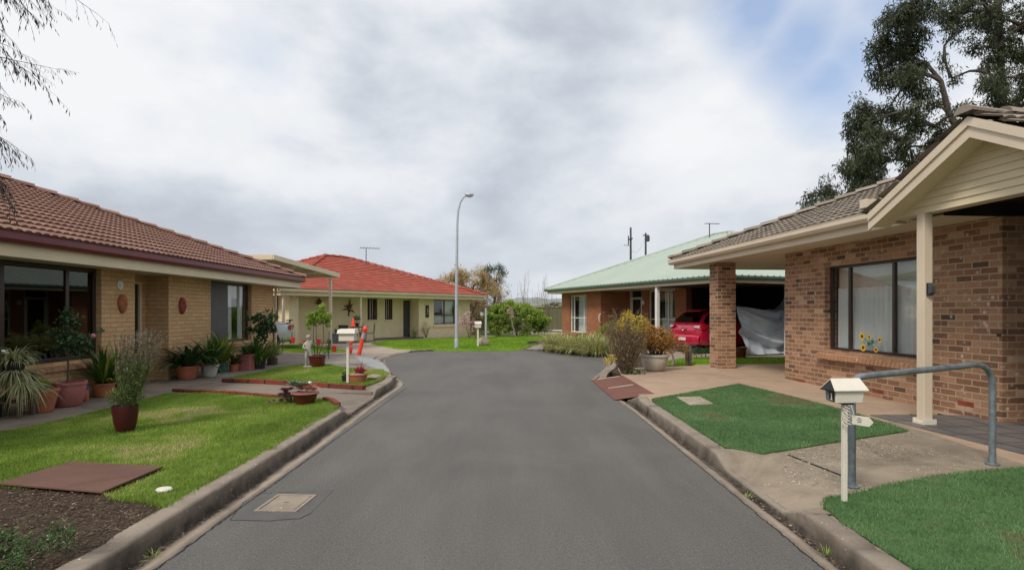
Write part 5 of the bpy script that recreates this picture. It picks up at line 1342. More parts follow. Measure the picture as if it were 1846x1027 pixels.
tree(t, [(0,0,0),(0,0,.3),(0,0,.6)], [(-.2,0,.5,.25),(.2,0,.55,.25),(0,0,.8,.22),(-.15,-.05,.3,.22),(.25,0,.9,.16)], 30, 1500, .08, M['stem'], M['leaf_hedge'], .03, .14, .3, 0, twig=.008)

# round hedge bush and the little staked tree in front of it
X, Y = G(928, 606, .05); Yh = Y+1.6; Xh = (930-CX)/F*Yh
t = thing('round_bush', 'big rounded light green bush beyond the turning circle', 'bush', (Xh, Yh, 0))
bl = []
for k in range(120):
    a = rnd.uniform(0, 2*PI); q = math.sqrt(rnd.random()); x = math.cos(a)*q*2.05; y = math.sin(a)*q*1.2
    top = 2.15*math.sqrt(max(.05, 1-(x/2.3)**2-(y/1.6)**2))*(1.-.05*x)
    bl.append((x, y, max(.3, top-.3+rnd.uniform(-.05,.05)), rnd.uniform(.24,.34)))
for k in range(22):
    a = k/22*2*PI; bl.append((math.cos(a)*1.5, math.sin(a)*1.15, rnd.uniform(.3,.9), .38))
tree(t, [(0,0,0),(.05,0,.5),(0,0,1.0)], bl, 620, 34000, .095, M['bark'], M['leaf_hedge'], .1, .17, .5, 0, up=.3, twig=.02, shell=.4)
t = thing('sapling', 'thin leaning pale-trunked sapling with white blossom in front of the round bush', 'tree', (X, Y, .05))
tree(t, [(0.05,0,0),(-.08,0,.5),(-.2,0,1.0),(-.25,0,1.4)], [(-.27,-.1,1.5,.13),(-.2,-.1,1.4,.14),(-.1,-.1,1.2,.1)], 16, 260, .06, M['bark_pale'], M['leaf_blossom'], .055, .1, .5, 0, twig=.008)
# blossom shrub at the red roofed house and other small plants there
X, Y = G(846, 610, .05)
t = thing('shrub', 'small pink blossom shrub at the right corner of the cream house', 'shrub', (X, Y, .05))
tree(t, [(0,0,0),(-.1,0,.4),(-.2,0,.8)], [(-.3,0,1.0,.3),(.05,0,.8,.25),(-.5,0,.75,.2),(.3,0,.6,.2),(-.1,0,1.3,.2)], 50, 520, .075, M['stem'], M['leaf_blossom'], .035, .14, .5, 0, twig=.01)
tree(t, [(0,0,0),(.1,-.1,.2),(.15,-.1,.3)], [(.2,-.1,.3,.2),(.4,-.1,.25,.16)], 20, 400, .08, M['stem'], M['leaf_brown'], .02, .12, .4, 0, tname='stem', cname='foliage')
for lab, px, py, v, sc, m in (('young fan-shaped olive plant against the cream wall under the black panel', 768, 611, .45, 1., 'leaf_grass_pale'), ('narrow yellow-green plant right of the dark door', 747, 611, .5, .7, 'leaf_lime')):
    u = RD.u(px, v); X, Y = RD.w(u, v)
    t = thing('small_plant', lab, 'plant', (X, Y, .05))
    sprays('stem', None, t, 16, .75*sc, .04, .3*sc, rad=.008, smat=M['stem_green'])
    leafmesh('foliage', M[m], t, [(-.15*sc,0,.5*sc),(.15*sc,0,.5*sc),(0,0,.75*sc),(0,0,.35*sc)], [.15*sc]*4, 130, .1*sc, asp=.3)

# ---- background trees
t = thing('willow_tree', 'golden brown bare-twigged tree rising behind the red tiled roof', 'tree', (-2.9, 41, 0))
bl = [(rnd.uniform(-2.3,2.1), rnd.uniform(-1.2,1.2), rnd.uniform(1.8,4.3), rnd.uniform(.5,.8)) for _ in range(60)]
bl = [b for b in bl if b[2] < 4.5-.13*(b[0]**2)]
tree(t, [(.2,0,0),(.1,0,1.0),(.0,0,2.0),(0,0,3.0)], bl, 420, 24000, .17, M['bark'], M['leaf_autumn'], .22, .34, .14, -.6, up=.9, twig=.02)
t = thing('tree', 'thin dark green tree at the right of the golden one', 'tree', (-1.35, 42, 0))
bl = [(rnd.uniform(-.7,.7), rnd.uniform(-.4,.4), rnd.uniform(1.8,4.9), rnd.uniform(.25,.5)) for _ in range(18)]
tree(t, [(0,0,0),(0,0,1.5),(.1,0,3),(.2,0,4.2)], bl, 90, 2600, .16, M['bark'], M['leaf_dark'], .12, .3, .25, 0, up=.5, twig=.02)
t = thing('bare_tree', 'leafless brown thicket tree at the right end of the cream house', 'tree', (-2.5, 37.5, 0))
bl = [(rnd.uniform(-.9,.8), rnd.uniform(-.5,.5), rnd.uniform(.6,2.6), rnd.uniform(.3,.5)) for _ in range(20)]
tree(t, [(0,0,0),(.1,0,.8),(.0,0,1.6),(.1,0,2.4)], bl, 150, 5200, .14, M['bark'], M['leaf_brown'], .2, .3, .2, 0, up=.3, twig=.03)
for k in range(10):
    px = 905+k*13+rnd.uniform(-4,4); Y = 52+rnd.uniform(-4,5); X = (px-CX)/F*Y
    t = thing('bare_sapling', 'leafless thin sapling standing against the hills behind the olive fence', 'tree', (X, Y, 0), 0, 'bare saplings behind the fence')
    H = rnd.uniform(2.4, 4.2) if k not in (3, 6) else 5.0
    tips, pts = sprays('trunk', None, t, 14, H, .08, .7, rad=.02, smat=M['bark_pale'], curve=.15)
    leafmesh('crown', M['leaf_brown'], t, [tuple(p) for p in pts], [.3]*len(pts), 260, .12, asp=.15, up=.7)
for k in range(9):
    px = 885+k*16; Y = 44; X = (px-CX)/F*Y
    t = thing('scrub_bush', 'olive brown scrub bush along the foot of the back fence', 'bush', (X, Y+3, 0), 0, 'scrub bushes behind the fence')
    bl = [(rnd.uniform(-.8,.8), rnd.uniform(-.3,.3), rnd.uniform(.6,1.7), rnd.uniform(.3,.5)) for _ in range(9)]
    tree(t, [(0,0,0),(0,0,.4),(0,0,.8)], bl, 50, 900, .16, M['bark'], M[('leaf_brown','leaf_autumn','leaf_grass_pale')[k % 3]], .06, .3, .3, 0, twig=.02)
far = (('leaf_dark', 'dark'), ('leaf_gum', 'grey-green'), ('leaf_mid', 'mid green'))
for k in range(16):
    px = 860+k*14+rnd.uniform(-5,5); Y = 150+rnd.uniform(-20,60); X = (px-CX)/F*Y
    t = thing('far_tree', 'distant small %s tree on the flat below the hills' % far[k % 3][1], 'tree', (X, Y, 0), 0, 'distant %s trees below the hills' % far[k % 3][1])
    bl = [(rnd.uniform(-1.6,1.6), rnd.uniform(-1,1), rnd.uniform(1.2,3.2), rnd.uniform(.7,1.2)) for _ in range(7)]
    tree(t, [(0,0,0),(0,0,1.),(0,0,2)], bl, 24, 420, .45, M['bark'], M[far[k % 3][0]], .15, .5, .5, 0, twig=.04)

# eucalypts behind the right house
def gum(label, base, trunk, px_blobs, nclump, nleaf, r0, dy=1.6):
    X, Y = base
    t = thing('eucalyptus_tree', label, 'tree', (X, Y, 0))
    def P(px, py): return ((px-CX)/F*Y-X, 0, CAMZ+(HY-py)/F*Y)
    bl = []
    for (px, py, r) in px_blobs:
        x, _, z = P(px, py); bl.append((x, rnd.uniform(-dy, dy), z, r*.93*Y/F))
    tk = [(0,0,0)]+[(P(a, b)[0], rnd.uniform(-.2,.2), P(a, b)[2]) for a, b in trunk]
    tree(t, tk, bl, nclump, int(nleaf*1.5), .20, M['bark'], M['leaf_gum'], r0*.75, .33, .22, .9, twig=.018)
    return t
Y = 24.
gum('tall spreading dark gum tree with open branches behind the grey tiled roof', ((1745-CX)/F*Y, Y), [(1742,340),(1738,250),(1715,205),(1690,150),(1672,110)],
    [(1600,52,30),(1640,40,34),(1585,85,26),(1625,90,38),(1660,75,34),(1605,125,24),(1650,125,30),(1680,110,26),(1590,60,22),(1615,30,20),(1575,100,18),
     (1560,190,20),(1548,215,18),(1570,225,24),(1590,165,24),(1600,205,24),(1615,175,20),(1555,250,20),(1580,255,22),(1620,235,20),(1640,205,18),(1605,150,24),
     (1575,205,26),(1560,235,26),(1600,225,26),(1590,270,26),(1625,190,22),(1640,235,20),(1545,262,22),(1610,285,24),(1530,290,26),(1555,300,30),(1590,290,26),(1520,320,26),(1545,340,30),(1580,330,28),(1610,310,24),(1500,345,24),(1480,355,20),(1475,372,18),(1510,365,24),(1560,365,26),(1610,345,20),(1635,300,18),(1625,270,16),
     (1690,220,18),(1670,235,18),(1700,250,20),(1680,270,20),(1715,175,16)], 760, 24000, .30)
Y = 27.
gum('very tall dense gum tree at the right edge of frame', ((1815-CX)/F*Y, Y), [(1812,330),(1808,200),(1803,100),(1800,0),(1795,-90)],
    [(1720,20,30),(1750,10,34),(1790,15,36),(1830,20,40),(1870,30,40),(1730,55,28),(1770,50,32),(1815,60,34),(1850,70,38),(1745,95,24),(1785,95,28),(1830,110,34),(1870,100,36),
     (1700,35,18),(1760,-30,34),(1800,-40,40),(1850,-30,40),(1770,135,24),(1760,165,26),(1790,150,26),(1825,155,32),(1865,150,36),(1775,190,24),(1805,185,28),(1840,190,30),(1880,190,34),(1750,185,16),(1720,100,16),(1735,130,16)], 520, 18500, .36)
# overhanging weeping tree, its trunk just outside the left of the frame
t = thing('weeping_tree', 'weeping tree whose thin sparse-leaved branches hang into the top left corner', 'tree', (-6.3, 4.6, .03))
mb = MB(); mb.tube([(0,0,0),(.1,.1,1.5),(.1,.3,3),(.3,.5,4.5),(.5,.7,5.6)], [.16,.14,.11,.07,.03], 10)
LV = []
def hang(p, d, L, r, depth):
    pts = [Vector(p)]; d = Vector(d).normalized(); n = 7
    for k in range(n):
        d = (d+Vector((rnd.uniform(-.16,.16), rnd.uniform(-.16,.16), rnd.uniform(-.20,.08)))).normalized(); pts.append(pts[-1]+d*L/n)
    mb.tube(pts, [r*(1-.75*k/n) for k in range(n+1)], 4 if depth > 1 else 5, False)
    if depth < 3:
        for k in range(1, n+1):
            for _ in range(3 if depth < 2 else 1):
                if rnd.random() < .72:
                    dd = (d+Vector((rnd.uniform(-.8,.8), rnd.uniform(-.8,.8), rnd.uniform(-1.,.25)))).normalized()
                    hang(pts[k], dd, L*rnd.uniform(.25,.42), r*.5, depth+1)
    if depth >= 2:
        for p in pts[1:]:
            if rnd.random() < .75: LV.append((p, d))
for (z, x1, z1, y1) in ((4.6,.85,4.75,1.2),(4.8,.75,5.0,1.6),(4.3,.85,4.3,1.3),(3.8,.8,3.6,1.5),(3.6,.75,3.15,1.4),(3.3,.65,2.9,1.1),(4.9,1.5,5.5,1.6),(4.1,.7,3.9,1.1),(5.0,.9,5.2,1.3),(4.0,.8,4.0,1.5),(3.4,.8,3.3,1.3),(3.9,.75,3.75,1.2),(3.7,.7,3.35,1.2),(4.4,.7,4.5,1.5),(4.2,.75,4.05,1.6),(3.5,.8,3.0,1.5)):
    a = Vector((.1,.4,z)); b = Vector((x1,y1,z1)); hang(a, (b-a)+Vector((0,0,.2)), (b-a).length*.92, .008, 1)
mb.build('branch', M['bark'], t)
V = []; Fc = []; fv = []
for p, d in LV:
    a = (d*.4+Vector((rnd.uniform(-.5,.5), rnd.uniform(-.5,.5), -1.))).normalized(); sd = a.cross(Vector((rnd.random(), rnd.random(), .2))).normalized(); L = rnd.uniform(.04,.085); b = len(V)
    V += [tuple(p), tuple(p+a*L*.5-sd*L*.13), tuple(p+a*L), tuple(p+a*L*.5+sd*L*.13)]; Fc.append((b,b+1,b+2,b+3)); fv.append(rnd.random())
mesh_np('leaf_cluster', V, Fc, M['leaf_twig'], t, fv)
# bush at the very bottom left
X, Y, Z = GL(20, 1035); 
t = thing('shrub', 'low dark green shrub in the mulch at the bottom left corner', 'shrub', (X-.08, Y-.02, Z))
tree(t, [(0,0,0),(0,0,.06),(0,0,.12)], [(rnd.uniform(-.3,.24), rnd.uniform(-.25,.3), rnd.uniform(.05,.13), .09) for _ in range(16)], 60, 2600, .028, M['stem'], M['leaf_mid'], .015, .06, .35, 0, up=.3, twig=.003)
# ================================================================ street furniture and small things
# street lamp
X, Y = G(823, 626.5, .06)
zt = CAMZ+(HY-352)/F*Y
t = thing('street_lamp', 'tall grey street lamp with curved arm on the far lawn', 'street lamp', (X, Y, .05))
k = Y/F
MB().tube([(0,0,0),(.0,0,2.5),(.03,0,zt-1.2),(.06,0,zt-.7),(.14,0,zt-.35),(.26,0,zt-.14),(.36,0,zt-.08)], [.072,.062,.046,.042,.038,.034,.034], 12).build('pole', M['pole'], t, smooth=True)
MB().lathe([(.13,0),(.13,.02),(.088,.03),(.086,.35),(.078,.37)], 14).build('base', M['pole'], t, smooth=True)
hd = MB(); hd.ball((.50,0,zt-.03), .2, 14, 10, (.95,.55,.42)).build('lamp_head', M['pole'], t, smooth=True)
MB().ball((.51,0,zt-.07), .17, 12, 8, (.85,.5,.4)).build('diffuser', M['clearlens'], t, smooth=True)
# garden lamp post + small letterbox + boulder on the far lawn
X, Y = G(876, 611, .05)
t = thing('lamp_post', 'short grey garden lamp post with a side lantern beside the round bush', 'lamp post', (X, Y, .05))
MB().tube([(0,0,0),(0,0,1.62)], .055, 10).build('pole', M['pole'], t, smooth=True)
MB().tube([(0,0,1.5),(-.12,0,1.55),(-.2,0,1.5)], .015, 6).build('bracket', M['black'], t)
l = MB().lathe([(.05,1.2),(.08,1.23),(.1,1.42),(.02,1.43)], 8, c=(-.2,0,0)).build('lantern', M['whitepot'], t); MB().lathe([(.12,1.42),(.11,1.46),(.02,1.54)], 8, c=(-.2,0,0)).build('lantern_roof', M['black'], l)
def gabled_box(mb, w, d, h, rh, z, ov=.02):
    """letterbox body: width w along x, depth d along y"""
    mb.box(-w/2, w/2, -d/2, d/2, z, z+h)
X, Y = G(861.5, 624.5, .05)
t = thing('letterbox', 'small cream letterbox on a white post next to the boulder', 'letterbox', (X, Y, .05), .2)
MB().box(-.035,.035,-.035,.035,0,.78).build('post', M['white'], t, bevel=.004)
MB().box(-.12,.12,-.10,.10,.78,.93).build('box', M['cream_metal'], t, bevel=.006)
MB().slab3([(-.14,-.12,.925),(.14,-.12,.925),(.14,0,1.03),(-.14,0,1.03)], (0,0,.012)).slab3([(-.14,0,1.03),(.14,0,1.03),(.14,.12,.925),(-.14,.12,.925)], (0,0,.012)).build('lid', M['cream_metal'], t)
X, Y = G(871, 623.5, .05)
t = thing('boulder', 'rounded pinkish boulder on the far lawn behind the small letterbox', 'boulder', (X, Y, .05))
MB().ball((0,.1,.16), .26, 16, 10, (1.05,.8,.8), .08).build('rock', M['stone'], t, smooth=True, sub=1)

# pale letterbox on the left lawn
loc = GL(627, 690); s = loc[1]/F
t = thing('letterbox', 'pale lidded letterbox on a white post on the small left lawn', 'letterbox', loc, .05)
ztop = CAMZ+(HY-592.5)*s-loc[2]; zb_ = CAMZ+(HY-614)*s-loc[2]
MB().box(-.024,.024,-.024,.024,0,zb_).build('post', M['cream_metal'], t, bevel=.004)
w = 13.5*s
MB().box(-w,w,-.12,.12,zb_,ztop-.085).build('box', M['cream_metal'], t, bevel=.006)
MB().add([(-w*1.2,-.16,ztop-.09),(w*1.2,-.16,ztop-.09),(w*1.2,.16,ztop-.09),(-w*1.2,.16,ztop-.09),(-w*1.12,-.13,ztop-.01),(w*1.12,-.13,ztop-.01),(w*1.12,.13,ztop),(-w*1.12,.13,ztop)],
         [(0,3,2,1),(4,5,6,7),(0,1,5,4),(1,2,6,5),(2,3,7,6),(3,0,4,7)]).build('lid', M['cream_metal'], t, bevel=.006)
# round letterbox by the green roofed house
X, Y = G(1079, 616, .06)
t = thing('letterbox', 'white barrel-shaped letterbox on a post in front of the orange brick house', 'letterbox', (X, Y, .06), -.5)
MB().box(-.04,.04,-.04,.04,0,.52).build('post', M['white'], t)
MB().lathe([(.0,-.17),(.14,-.17),(.14,-.15),(.13,-.15),(.13,.15),(.14,.15),(.14,.17),(0,.17)], 24, c=(0,0,.66), M=Matrix.Rotation(PI/2, 3, 'X')).build('barrel', M['white'], t, smooth=True)
MB().box(-.08,.08,-.178,-.17,.72,.75).build('slot', M['black'], t)
# hose hook on the wall corner
u = GR.u(1083, .55); wx, wy = GR.w(u, .55)
t = thing('hose_hook', 'white looped hook fixed at the corner of the orange brick wall', 'hook', (wx, wy, 0), GR.a)
z = GR.z(u, .55, 573)
MB().tube([(0,0,z-.18),(0,-.07,z-.15),(0,-.09,z),(0,-.07,z+.15),(0,0,z+.18)], .022, 8).build('loop', M['white'], t, smooth=True)

# foreground letterbox (right), with number 1 and a hanging arrow sign
loc = G(1522, 903, .12)+(.12,); s = loc[1]/F
t = thing('letterbox', 'cream house-shaped letterbox numbered 1 on a white post beside the handrail', 'letterbox', loc, math.radians(5))
zr = CAMZ+(HY-682)*s-.12; ze_ = CAMZ+(HY-701)*s-.12; zb_ = CAMZ+(HY-724)*s-.12
MB().box(-.0155,.0155,-.0155,.0155,0,zb_-.012).build('post', M['cream_metal'], t, bevel=.003)
MB().box(-.04,.04,-.05,.05,zb_-.012,zb_-.001).build('bracket', M['black'], t)
Wl, Dl = .108, .064
MB().add([(-Wl*.94,-Dl*.85,zb_),(Wl*.94,-Dl*.85,zb_),(Wl*.94,Dl*.85,zb_),(-Wl*.94,Dl*.85,zb_),(-Wl,-Dl,ze_),(Wl,-Dl,ze_),(Wl,Dl,ze_),(-Wl,Dl,ze_)],
         [(0,3,2,1),(4,5,6,7),(0,1,5,4),(1,2,6,5),(2,3,7,6),(3,0,4,7)]).build('box', M['cream_metal'], t, bevel=.004)
zr2 = zr-.004
lid = MB().slab3([(-Wl-.022,-Dl-.016,ze_-.004),(Wl+.022,-Dl-.016,ze_-.004),(Wl+.010,0,zr2),(-Wl-.0,0,zr2)], (0,0,.006)).slab3([(-Wl-.0,0,zr2),(Wl+.010,0,zr2),(Wl+.022,Dl+.016,ze_-.004),(-Wl-.022,Dl+.016,ze_-.004)], (0,0,.006)).build('lid', M['cream_metal'], t)
MB().add([(-Wl-.018,-Dl-.012,ze_),(-Wl-.018,Dl+.012,ze_),(-Wl+.003,0,zr2-.004),(-Wl+.0,-Dl,ze_),(-Wl+.0,Dl,ze_),(-Wl+.02,0,zr2-.01)], [(0,2,1),(3,4,5),(0,1,4,3),(1,2,5,4),(2,0,3,5)]).build('gable_panel', M['black'], t)
MB().box(-Wl-.026,-Wl-.016,-Dl-.014,Dl+.014,ze_-.009,ze_-.001).build('gable_bar', M['black'], t)
zc = (zb_+ze_)/2
nb = MB().box(-Wl-.004,-Wl*.985,-Dl*.72,Dl*.05,zc-.035,zc+.033).build('number_plate', M['black'], t)
MB().box(-Wl-.0065,-Wl-.004,-Dl*.39,-Dl*.27,zc-.022,zc+.022).box(-Wl-.0065,-Wl-.004,-Dl*.27,-Dl*.15,zc+.01,zc+.018).box(-Wl-.0065,-Wl-.004,-Dl*.5,-Dl*.12,zc-.027,zc-.0221).build('number_one', M['white'], nb)
MB().box(-Wl-.003,-Wl*.985,Dl*.15,Dl*.7,zc-.033,zc+.03).build('end_panel', M['galv'], t)
# arrow sign hanging from twisted cord
ts = thing('arrow_sign', 'cream arrow-shaped sign tied to the post of the cream letterbox numbered 1', 'sign', (loc[0], loc[1]-.03, 0), math.radians(-6))
za, zb2 = CAMZ+(HY-746)*s, CAMZ+(HY-762)*s; xa, xb = (1530-1522)*s, (1566-1522)*s
MB().slab3([(xa,-.012,za),(xb-.03,-.012,za-.012),(xb,-.012,(za+zb2)/2-.018),(xb-.03,-.012,zb2-.018),(xa,-.012,zb2)], (0,.009,0)).build('board', M['cream_metal'], ts, bevel=.002)
mb = MB()
for i, (dx, dz, w_) in enumerate(((.035,-.02,.022),(.03,-.033,.035),(.035,-.046,.028))):
    for q in range(5):
        if rnd.random() < .85: mb.box(xa+dx+q*w_/5, xa+dx+q*w_/5+w_/7, -.0145, -.012, za+dz-.0035, za+dz+.002*(q % 2))
mb.build('lettering', M['wood'], ts)
mb = MB()
for q in range(4):
    ph = q*1.6
    mb.tube([(math.cos(ph+k*.9)*(.026+.006*math.sin(k*1.3)), math.sin(ph+k*.9)*.026, CAMZ+(HY-728)*s-k*.0125) for k in range(13)], .0035, 5)
mb.tube([(.02,-.02,CAMZ+(HY-728)*s),(.03,-.03,za+.03),(xa+.01,-.02,za-.005)], .003, 5)
mb.build('cord', M['cream_metal'], ts, smooth=True)
# handrail
a = G(1536, 876, .12); b = G(1789, 836, .12)
t = thing('handrail', 'galvanised tube handrail bent over the front path', 'handrail', (a[0], a[1], .12))
bx, by = b[0]-a[0], b[1]-a[1]
h1 = CAMZ+(HY-680)/F*a[1]-.12; h2 = CAMZ+(HY-655)/F*b[1]-.12
pts = []
def corner(p, c, q, n=7):
    P, C_, Q = Vector(p), Vector(c), Vector(q)
    return [tuple((1-t_)**2*P+2*t_*(1-t_)*C_+t_**2*Q) for t_ in [i/n for i in range(n+1)]]
ux = lambda f: (bx*f, by*f)
pts = [(0,0,0),(0,0,.3)]+corner((0,0,h1-.13),(0,0,h1),(*ux(.07),h1+(h2-h1)*.07))+[(*ux(.4),h1+(h2-h1)*.45),(*ux(.75),h2-.01)]+corner((*ux(.84),h2),(*ux(1.),h2+.005),(bx,by,h2-.22))+[(bx,by,.3),(bx,by,0)]
MB().tube(pts, .027, 14).build('rail', M['galv'], t, smooth=True)
for p in ((0,0),(bx,by)): MB().lathe([(.055,0),(.055,.008),(.03,.012),(.03,.03),(.027,.03)], 16, c=(p[0],p[1],0)).build('base_plate', M['galv'], t, smooth=True)
# wall lamp on portico post
X, Y = RH.w(4.655, -1.03)
t = thing('post_lamp', 'dark small outdoor lamp fixed to the cream portico post', 'lamp', (X, Y, CAMZ+(HY-521)/F*Y), RH.a)
MB().box(0,.018,-.04,.04,-.075,.075).build('back_plate', M['black'], t, bevel=.004)
MB().add([(.018,-.036,-.07),(.018,.036,-.07),(.018,.036,.07),(.018,-.036,.07),(.06,-.03,-.045),(.06,.03,-.045),(.06,.03,.03),(.06,-.03,.03)], [(3,2,1,0),(4,5,6,7),(0,1,5,4),(1,2,6,5),(2,3,7,6),(3,0,4,7)]).build('shade', M['frame_grey'], t, bevel=.004)
# sunflowers on the window
u0 = 2.2
fy = .108
t = thing('sunflower_decal', 'bunch of five yellow sunflowers stuck on the middle window pane', 'window sticker', (*RH.w(0, fy), 0), RH.a)
def fu(px): return RH.u(px, fy)
st = MB(); cen = []
for (px, py, r) in ((1554,606,.075),(1567,607,.05),(1586,612,.055),(1556,626,.075),(1579,630,.055)):
    u = fu(px); z = RH.z(u, fy, py); cen.append((u, z))
    mb = MB()
    for k in range(14):
        a = k*2*PI/14; w_ = .2; mb.slab3([(u,0,z),(u+math.cos(a-w_)*r*.7,-.002,z+math.sin(a-w_)*r*.7),(u+math.cos(a)*r,-.002,z+math.sin(a)*r),(u+math.cos(a+w_)*r*.7,-.002,z+math.sin(a+w_)*r*.7)], (0,.0015,0))
    fl = mb.build('petals', M['yellow'], t)
    MB().lathe([(r*.4,0),(r*.38,.003),(0,.005)], 14, c=(u,-.001,z), M=Matrix.Rotation(PI/2, 3, 'X')).build('flower_centre', M['brown'], fl)
uc, zc = fu(1570), RH.z(fu(1570), fy, 620)
for u, z in cen: st.tube([(u, .0005, z), ((u+uc)/2, .0005, (z+zc)/2-.01), (uc, .0005, zc)], .005, 4)
for k in range(6):
    a = rnd.uniform(0, 2*PI); q = Vector((uc+math.cos(a)*.05, .0005, zc+math.sin(a)*.06)); d = Vector((math.cos(a), 0, math.sin(a))); sd = Vector((-d.z, 0, d.x))
    st.slab3([q-d*.04, q-sd*.02, q+d*.045, q+sd*.02], (0,.001,0))
st.build('leaves', M['leafdecal'], t)
# plates and lids
c_ = [G(466,919,0), G(537,922,0), G(567,892,0), G(494,895,0)]
cx_, cy_ = sum(p[0] for p in c_)/4, sum(p[1] for p in c_)/4
a_ = math.atan2(c_[1][1]-c_[0][1], c_[1][0]-c_[0][0])
t = thing('manhole_cover', 'square concrete-filled manhole cover set in the asphalt, lower left', 'manhole cover', (cx_, cy_, .002), a_*.5)
mb = MB(); ring(mb, -.165,.165,-.19,.19,.028,-.01,.008); mb.build('frame', M['kerb'], t, bevel=.003)
MB().box(-.13,.13,-.155,.155,-.01,.006).build('lid', M['kerb'], t, bevel=.003)
MB().box(-.135,.135,-.16,.16,-.01,.0025).build('seal', M['crack'], t)
MB().box(-.02,.02,-.004,.004,.004,.0075).build('keyhole', M['black'], t)
pp = [G(*p) for p in ((415,937),(440,905),(470,889),(600,884),(590,895),(560,925),(540,935),(480,939))]
tag(struct(MB().prism(pp, -.01, .0025).build('road_patch', M['asph_patch'])))
mb = MB()
def crackline(pts, w=.006):
    for a, b in zip(pts[:-1], pts[1:]):
        n = max(1, int(math.dist(a, b)/.03)); prev = a
        for i in range(1, n+1):
            q = (a[0]+(b[0]-a[0])*i/n+rnd.uniform(-.008,.008), a[1]+(b[1]-a[1])*i/n+rnd.uniform(-.008,.008))
            l = math.dist(prev, q) or 1; nx, ny = -(q[1]-prev[1])/l*w*rnd.uniform(.3,1), (q[0]-prev[0])/l*w*rnd.uniform(.3,1)
            mb.add([(prev[0]-nx,prev[1]-ny,.0045),(q[0]-nx,q[1]-ny,.0045),(q[0]+nx,q[1]+ny,.0045),(prev[0]+nx,prev[1]+ny,.0045)], [(0,1,2,3)]); prev = q
crackline(pp[:4], .003); crackline(pp[5:]+[pp[0]], .003)
crackline([(-2.07,y) for y in np.arange(2.9, 11.2, .5)], .006); crackline([(1.815,y) for y in np.arange(2.9, 9., .5)], .005)
struct(mb.build('road_crack', M['crack']))
# rusty plate
pl = [GL(*p) for p in ((127,837),(294,846),(184,893),(-4,877))]
t = thing('rusty_plate', 'large flat rust-brown plate lying over mulch and lawn, lower left', 'plate', (0,0,0))
MB().slab3([(p[0], p[1], p[2]+.018) for p in pl], (0,0,.014)).build('steel_plate', M['rust'], t, bevel=.002)
t = thing('drain_lid', 'small white oval lid in the grass right of the rusty plate', 'lid', GL(296, 884))
MB().lathe([(.055,0),(.058,.012),(.05,.022),(0,.025)], 24, sx=1.05, sy=.8).build('disc', M['white'], t, smooth=True)
cs_ = [G(1220,717,.12), G(1262,716,.12), G(1286,729,.12), G(1243,731,.12)]
t = thing('concrete_slab', 'pale square paving slab sunk in the green turf', 'slab', (cs_[0][0], cs_[0][1], .12))
MB().prism([(p[0]-cs_[0][0], p[1]-cs_[0][1]) for p in cs_], -.02, .018).build('slab', M['stone'], t, bevel=.004)
# red plates bridging the gutter
t = thing('ramp_plate', 'two red oxide steel plates bridging the gutter to the pink driveway', 'ramp plate', (1.72, 9.35, 0))
for k in range(2):
    y0, y1 = k*1.36, k*1.36+1.345
    p_ = MB().slab3([(.0,y0,.006),(.68,y0,.104),(.68,y1,.104),(.0,y1,.006)], (0,0,.008)).build('plate', M['redplate'], t)
    MB().slab3([(.12,y1-.12,.0245),(.6,y1-.12,.0937),(.6,y1-.03,.0937),(.12,y1-.03,.0245)], (0,0,.009)).build('worn_strip', M['stone'], p_)
# edging bricks
def edging(label, pts, w, hgt, jit=.02):
    t = thing('brick_edging', label, 'edging', (pts[0][0], pts[0][1], pts[0][2]))
    mb = MB(); o = Vector(pts[0])
    for a, b in zip(pts[:-1], pts[1:]):
        A, B = Vector(a), Vector(b); L = (B-A).length; n = max(1, int(L/.235)); ang = math.atan2(B.y-A.y, B.x-A.x)
        for i in range(n):
            c = A.lerp(B, (i+.5)/n)-o
            Mx = Matrix.Rotation(ang+rnd.uniform(-.03,.03), 3, 'Z') @ Matrix.Rotation(rnd.uniform(-.03,.03), 3, 'Y')
            mb.obox((c.x+rnd.uniform(-.005,.005), c.y, c.z+hgt/2-.02+rnd.uniform(-.006,.006)), (L/n-.012, w, hgt), Mx)
    mb.build('bricks', M['brick_red'], t, bevel=.006)
edging('low dark red brick edging between near lawn and cross path', [GL(313,704), GL(400,708), GL(495,715), GL(520,716)], .09, .06)
edging('curved dark red brick edging at the road end of the near lawn', [GL(585,720), GL(600,723), GL(609,730)], .08, .06)
edging('dark red brick edging along the small left lawn', [GL(402,687), GL(480,690), GL(560,695), GL(657,701)], .09, .09)

# statue of a child holding something to its face
loc = GL(556, 662); s = loc[1]/F
t = thing('garden_statue', 'weathered pale stone statue of a standing child beside the red-brown tub', 'statue', loc, .3)
MB().lathe([(.13,0),(.13,.03),(.11,.045),(0,.045)], 16).build('base', M['cast_stone'], t, smooth=True)
def skin(name, V, E, R, mat, parent, root=0, sub=2):
    me = bpy.data.meshes.new(name); me.from_pydata(V, E, []); me.materials.append(mat); o = bpy.data.objects.new(name, me); setup(o, parent)
    m = o.modifiers.new('skin', 'SKIN'); m.use_smooth_shade = True
    for i, r in enumerate(R):
        q = me.skin_vertices[0].data[i]; q.radius = (r, r) if not isinstance(r, tuple) else r; q.use_root = i == root
    m2 = o.modifiers.new('sub', 'SUBSURF'); m2.levels = m2.render_levels = sub
    return o
V = [(0,0,.44),(0,-.005,.53),(0,0,.63),(0,0,.69),(0,-.005,.74),(0,-.01,.80),
     (-.05,0,.42),(-.055,-.02,.25),(-.06,0,.09),(-.062,-.05,.055),
     (.05,0,.42),(.065,-.01,.25),(.07,.01,.09),(.075,-.04,.055),
     (-.09,0,.62),(-.13,-.03,.52),(-.06,-.1,.5),(.09,0,.62),(.15,-.06,.58),(.07,-.12,.66)]
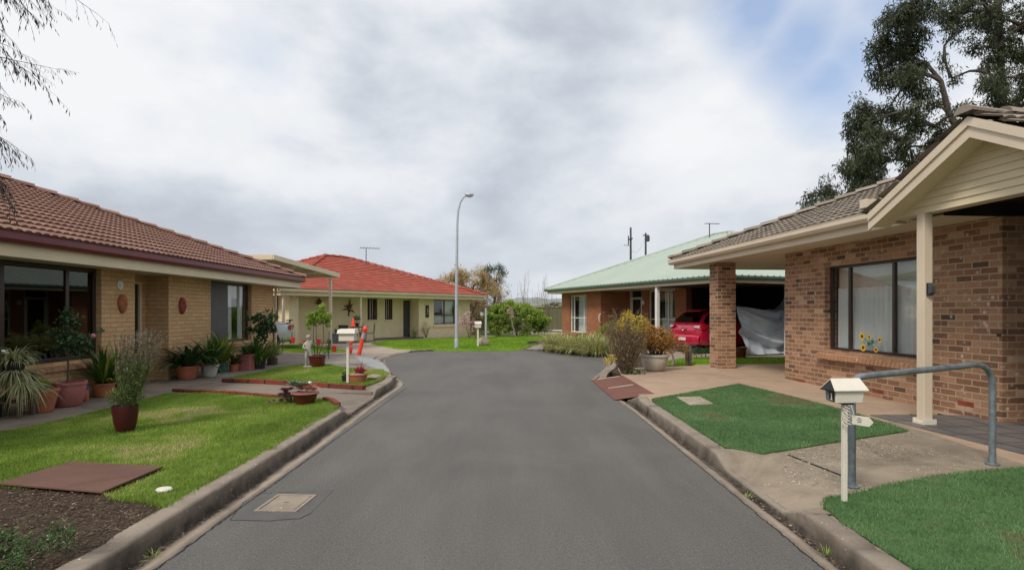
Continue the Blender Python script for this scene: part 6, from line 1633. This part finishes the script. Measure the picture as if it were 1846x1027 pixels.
E = [(0,1),(1,2),(2,3),(3,4),(4,5),(0,6),(6,7),(7,8),(8,9),(0,10),(10,11),(11,12),(12,13),(2,14),(14,15),(15,16),(2,17),(17,18),(18,19)]
R = [(.08,.06),(.075,.055),(.075,.055),.028,.048,.048, .05,.038,.026,.022, .05,.038,.026,.022, .034,.026,.02,.034,.026,.022]
bd = skin('body', V, E, R, M['cast_stone'], t)
MB().ball((0,0,.79), .068, 12, 8, (1,1,.9), .14).build('hair', M['cast_stone'], bd, smooth=True)
MB().box(.03,.1,-.16,-.1,.63,.7).build('held_shell', M['cast_stone'], t, bevel=.01)
# bollard, bunting, cone, table and chairs at the driveway
def cone_like():
    X, Y = G(647, 639, .03)
    top = ((660-CX)/F*Y, CAMZ+(HY-588)/F*Y)
    t = thing('orange_bollard', 'leaning fluorescent orange bollard with a grey band at the driveway edge', 'bollard', (X, Y, .03))
    d = Vector((top[0]-X, -.05, top[1]-.03)); L = d.length; d.normalize(); q = Vector((0,0,1)).rotation_difference(d).to_matrix()
    MB().lathe([(.075,0),(.07,.05),(.065,L*.58)], 16, M=q).build('tube', M['orange'], t, smooth=True)
    MB().lathe([(.067,L*.58),(.067,L*.78),(.06,L*.78)], 16, M=q).build('band', M['reflect'], t, smooth=True)
    MB().lathe([(.06,L*.78),(.07,L*.8),(.085,L*.88),(.09,L*.93),(.05,L),(0,L)], 16, M=q).build('cap', M['orange'], t, smooth=True)
    return X, Y
bx_, by_ = cone_like()
X, Y = G(638, 603, .03); Y = 26; X = (637-CX)/F*Y
t = thing('traffic_cone', 'orange traffic cone standing on the dark outdoor table', 'cone', (X, Y, .79))
MB().box(-.13,.13,-.13,.13,0,.025).build('base', M['orange'], t, bevel=.008)
MB().lathe([(.1,.025),(.035,.4),(.03,.41),(0,.41)], 16).build('cone', M['orange'], t, smooth=True)
t = thing('round_table', 'dark round outdoor table under the porch of the cream house', 'table', (X+.25, Y+.05, .02))
MB().lathe([(.42,.74),(.43,.75),(.43,.765),(.42,.77),(0,.77)], 28).build('table_top', M['black'], t, smooth=True)
for k in range(4):
    a = PI/4+k*PI/2; MB().tube([(math.cos(a)*.33,math.sin(a)*.33,0),(math.cos(a)*.15,math.sin(a)*.15,.4),(math.cos(a)*.3,math.sin(a)*.3,.74)], .014, 6).build('leg', M['black'], t)
def chair(label, x, y, rz):
    t = thing('metal_chair', label, 'chair', (x, y, .02), rz, 'metal chairs under the porch')
    MB().lathe([(.2,.44),(.21,.45),(.2,.46),(0,.46)], 20).build('seat', M['frame_grey'], t)
    for sx, sy in ((-1,-1),(1,-1),(1,1),(-1,1)): MB().tube([(sx*.22,sy*.22,0),(sx*.17,sy*.16,.45)], .012, 6).build('leg', M['frame_grey'], t)
    mb = MB().tube([(-.19,.17,.45),(-.22,.2,.7),(-.14,.22,.86),(0,.22,.92),(.14,.22,.86),(.22,.2,.7),(.19,.17,.45)], .012, 6)
    for k in (-.09,0,.09): mb.tube([(k,.19,.45),(k*1.2,.22,.87)], .007, 5)
    mb.build('backrest', M['frame_grey'], t)
chair('curved-back dark metal chair right of the porch table', (667-CX)/F*26.3, 26.3, -1.2)
chair('dark metal chair half hidden behind the pale letterbox', (648-CX)/F*26.6, 26.7, .2)
t = thing('potted_plant', 'small bushy green plant on the outdoor table behind the orange cone', 'potted plant', (X+.12, Y+.2, .79))
pot_mesh('pot', t, .09, .07, .16, M['blackpot']); leafmesh('foliage', M['leaf_dark'], t, [(0,0,.42),(.08,0,.38),(-.1,0,.4)], [.13,.1,.1], 200, .09)
straps('stem', M['stem_green'], t, 12, .3, .01, (60, 88), .5, (0,0,.14), .04, 3)
for lab, px, py, w_, h__, vv in (('large charcoal pot with a wispy plant at the left of the porch', 607, 613, .22, .48, 'leaf_mid'), ('black drum standing behind the pale letterbox', 619, 607, .22, .42, None)):
    X2, Y2 = G(px, py, .02); X2, Y2 = (px-CX)/F*25.4, 25.4
    t = thing('potted_plant' if vv else 'black_drum', lab, 'potted plant' if vv else 'drum', (X2, Y2, .02 if vv else .45))
    pot_mesh('pot' if vv else 'drum', t, w_, w_*.75, h__, M['frame_grey'] if vv else M['black'])
    if vv: straps('foliage', M[vv], t, 40, .35, .02, (40, 88), 1., (0,0,h__), .12, 5)
    else: MB().box(-.22,.22,-.2,.2,-.43,-.002).build('crate', M['frame_grey'], t)
# bunting of orange flags
fl = [((497-CX)/F*21.6,21.6,.6)]
px_list = [(528,608),(550,614),(574,612),(602,624),(631,626),(631,609)]
t = thing('flag_bunting', 'string of small fluorescent orange flags stretched across the driveway', 'bunting', (0,0,0))
ys = [19.6,19.4,19.2,19.0,18.9,18.7]; P_ = []
for (px, py), y in zip(px_list, ys): P_.append(Vector(((px-CX)/F*y, y, CAMZ+(HY-py)/F*y)))
P_[-1] = Vector(((632-CX)/F*18.8, 18.8, .55)); P_.append(Vector((bx_+.06, by_, .55)))
mb = MB()
mb.tube([P_[0]-Vector((.5,-.3,.0))]+P_, .006, 4); mb.build('string', M['orange'], t)
for p in P_[:6]:
    a = rnd.uniform(-.4,.4); d = Vector((math.cos(a), math.sin(a), 0))*.085
    MB().slab3([p-d+Vector((0,0,.02)), p+d+Vector((0,0,.01)), p+d*.5+Vector((.01,.03,-.2)), p-d*.6+Vector((0,-.02,-.19))], (.004,.004,0)).build('flag', M['orange'], t)
for i_, p in enumerate((P_[0], P_[3])):
    pass
# marker stakes carrying the string
for p, lab in ((P_[0]-Vector((.5,-.3,0)), 'thin dark stake holding the left end of the orange flags'), (P_[4]+Vector((.02,.02,0)), 'thin dark stake holding the middle of the orange flags')):
    tag(MB().tube([(0,0,0),(0,0,max(.2,p.z))], .012, 6).build('marker_stake', M['black'], loc=(p.x, p.y, .0)), lab, 'stake')

# aerials and utility poles
def aerial(label, X, Y, z0, H, boom, rz, n=6, el=.5):
    t = thing('tv_aerial', label, 'aerial', (X, Y, z0), rz)
    MB().tube([(0,0,0),(0,0,H)], .022, 6).build('mast', M['frame_grey'], t)
    mb = MB().tube([(-boom*.3,0,H),(boom*.7,0,H)], .014, 5)
    for k in range(n):
        x = -boom*.3+boom*k/(n-1); e = el*(1-.4*k/n); mb.tube([(x,-e,H+.0),(x,e,H+.0)], .011, 4)
    mb.build('boom', M['frame_grey'], t); return t
Yr = 31.; aerial('wide spiky television aerial on the red tiled roof', (660-CX)/F*Yr, Yr, 4.1, CAMZ+(HY-447)/F*Yr-4.1, 1.0, .35, 7, .55)
Yr = 34.; aerial('thin television aerial seen behind the street lamp pole', (831-CX)/F*Yr, Yr, 1.8, CAMZ+(HY-497)/F*Yr-1.8, .9, -.2, 5, .25)
Yr = 24.; aerial('television aerial near the top of the green metal roof', (1279-CX)/F*Yr, Yr, 4.2, CAMZ+(HY-403)/F*Yr-4.2, .62, .12, 5, .12)
for lab, px, py, Y in (('taller grey utility pole behind the green roof', 1137, 410, 60.), ('shorter dark utility pole to the right behind the green roof', 1164, 420, 60.)):
    X = (px-CX)/F*Y; z = CAMZ+(HY-py)/F*Y
    t = thing('utility_pole', lab, 'utility pole', (X, Y, 0), 0, 'utility poles behind the green roof')
    MB().tube([(0,0,0),(0,0,z)], [.16,.10], 8).build('pole', M['frame_grey'], t, smooth=True)
    mb = MB()
    if px == 1137: mb.box(-.12,.12,-.5,.5,z-1.3,z-1.18); mb.tube([(-.25,0,z-.9),(-.25,0,z-1.9)], .06, 6).tube([(-.75,0,z-1.9),(.1,0,z-2.0)], .03, 5)
    else: mb.lathe([(.2,z-.9),(.24,z-.8),(.24,z-.35),(.1,z-.25)], 10, c=(.2,0,0)).box(-.3,.35,-.06,.06,z-.3,z-.2)
    mb.build('crossarm', M['frame_grey'], t)
t = tag(MB().tube([((1137-CX)/F*60+(1164-1137)/F*60*u_, 60, (CAMZ+(HY-450)/F*60)*(1-u_)+(CAMZ+(HY-425)/F*60)*u_-.9*math.sin(PI*u_)) for u_ in [i/10 for i in range(11)]], .018, 4).build('power_line', M['pole']), 'thin sagging wire between the two utility poles', 'wire')

# fences behind
def fence(label, a, b, hgt, mat, step=.25):
    A, B = Vector((*a, 0)), Vector((*b, 0)); L = (B-A).length; ang = math.atan2(B.y-A.y, B.x-A.x)
    t = thing('metal_fence', label, 'fence', (a[0], a[1], 0), ang)
    mb = MB()
    n = int(L/.12)
    mb.grid(lambda u, v: (u*L, .02*(1 if int(round(u*n)) % 3 else -1), hgt*v), n, 1)
    mb.build('sheet', mat, t, solid=.004)
    mb = MB()
    mb.box(0, L, -.03, .03, hgt, hgt+.05).box(0, L, -.03, .03, -.02, 0.03); mb.build('rail', mat, t)
    for k in range(int(L/2.4)+1): MB().box(k*2.4-.03, k*2.4+.03, -.035, .035, .031, hgt-.001).build('post', mat, t)
fence('olive sheet metal back fence between the houses', (-2.0, 41.0), (7.5, 38.0), 1.75, M['fence'])
t = thing('white_rail', 'low white pipe rail across the gap in front of the olive fence', 'rail', (1.0, 34, .0))
MB().tube([(.9,0,.32),(4.6,-.5,.32)], .05, 8).build('bar', M['white'], t)
for x in (1., 2.6, 4.3): MB().tube([(x,-.13*(x-.9),0),(x,-.13*(x-.9),.32)], .04, 6).build('post', M['white'], t)
t = thing('timber_edging', 'short dark timber edging beside the far path', 'edging', G(958,620,.06)+(.06,), math.radians(52))
MB().box(-.3,1.5,-.05,.05,0,.14).build('sleeper', M['wood'], t, bevel=.01)
t = thing('fence_panel', 'dark timber side fence behind the golden tree', 'fence', (-6.5, 44.5, 0), -.1)
mb = MB()
for k in range(60): mb.box(k*.11, k*.11+.1, 0, .02, 0, 1.7+rnd.uniform(-.01,.01))
mb.build('pickets', M['wood'], t)

# ================================================================ cars
def car(name, label, loc, rz, paint, sedan=False):
    t = thing(name, label, 'car', loc, rz)
    L = 4.35 if not sedan else 4.7; Wd = .88
    if sedan: top = [(0,.78),(.05,.98),(.15,1.05),(.5,1.08),(.9,1.12),(1.3,1.36),(1.8,1.43),(2.4,1.42),(2.9,1.25),(3.3,1.02),(3.8,.95),(4.4,.86),(4.65,.7),(4.7,.6)]
    else: top = [(0,.72),(.03,.92),(.10,1.03),(.22,1.2),(.42,1.42),(.8,1.50),(1.5,1.53),(2.2,1.50),(2.7,1.3),(3.15,1.06),(3.6,.98),(4.1,.86),(4.3,.7),(4.35,.6)]
    belt = .98
    def sec(x, zt):
        e0 = max(0, 1-(x/.35)) if x < .35 else 0; e1 = max(0, (x-(L-.6))/.6)
        w = Wd*(1-.10*e0**2-.16*e1**2); zb = .24+.06*e0+.05*e1
        cab = min(1, max(0, (zt-belt)/.45)); wt = w*(.93-.21*cab); zs = min(belt, zt-.05)
        return [(0,zb),(w*.8,zb),(w*.965,zb+.1),(w,.52),(w*1.0,(.52+zs)/2+.05),(w*.965,zs),(w*.93-.0*cab,min(zs+.03, zt-.025)),(wt,zt-.045),(wt*.82,zt-.008),(0,zt)]
    mb = MB(); m = 10; S = [(x, sec(x, z)) for x, z in top]
    for x, p in S:
        for y, z in p: mb.v.append((x, y, z))
        for y, z in p[-2:0:-1]: mb.v.append((x, -y, z))
    nn = 2*m-2
    for i in range(len(S)-1):
        for k in range(nn): mb.f.append((i*nn+k, i*nn+(k+1) % nn, (i+1)*nn+(k+1) % nn, (i+1)*nn+k))
    mb.f.append(tuple(range(nn-1, -1, -1))); mb.f.append(tuple((len(S)-1)*nn+k for k in range(nn)))
    mb.build('body', paint, t, smooth=True, sharp=60, sub=1)
    # glazing laid 8 mm proud of the cabin
    def gl_(i0, i1, name):
        g = MB()
        for s_ in (-1, 1):
            for i in range(i0, i1):
                (xa, pa), (xb, pb) = S[i], S[i+1]
                A, B, C_, D = [Vector((xa, s_*pa[6][0], pa[6][1])), Vector((xb, s_*pb[6][0], pb[6][1])), Vector((xb, s_*pb[7][0], pb[7][1])), Vector((xa, s_*pa[7][0], pa[7][1]))]
                o = Vector((0, s_*.012, 0)); lo = .1; hi = .86
                q = [A.lerp(D, lo)+o, B.lerp(C_, lo)+o, B.lerp(C_, hi)+o, A.lerp(D, hi)+o]
                g.add(q, [(0,1,2,3)])
        g.build(name, M['glass_car'], t, solid=.004)
    cab = [i for i, (x, z) in enumerate(top) if z > belt+.2]
    gl_(cab[0], cab[-1], 'side_window')
    r0, r1 = (3, 6) if sedan else (2, 4)
    (xa, za), (xb, zb) = top[r0 if not sedan else 4], top[r1 if not sedan else 5]
    n = Vector((-(zb-za), 0, (xb-xa))).normalized()*.03
    g = MB().slab3([Vector((xa+.03,-.60,za+.03))+n, Vector((xa+.03,.60,za+.03))+n, Vector((xb,.52,zb-.03))+n, Vector((xb,-.52,zb-.03))+n], n*.2); g.build('rear_window', M['glass_car'], t)
    # rear details
    for s_ in (-1, 1):
        if sedan: MB().slab3([(-.012,s_*.5,.78),(-.012,s_*.5,.93),(.0,s_*.84,.95),(.12,s_*.9,.95),(.12,s_*.9,.78),(0,s_*.86,.77)], (.03,0,0)).build('tail_light', M['taillight'], t, bevel=.006)
        else:
            MB().slab3([(-.03,s_*.52,.90),(.0,s_*.52,.985),(.06,s_*.78,1.01),(.24,s_*.875,1.0),(.2,s_*.885,.86),(.02,s_*.82,.82)], (-.012,0,0)).build('tail_light', M['taillight'], t, bevel=.006)
            MB().slab3([(-.045,s_*.56,.91),(-.02,s_*.56,.955),(.02,s_*.77,.965),(.0,s_*.78,.88)], (-.012,0,0)).build('reversing_light', M['clearlens'], t, bevel=.004)
    b = MB().add([(x, y, z) for x, w_, z in ((-.02,.80,.30),(-.06,.83,.42),(-.055,.84,.60),(-.01,.84,.66)) for y in (-w_, -w_*.6, 0, w_*.6, w_)], [(i*5+k, i*5+k+1, (i+1)*5+k+1, (i+1)*5+k) for i in range(3) for k in range(4)])
    b.build('bumper', paint, t, smooth=True, solid=.03, sub=1)
    MB().box(-.04,.1,-.66,.66,.235,.315).build('lower_skirt', M['black'], t, bevel=.01)
    pz = .5 if not sedan else .56
    pl_ = MB().box(-.1,-.085,-.186,.186,pz-.055,pz+.055).build('number_plate', M['white'], t, bevel=.003)
    MB().lathe([(.06,0),(.06,.012),(.04,.014),(.04,.006),(0,.006)], 20, c=(-.035,0,.83 if not sedan else .9), sx=1.2, M=Matrix.Rotation(-PI/2, 3, 'Y')).build('emblem', M['chrome'], t, smooth=True)
    MB().box(-.052,-.04,-.3,.3,.715,.735).build('tailgate_trim', M['black'] if sedan else paint, t)
    if sedan: MB().slab3([(.02,-.7,1.12),(.24,-.7,1.10),(.24,.7,1.10),(.02,.7,1.12)], (0,0,.03)).box(.1,.14,-.6,-.55,1.04,1.11).box(.1,.14,.55,.6,1.04,1.11).build('spoiler', M['frame_grey'], t)
    else:
        MB().slab3([(.22,-.55,1.455),(.5,-.58,1.5),(.5,.58,1.5),(.22,.55,1.455)], (0,0,.03)).build('roof_spoiler', paint, t, bevel=.008)
        for s_ in (-1, 1): MB().tube([(.7,s_*.55,1.5),(.75,s_*.55,1.56),(2.2,s_*.55,1.57),(2.3,s_*.55,1.5)], .014, 6).build('roof_rail', M['chrome'], t)
        MB().tube([(-.0,.1,1.06),(.17,-.28,1.12)], .01, 5).build('wiper', M['black'], t)
    for x in (.82, L-.95):
        for s_ in (-1, 1):
            Mx = Matrix.Rotation(PI/2, 3, 'X')
            w_ = MB().lathe([(.2,-.1),(.3,-.1),(.325,-.07),(.325,.07),(.3,.1),(.2,.1)], 28, c=(x,s_*.77,.325), M=Mx).build('wheel', M['rubber'], t, smooth=True)
            mb = MB()
            for k in range(5):
                a = k*2*PI/5; mb.obox((x+math.cos(a)*.1, s_*.855, .325+math.sin(a)*.1), (.2,.02,.05), Matrix.Rotation(-a, 3, 'Y'))
            mb.lathe([(.2,-.01),(.21,.0),(.2,.01),(.18,.01)], 24, c=(x,s_*.85,.325), M=Mx); mb.build('rim', M['pole'], w_)
            MB().lathe([(.30,-.015),(.37,-.012),(.37,.012),(.30,.015)], 28, c=(x,s_*.872,.345), M=Mx).build('wheel_arch', M['black'], w_)
    return t
# red hatchback in the carport, nose in
def gw(u, v, z=.06): X, Y = GR.w(u, v); return (X, Y, z)
car('hatchback_car', 'metallic red hatchback parked nose-in under the green roofed carport', gw(9.03, .95, .05), GR.a+PI/2, M['redcar'])
X, Y = -8.84, 22.4
car('sedan_car', 'silver sedan whose tail pokes out behind the left brick house', (X, Y, .02), math.radians(200), M['silvercar'], True)
# covered vehicle and the tarpaulin hanging over it
t = thing('tarpaulin', 'silver-grey tarpaulin draped over a vehicle, one corner tied up to the carport', 'tarpaulin', gw(10.55, 1.9, .08), GR.a+PI/2)
def tarp(u, v):
    # u along the car (0 rear .. 1), v down the near side
    x = -.1+4.0*u; y0 = 0.
    top = 1.62+.05*math.sin(u*7)-.12*max(0, u-.1)*2*(u < .45)
    lift = 0.
    prof = [(.9,top-.03),(.35,top+.0),(.0,top-.04),(-.12,top-.35),(-.2,top-.8),(-.27,top-1.15),(-.33,.02)]
    s_ = v*(len(prof)-1); i = min(int(s_), len(prof)-2); q = s_-i
    y = prof[i][0]*(1-q)+prof[i+1][0]*q; z = prof[i][1]*(1-q)+prof[i+1][1]*q
    # swags: catenary folds hung between the roof (u~.1) and the tied corner (u~.82)
    c = (u-.40)/.40; sag = max(0, 1-c*c) if abs(c) < 1 else 0
    w = max(0., v-.25)/.75
    fold = math.sin(v*24-6.5*sag+u*3)*.13*w+math.sin(v*43-11*sag+u*5)*.05*w+math.sin(u*38+v*8)*.045*w+math.sin(u*71+v*21)*.015*w
    y -= fold+.10*sag*w
    z -= .14*sag*(1-v)**.5
    rise = math.exp(-((u-.80)/.09)**2)
    z += rise*(.34)*(1-v)**.8
    z = max(.02, z)
    return (x, y-.02, z)
MB().grid(tarp, 110, 90).build('sheet', M['tarp'], t, smooth=True, sharp=180)
MB().tube([tuple(Vector(tarp(.80, .0))), tuple(Vector(tarp(.80, .0))+Vector((.05,-.1,.25)))], .008, 5).build('tie_cord', M['white'], t)

# ================================================================ grass blades, mulch
zl = lambda X, Y: gl(X, Y)-.004
def patchy(P, v):
    n_ = vnoise(P, 1.7, 11)*.7+vnoise(P, 6., 12)*.3; return np.clip(v*.8+np.where(n_ > .56, (n_-.56)*2.4, 0)-np.where(n_ < .4, (.4-n_)*1.2, 0), 0, 1)
blades('grass', lawn1, 4200, .031, .006, M['lawn'], zl, 'bright green mown grass covering the near left lawn', vfn=patchy, edge=420)
blades('grass', lawn2, 2400, .035, .008, M['lawn'], lambda X, Y: gl(X, Y)+.006, 'bright green mown grass on the small left lawn by the statue', edge=200)
blades('grass', lawn3, 700, .05, .014, M['lawn_far'], .045, 'strip of grass across the driveway beyond the statue')
blades('grass', lawn4, 420, .06, .02, M['lawn_far'], .05, 'bright green grass around the street lamp on the far side')
def worn(P, v):
    n_ = vnoise(P, 2.6, 8); return np.clip(v*.8+np.where(n_ > .66, (n_-.66)*2.2, 0), 0, 1)
blades('turf', turfA, 5200, .022, .006, M['turf'], .124, 'dark green synthetic turf panel with the sunken slab', 'turf', vfn=worn, edge=350)
near = [p for p in turfB]
blades('turf', [(2.16,3.6)]+turfB[1:8]+[(6.3,2.0),(2.16,2.0)], 6500, .022, .005, M['turf'], .124, 'dark green synthetic turf panel beneath the letterbox numbered 1', 'turf', vfn=worn, edge=400)
blades('grass', lawn5, 800, .05, .012, M['lawn_far'], .118, 'bright green grass strip behind the brick pillar')
P = scatter(mul_poly, 2600); P = P[P[:, 1] > 2.0]
n = len(P); an = rng.uniform(0, PI, n); L = rng.uniform(.008, .03, n); W = rng.uniform(.003, .009, n); z = np.array([gl(x, y) for x, y in P])-.004+rng.uniform(.0, .014, n)
c, s_ = np.cos(an), np.sin(an); tl = rng.uniform(-.35, .35, (n, 2))
V = []
for du, dv in ((-.5,-.5),(.5,-.5),(.5,.5),(-.5,.5)):
    x = c*L*du-s_*W*dv; y = s_*L*du+c*W*dv
    V.append(np.stack([P[:, 0]+x, P[:, 1]+y, z+L*du*tl[:, 0]+W*dv*tl[:, 1]], 1))
V = np.stack(V, 1).reshape(-1, 3)
fv = np.where(rng.random(n) > .95, rng.uniform(.85, 1, n), rng.uniform(0, .75, n))
tag(mesh_np('bark_mulch', V, np.arange(4*n).reshape(-1, 4), M['chip'], fv=fv), 'brown bark chips covering the bed at the lower left', 'mulch', kind='stuff')
# pale fallen petals on the front path
cpp = [(2.15,4.3), (2.6,5.4), G(1380,818,.12), G(1637,777,.12), G(1780,822,.12), G(1681,859,.12), G(1535,890,.12)]
P = scatter(cpp, 900); keep = vnoise(P, 3.1, 21)+rng.uniform(-.25,.25,len(P)) > .55; P = P[keep]; n = len(P)
an = rng.uniform(0, PI, n); L = rng.uniform(.006,.02,n); W = rng.uniform(.004,.007,n); c, s_ = np.cos(an), np.sin(an); V = []
zz_ = np.where(P[:, 0] < 2.62, 0.03+.088*np.clip((P[:, 0]-2.06)/.56, 0, 1), .118)
for du, dv in ((-.5,-.5),(.5,-.5),(.5,.5),(-.5,.5)):
    V.append(np.stack([P[:, 0]+c*L*du-s_*W*dv, P[:, 1]+s_*L*du+c*W*dv, zz_+.003*dv], 1))
V = np.stack(V, 1).reshape(-1, 3)
tag(mesh_np('fallen_petals', V, np.arange(4*n).reshape(-1, 4), pm('fallen_petal', (.6,.56,.46), rough=.8, bs=0)), 'pale petals scattered over the front path', 'petals', kind='stuff')

# leaf litter and grit caught in the gutters
def litter(label, x0, x1, y0, y1, n, z, mat):
    y = y0+(y1-y0)*rng.random(n)**1.3; keep = np.sin(y*2.1)+np.sin(y*5.3+1)+rng.normal(0, .8, n) > -.2; y = y[keep]; n = len(y)
    x = x0+(x1-x0)*np.clip(rng.beta(1.6, 3.2, n), 0, 1)
    an = rng.uniform(0, PI, n); L = rng.uniform(.006, .022, n); W = L*rng.uniform(.3, .6, n); c, s_ = np.cos(an), np.sin(an); V = []
    for du, dv in ((-.5, -.5), (.5, -.5), (.5, .5), (-.5, .5)):
        V.append(np.stack([x+c*L*du-s_*W*dv, y+s_*L*du+c*W*dv, z+rng.uniform(.001, .008, n)], 1))
    V = np.stack(V, 1).reshape(-1, 3)
    tag(mesh_np('leaf_litter', V, np.arange(4*n).reshape(-1, 4), mat, fv=rng.uniform(0, 1, n)), label, 'leaf litter', kind='stuff')
litter('brown leaf litter and grit lying in the right gutter', 1.985, 1.84, 2.6, 9.2, 2600, -.018, M['chip'])
litter('thin leaf litter lying in the left gutter', -2.275, -2.12, 2.6, 11.5, 1500, -.018, M['chip'])
for k, (px, py) in enumerate(((1490, 999), (1345, 895), (278, 1003), (630, 760))):
    X, Y = G(px, py, 0); side = 1 if X > 0 else -1
    t = thing('gutter_weed', 'tiny grass weed growing from the gutter crack, %s' % ('nearest on the right side','farther on the right side','nearest on the left side','farther on the left side')[k], 'weed', (X, Y, -.002))
    straps('blade', M['lawn'], t, 16, .07, .005, (15, 70), .9, (0,0,0), .04, 3)
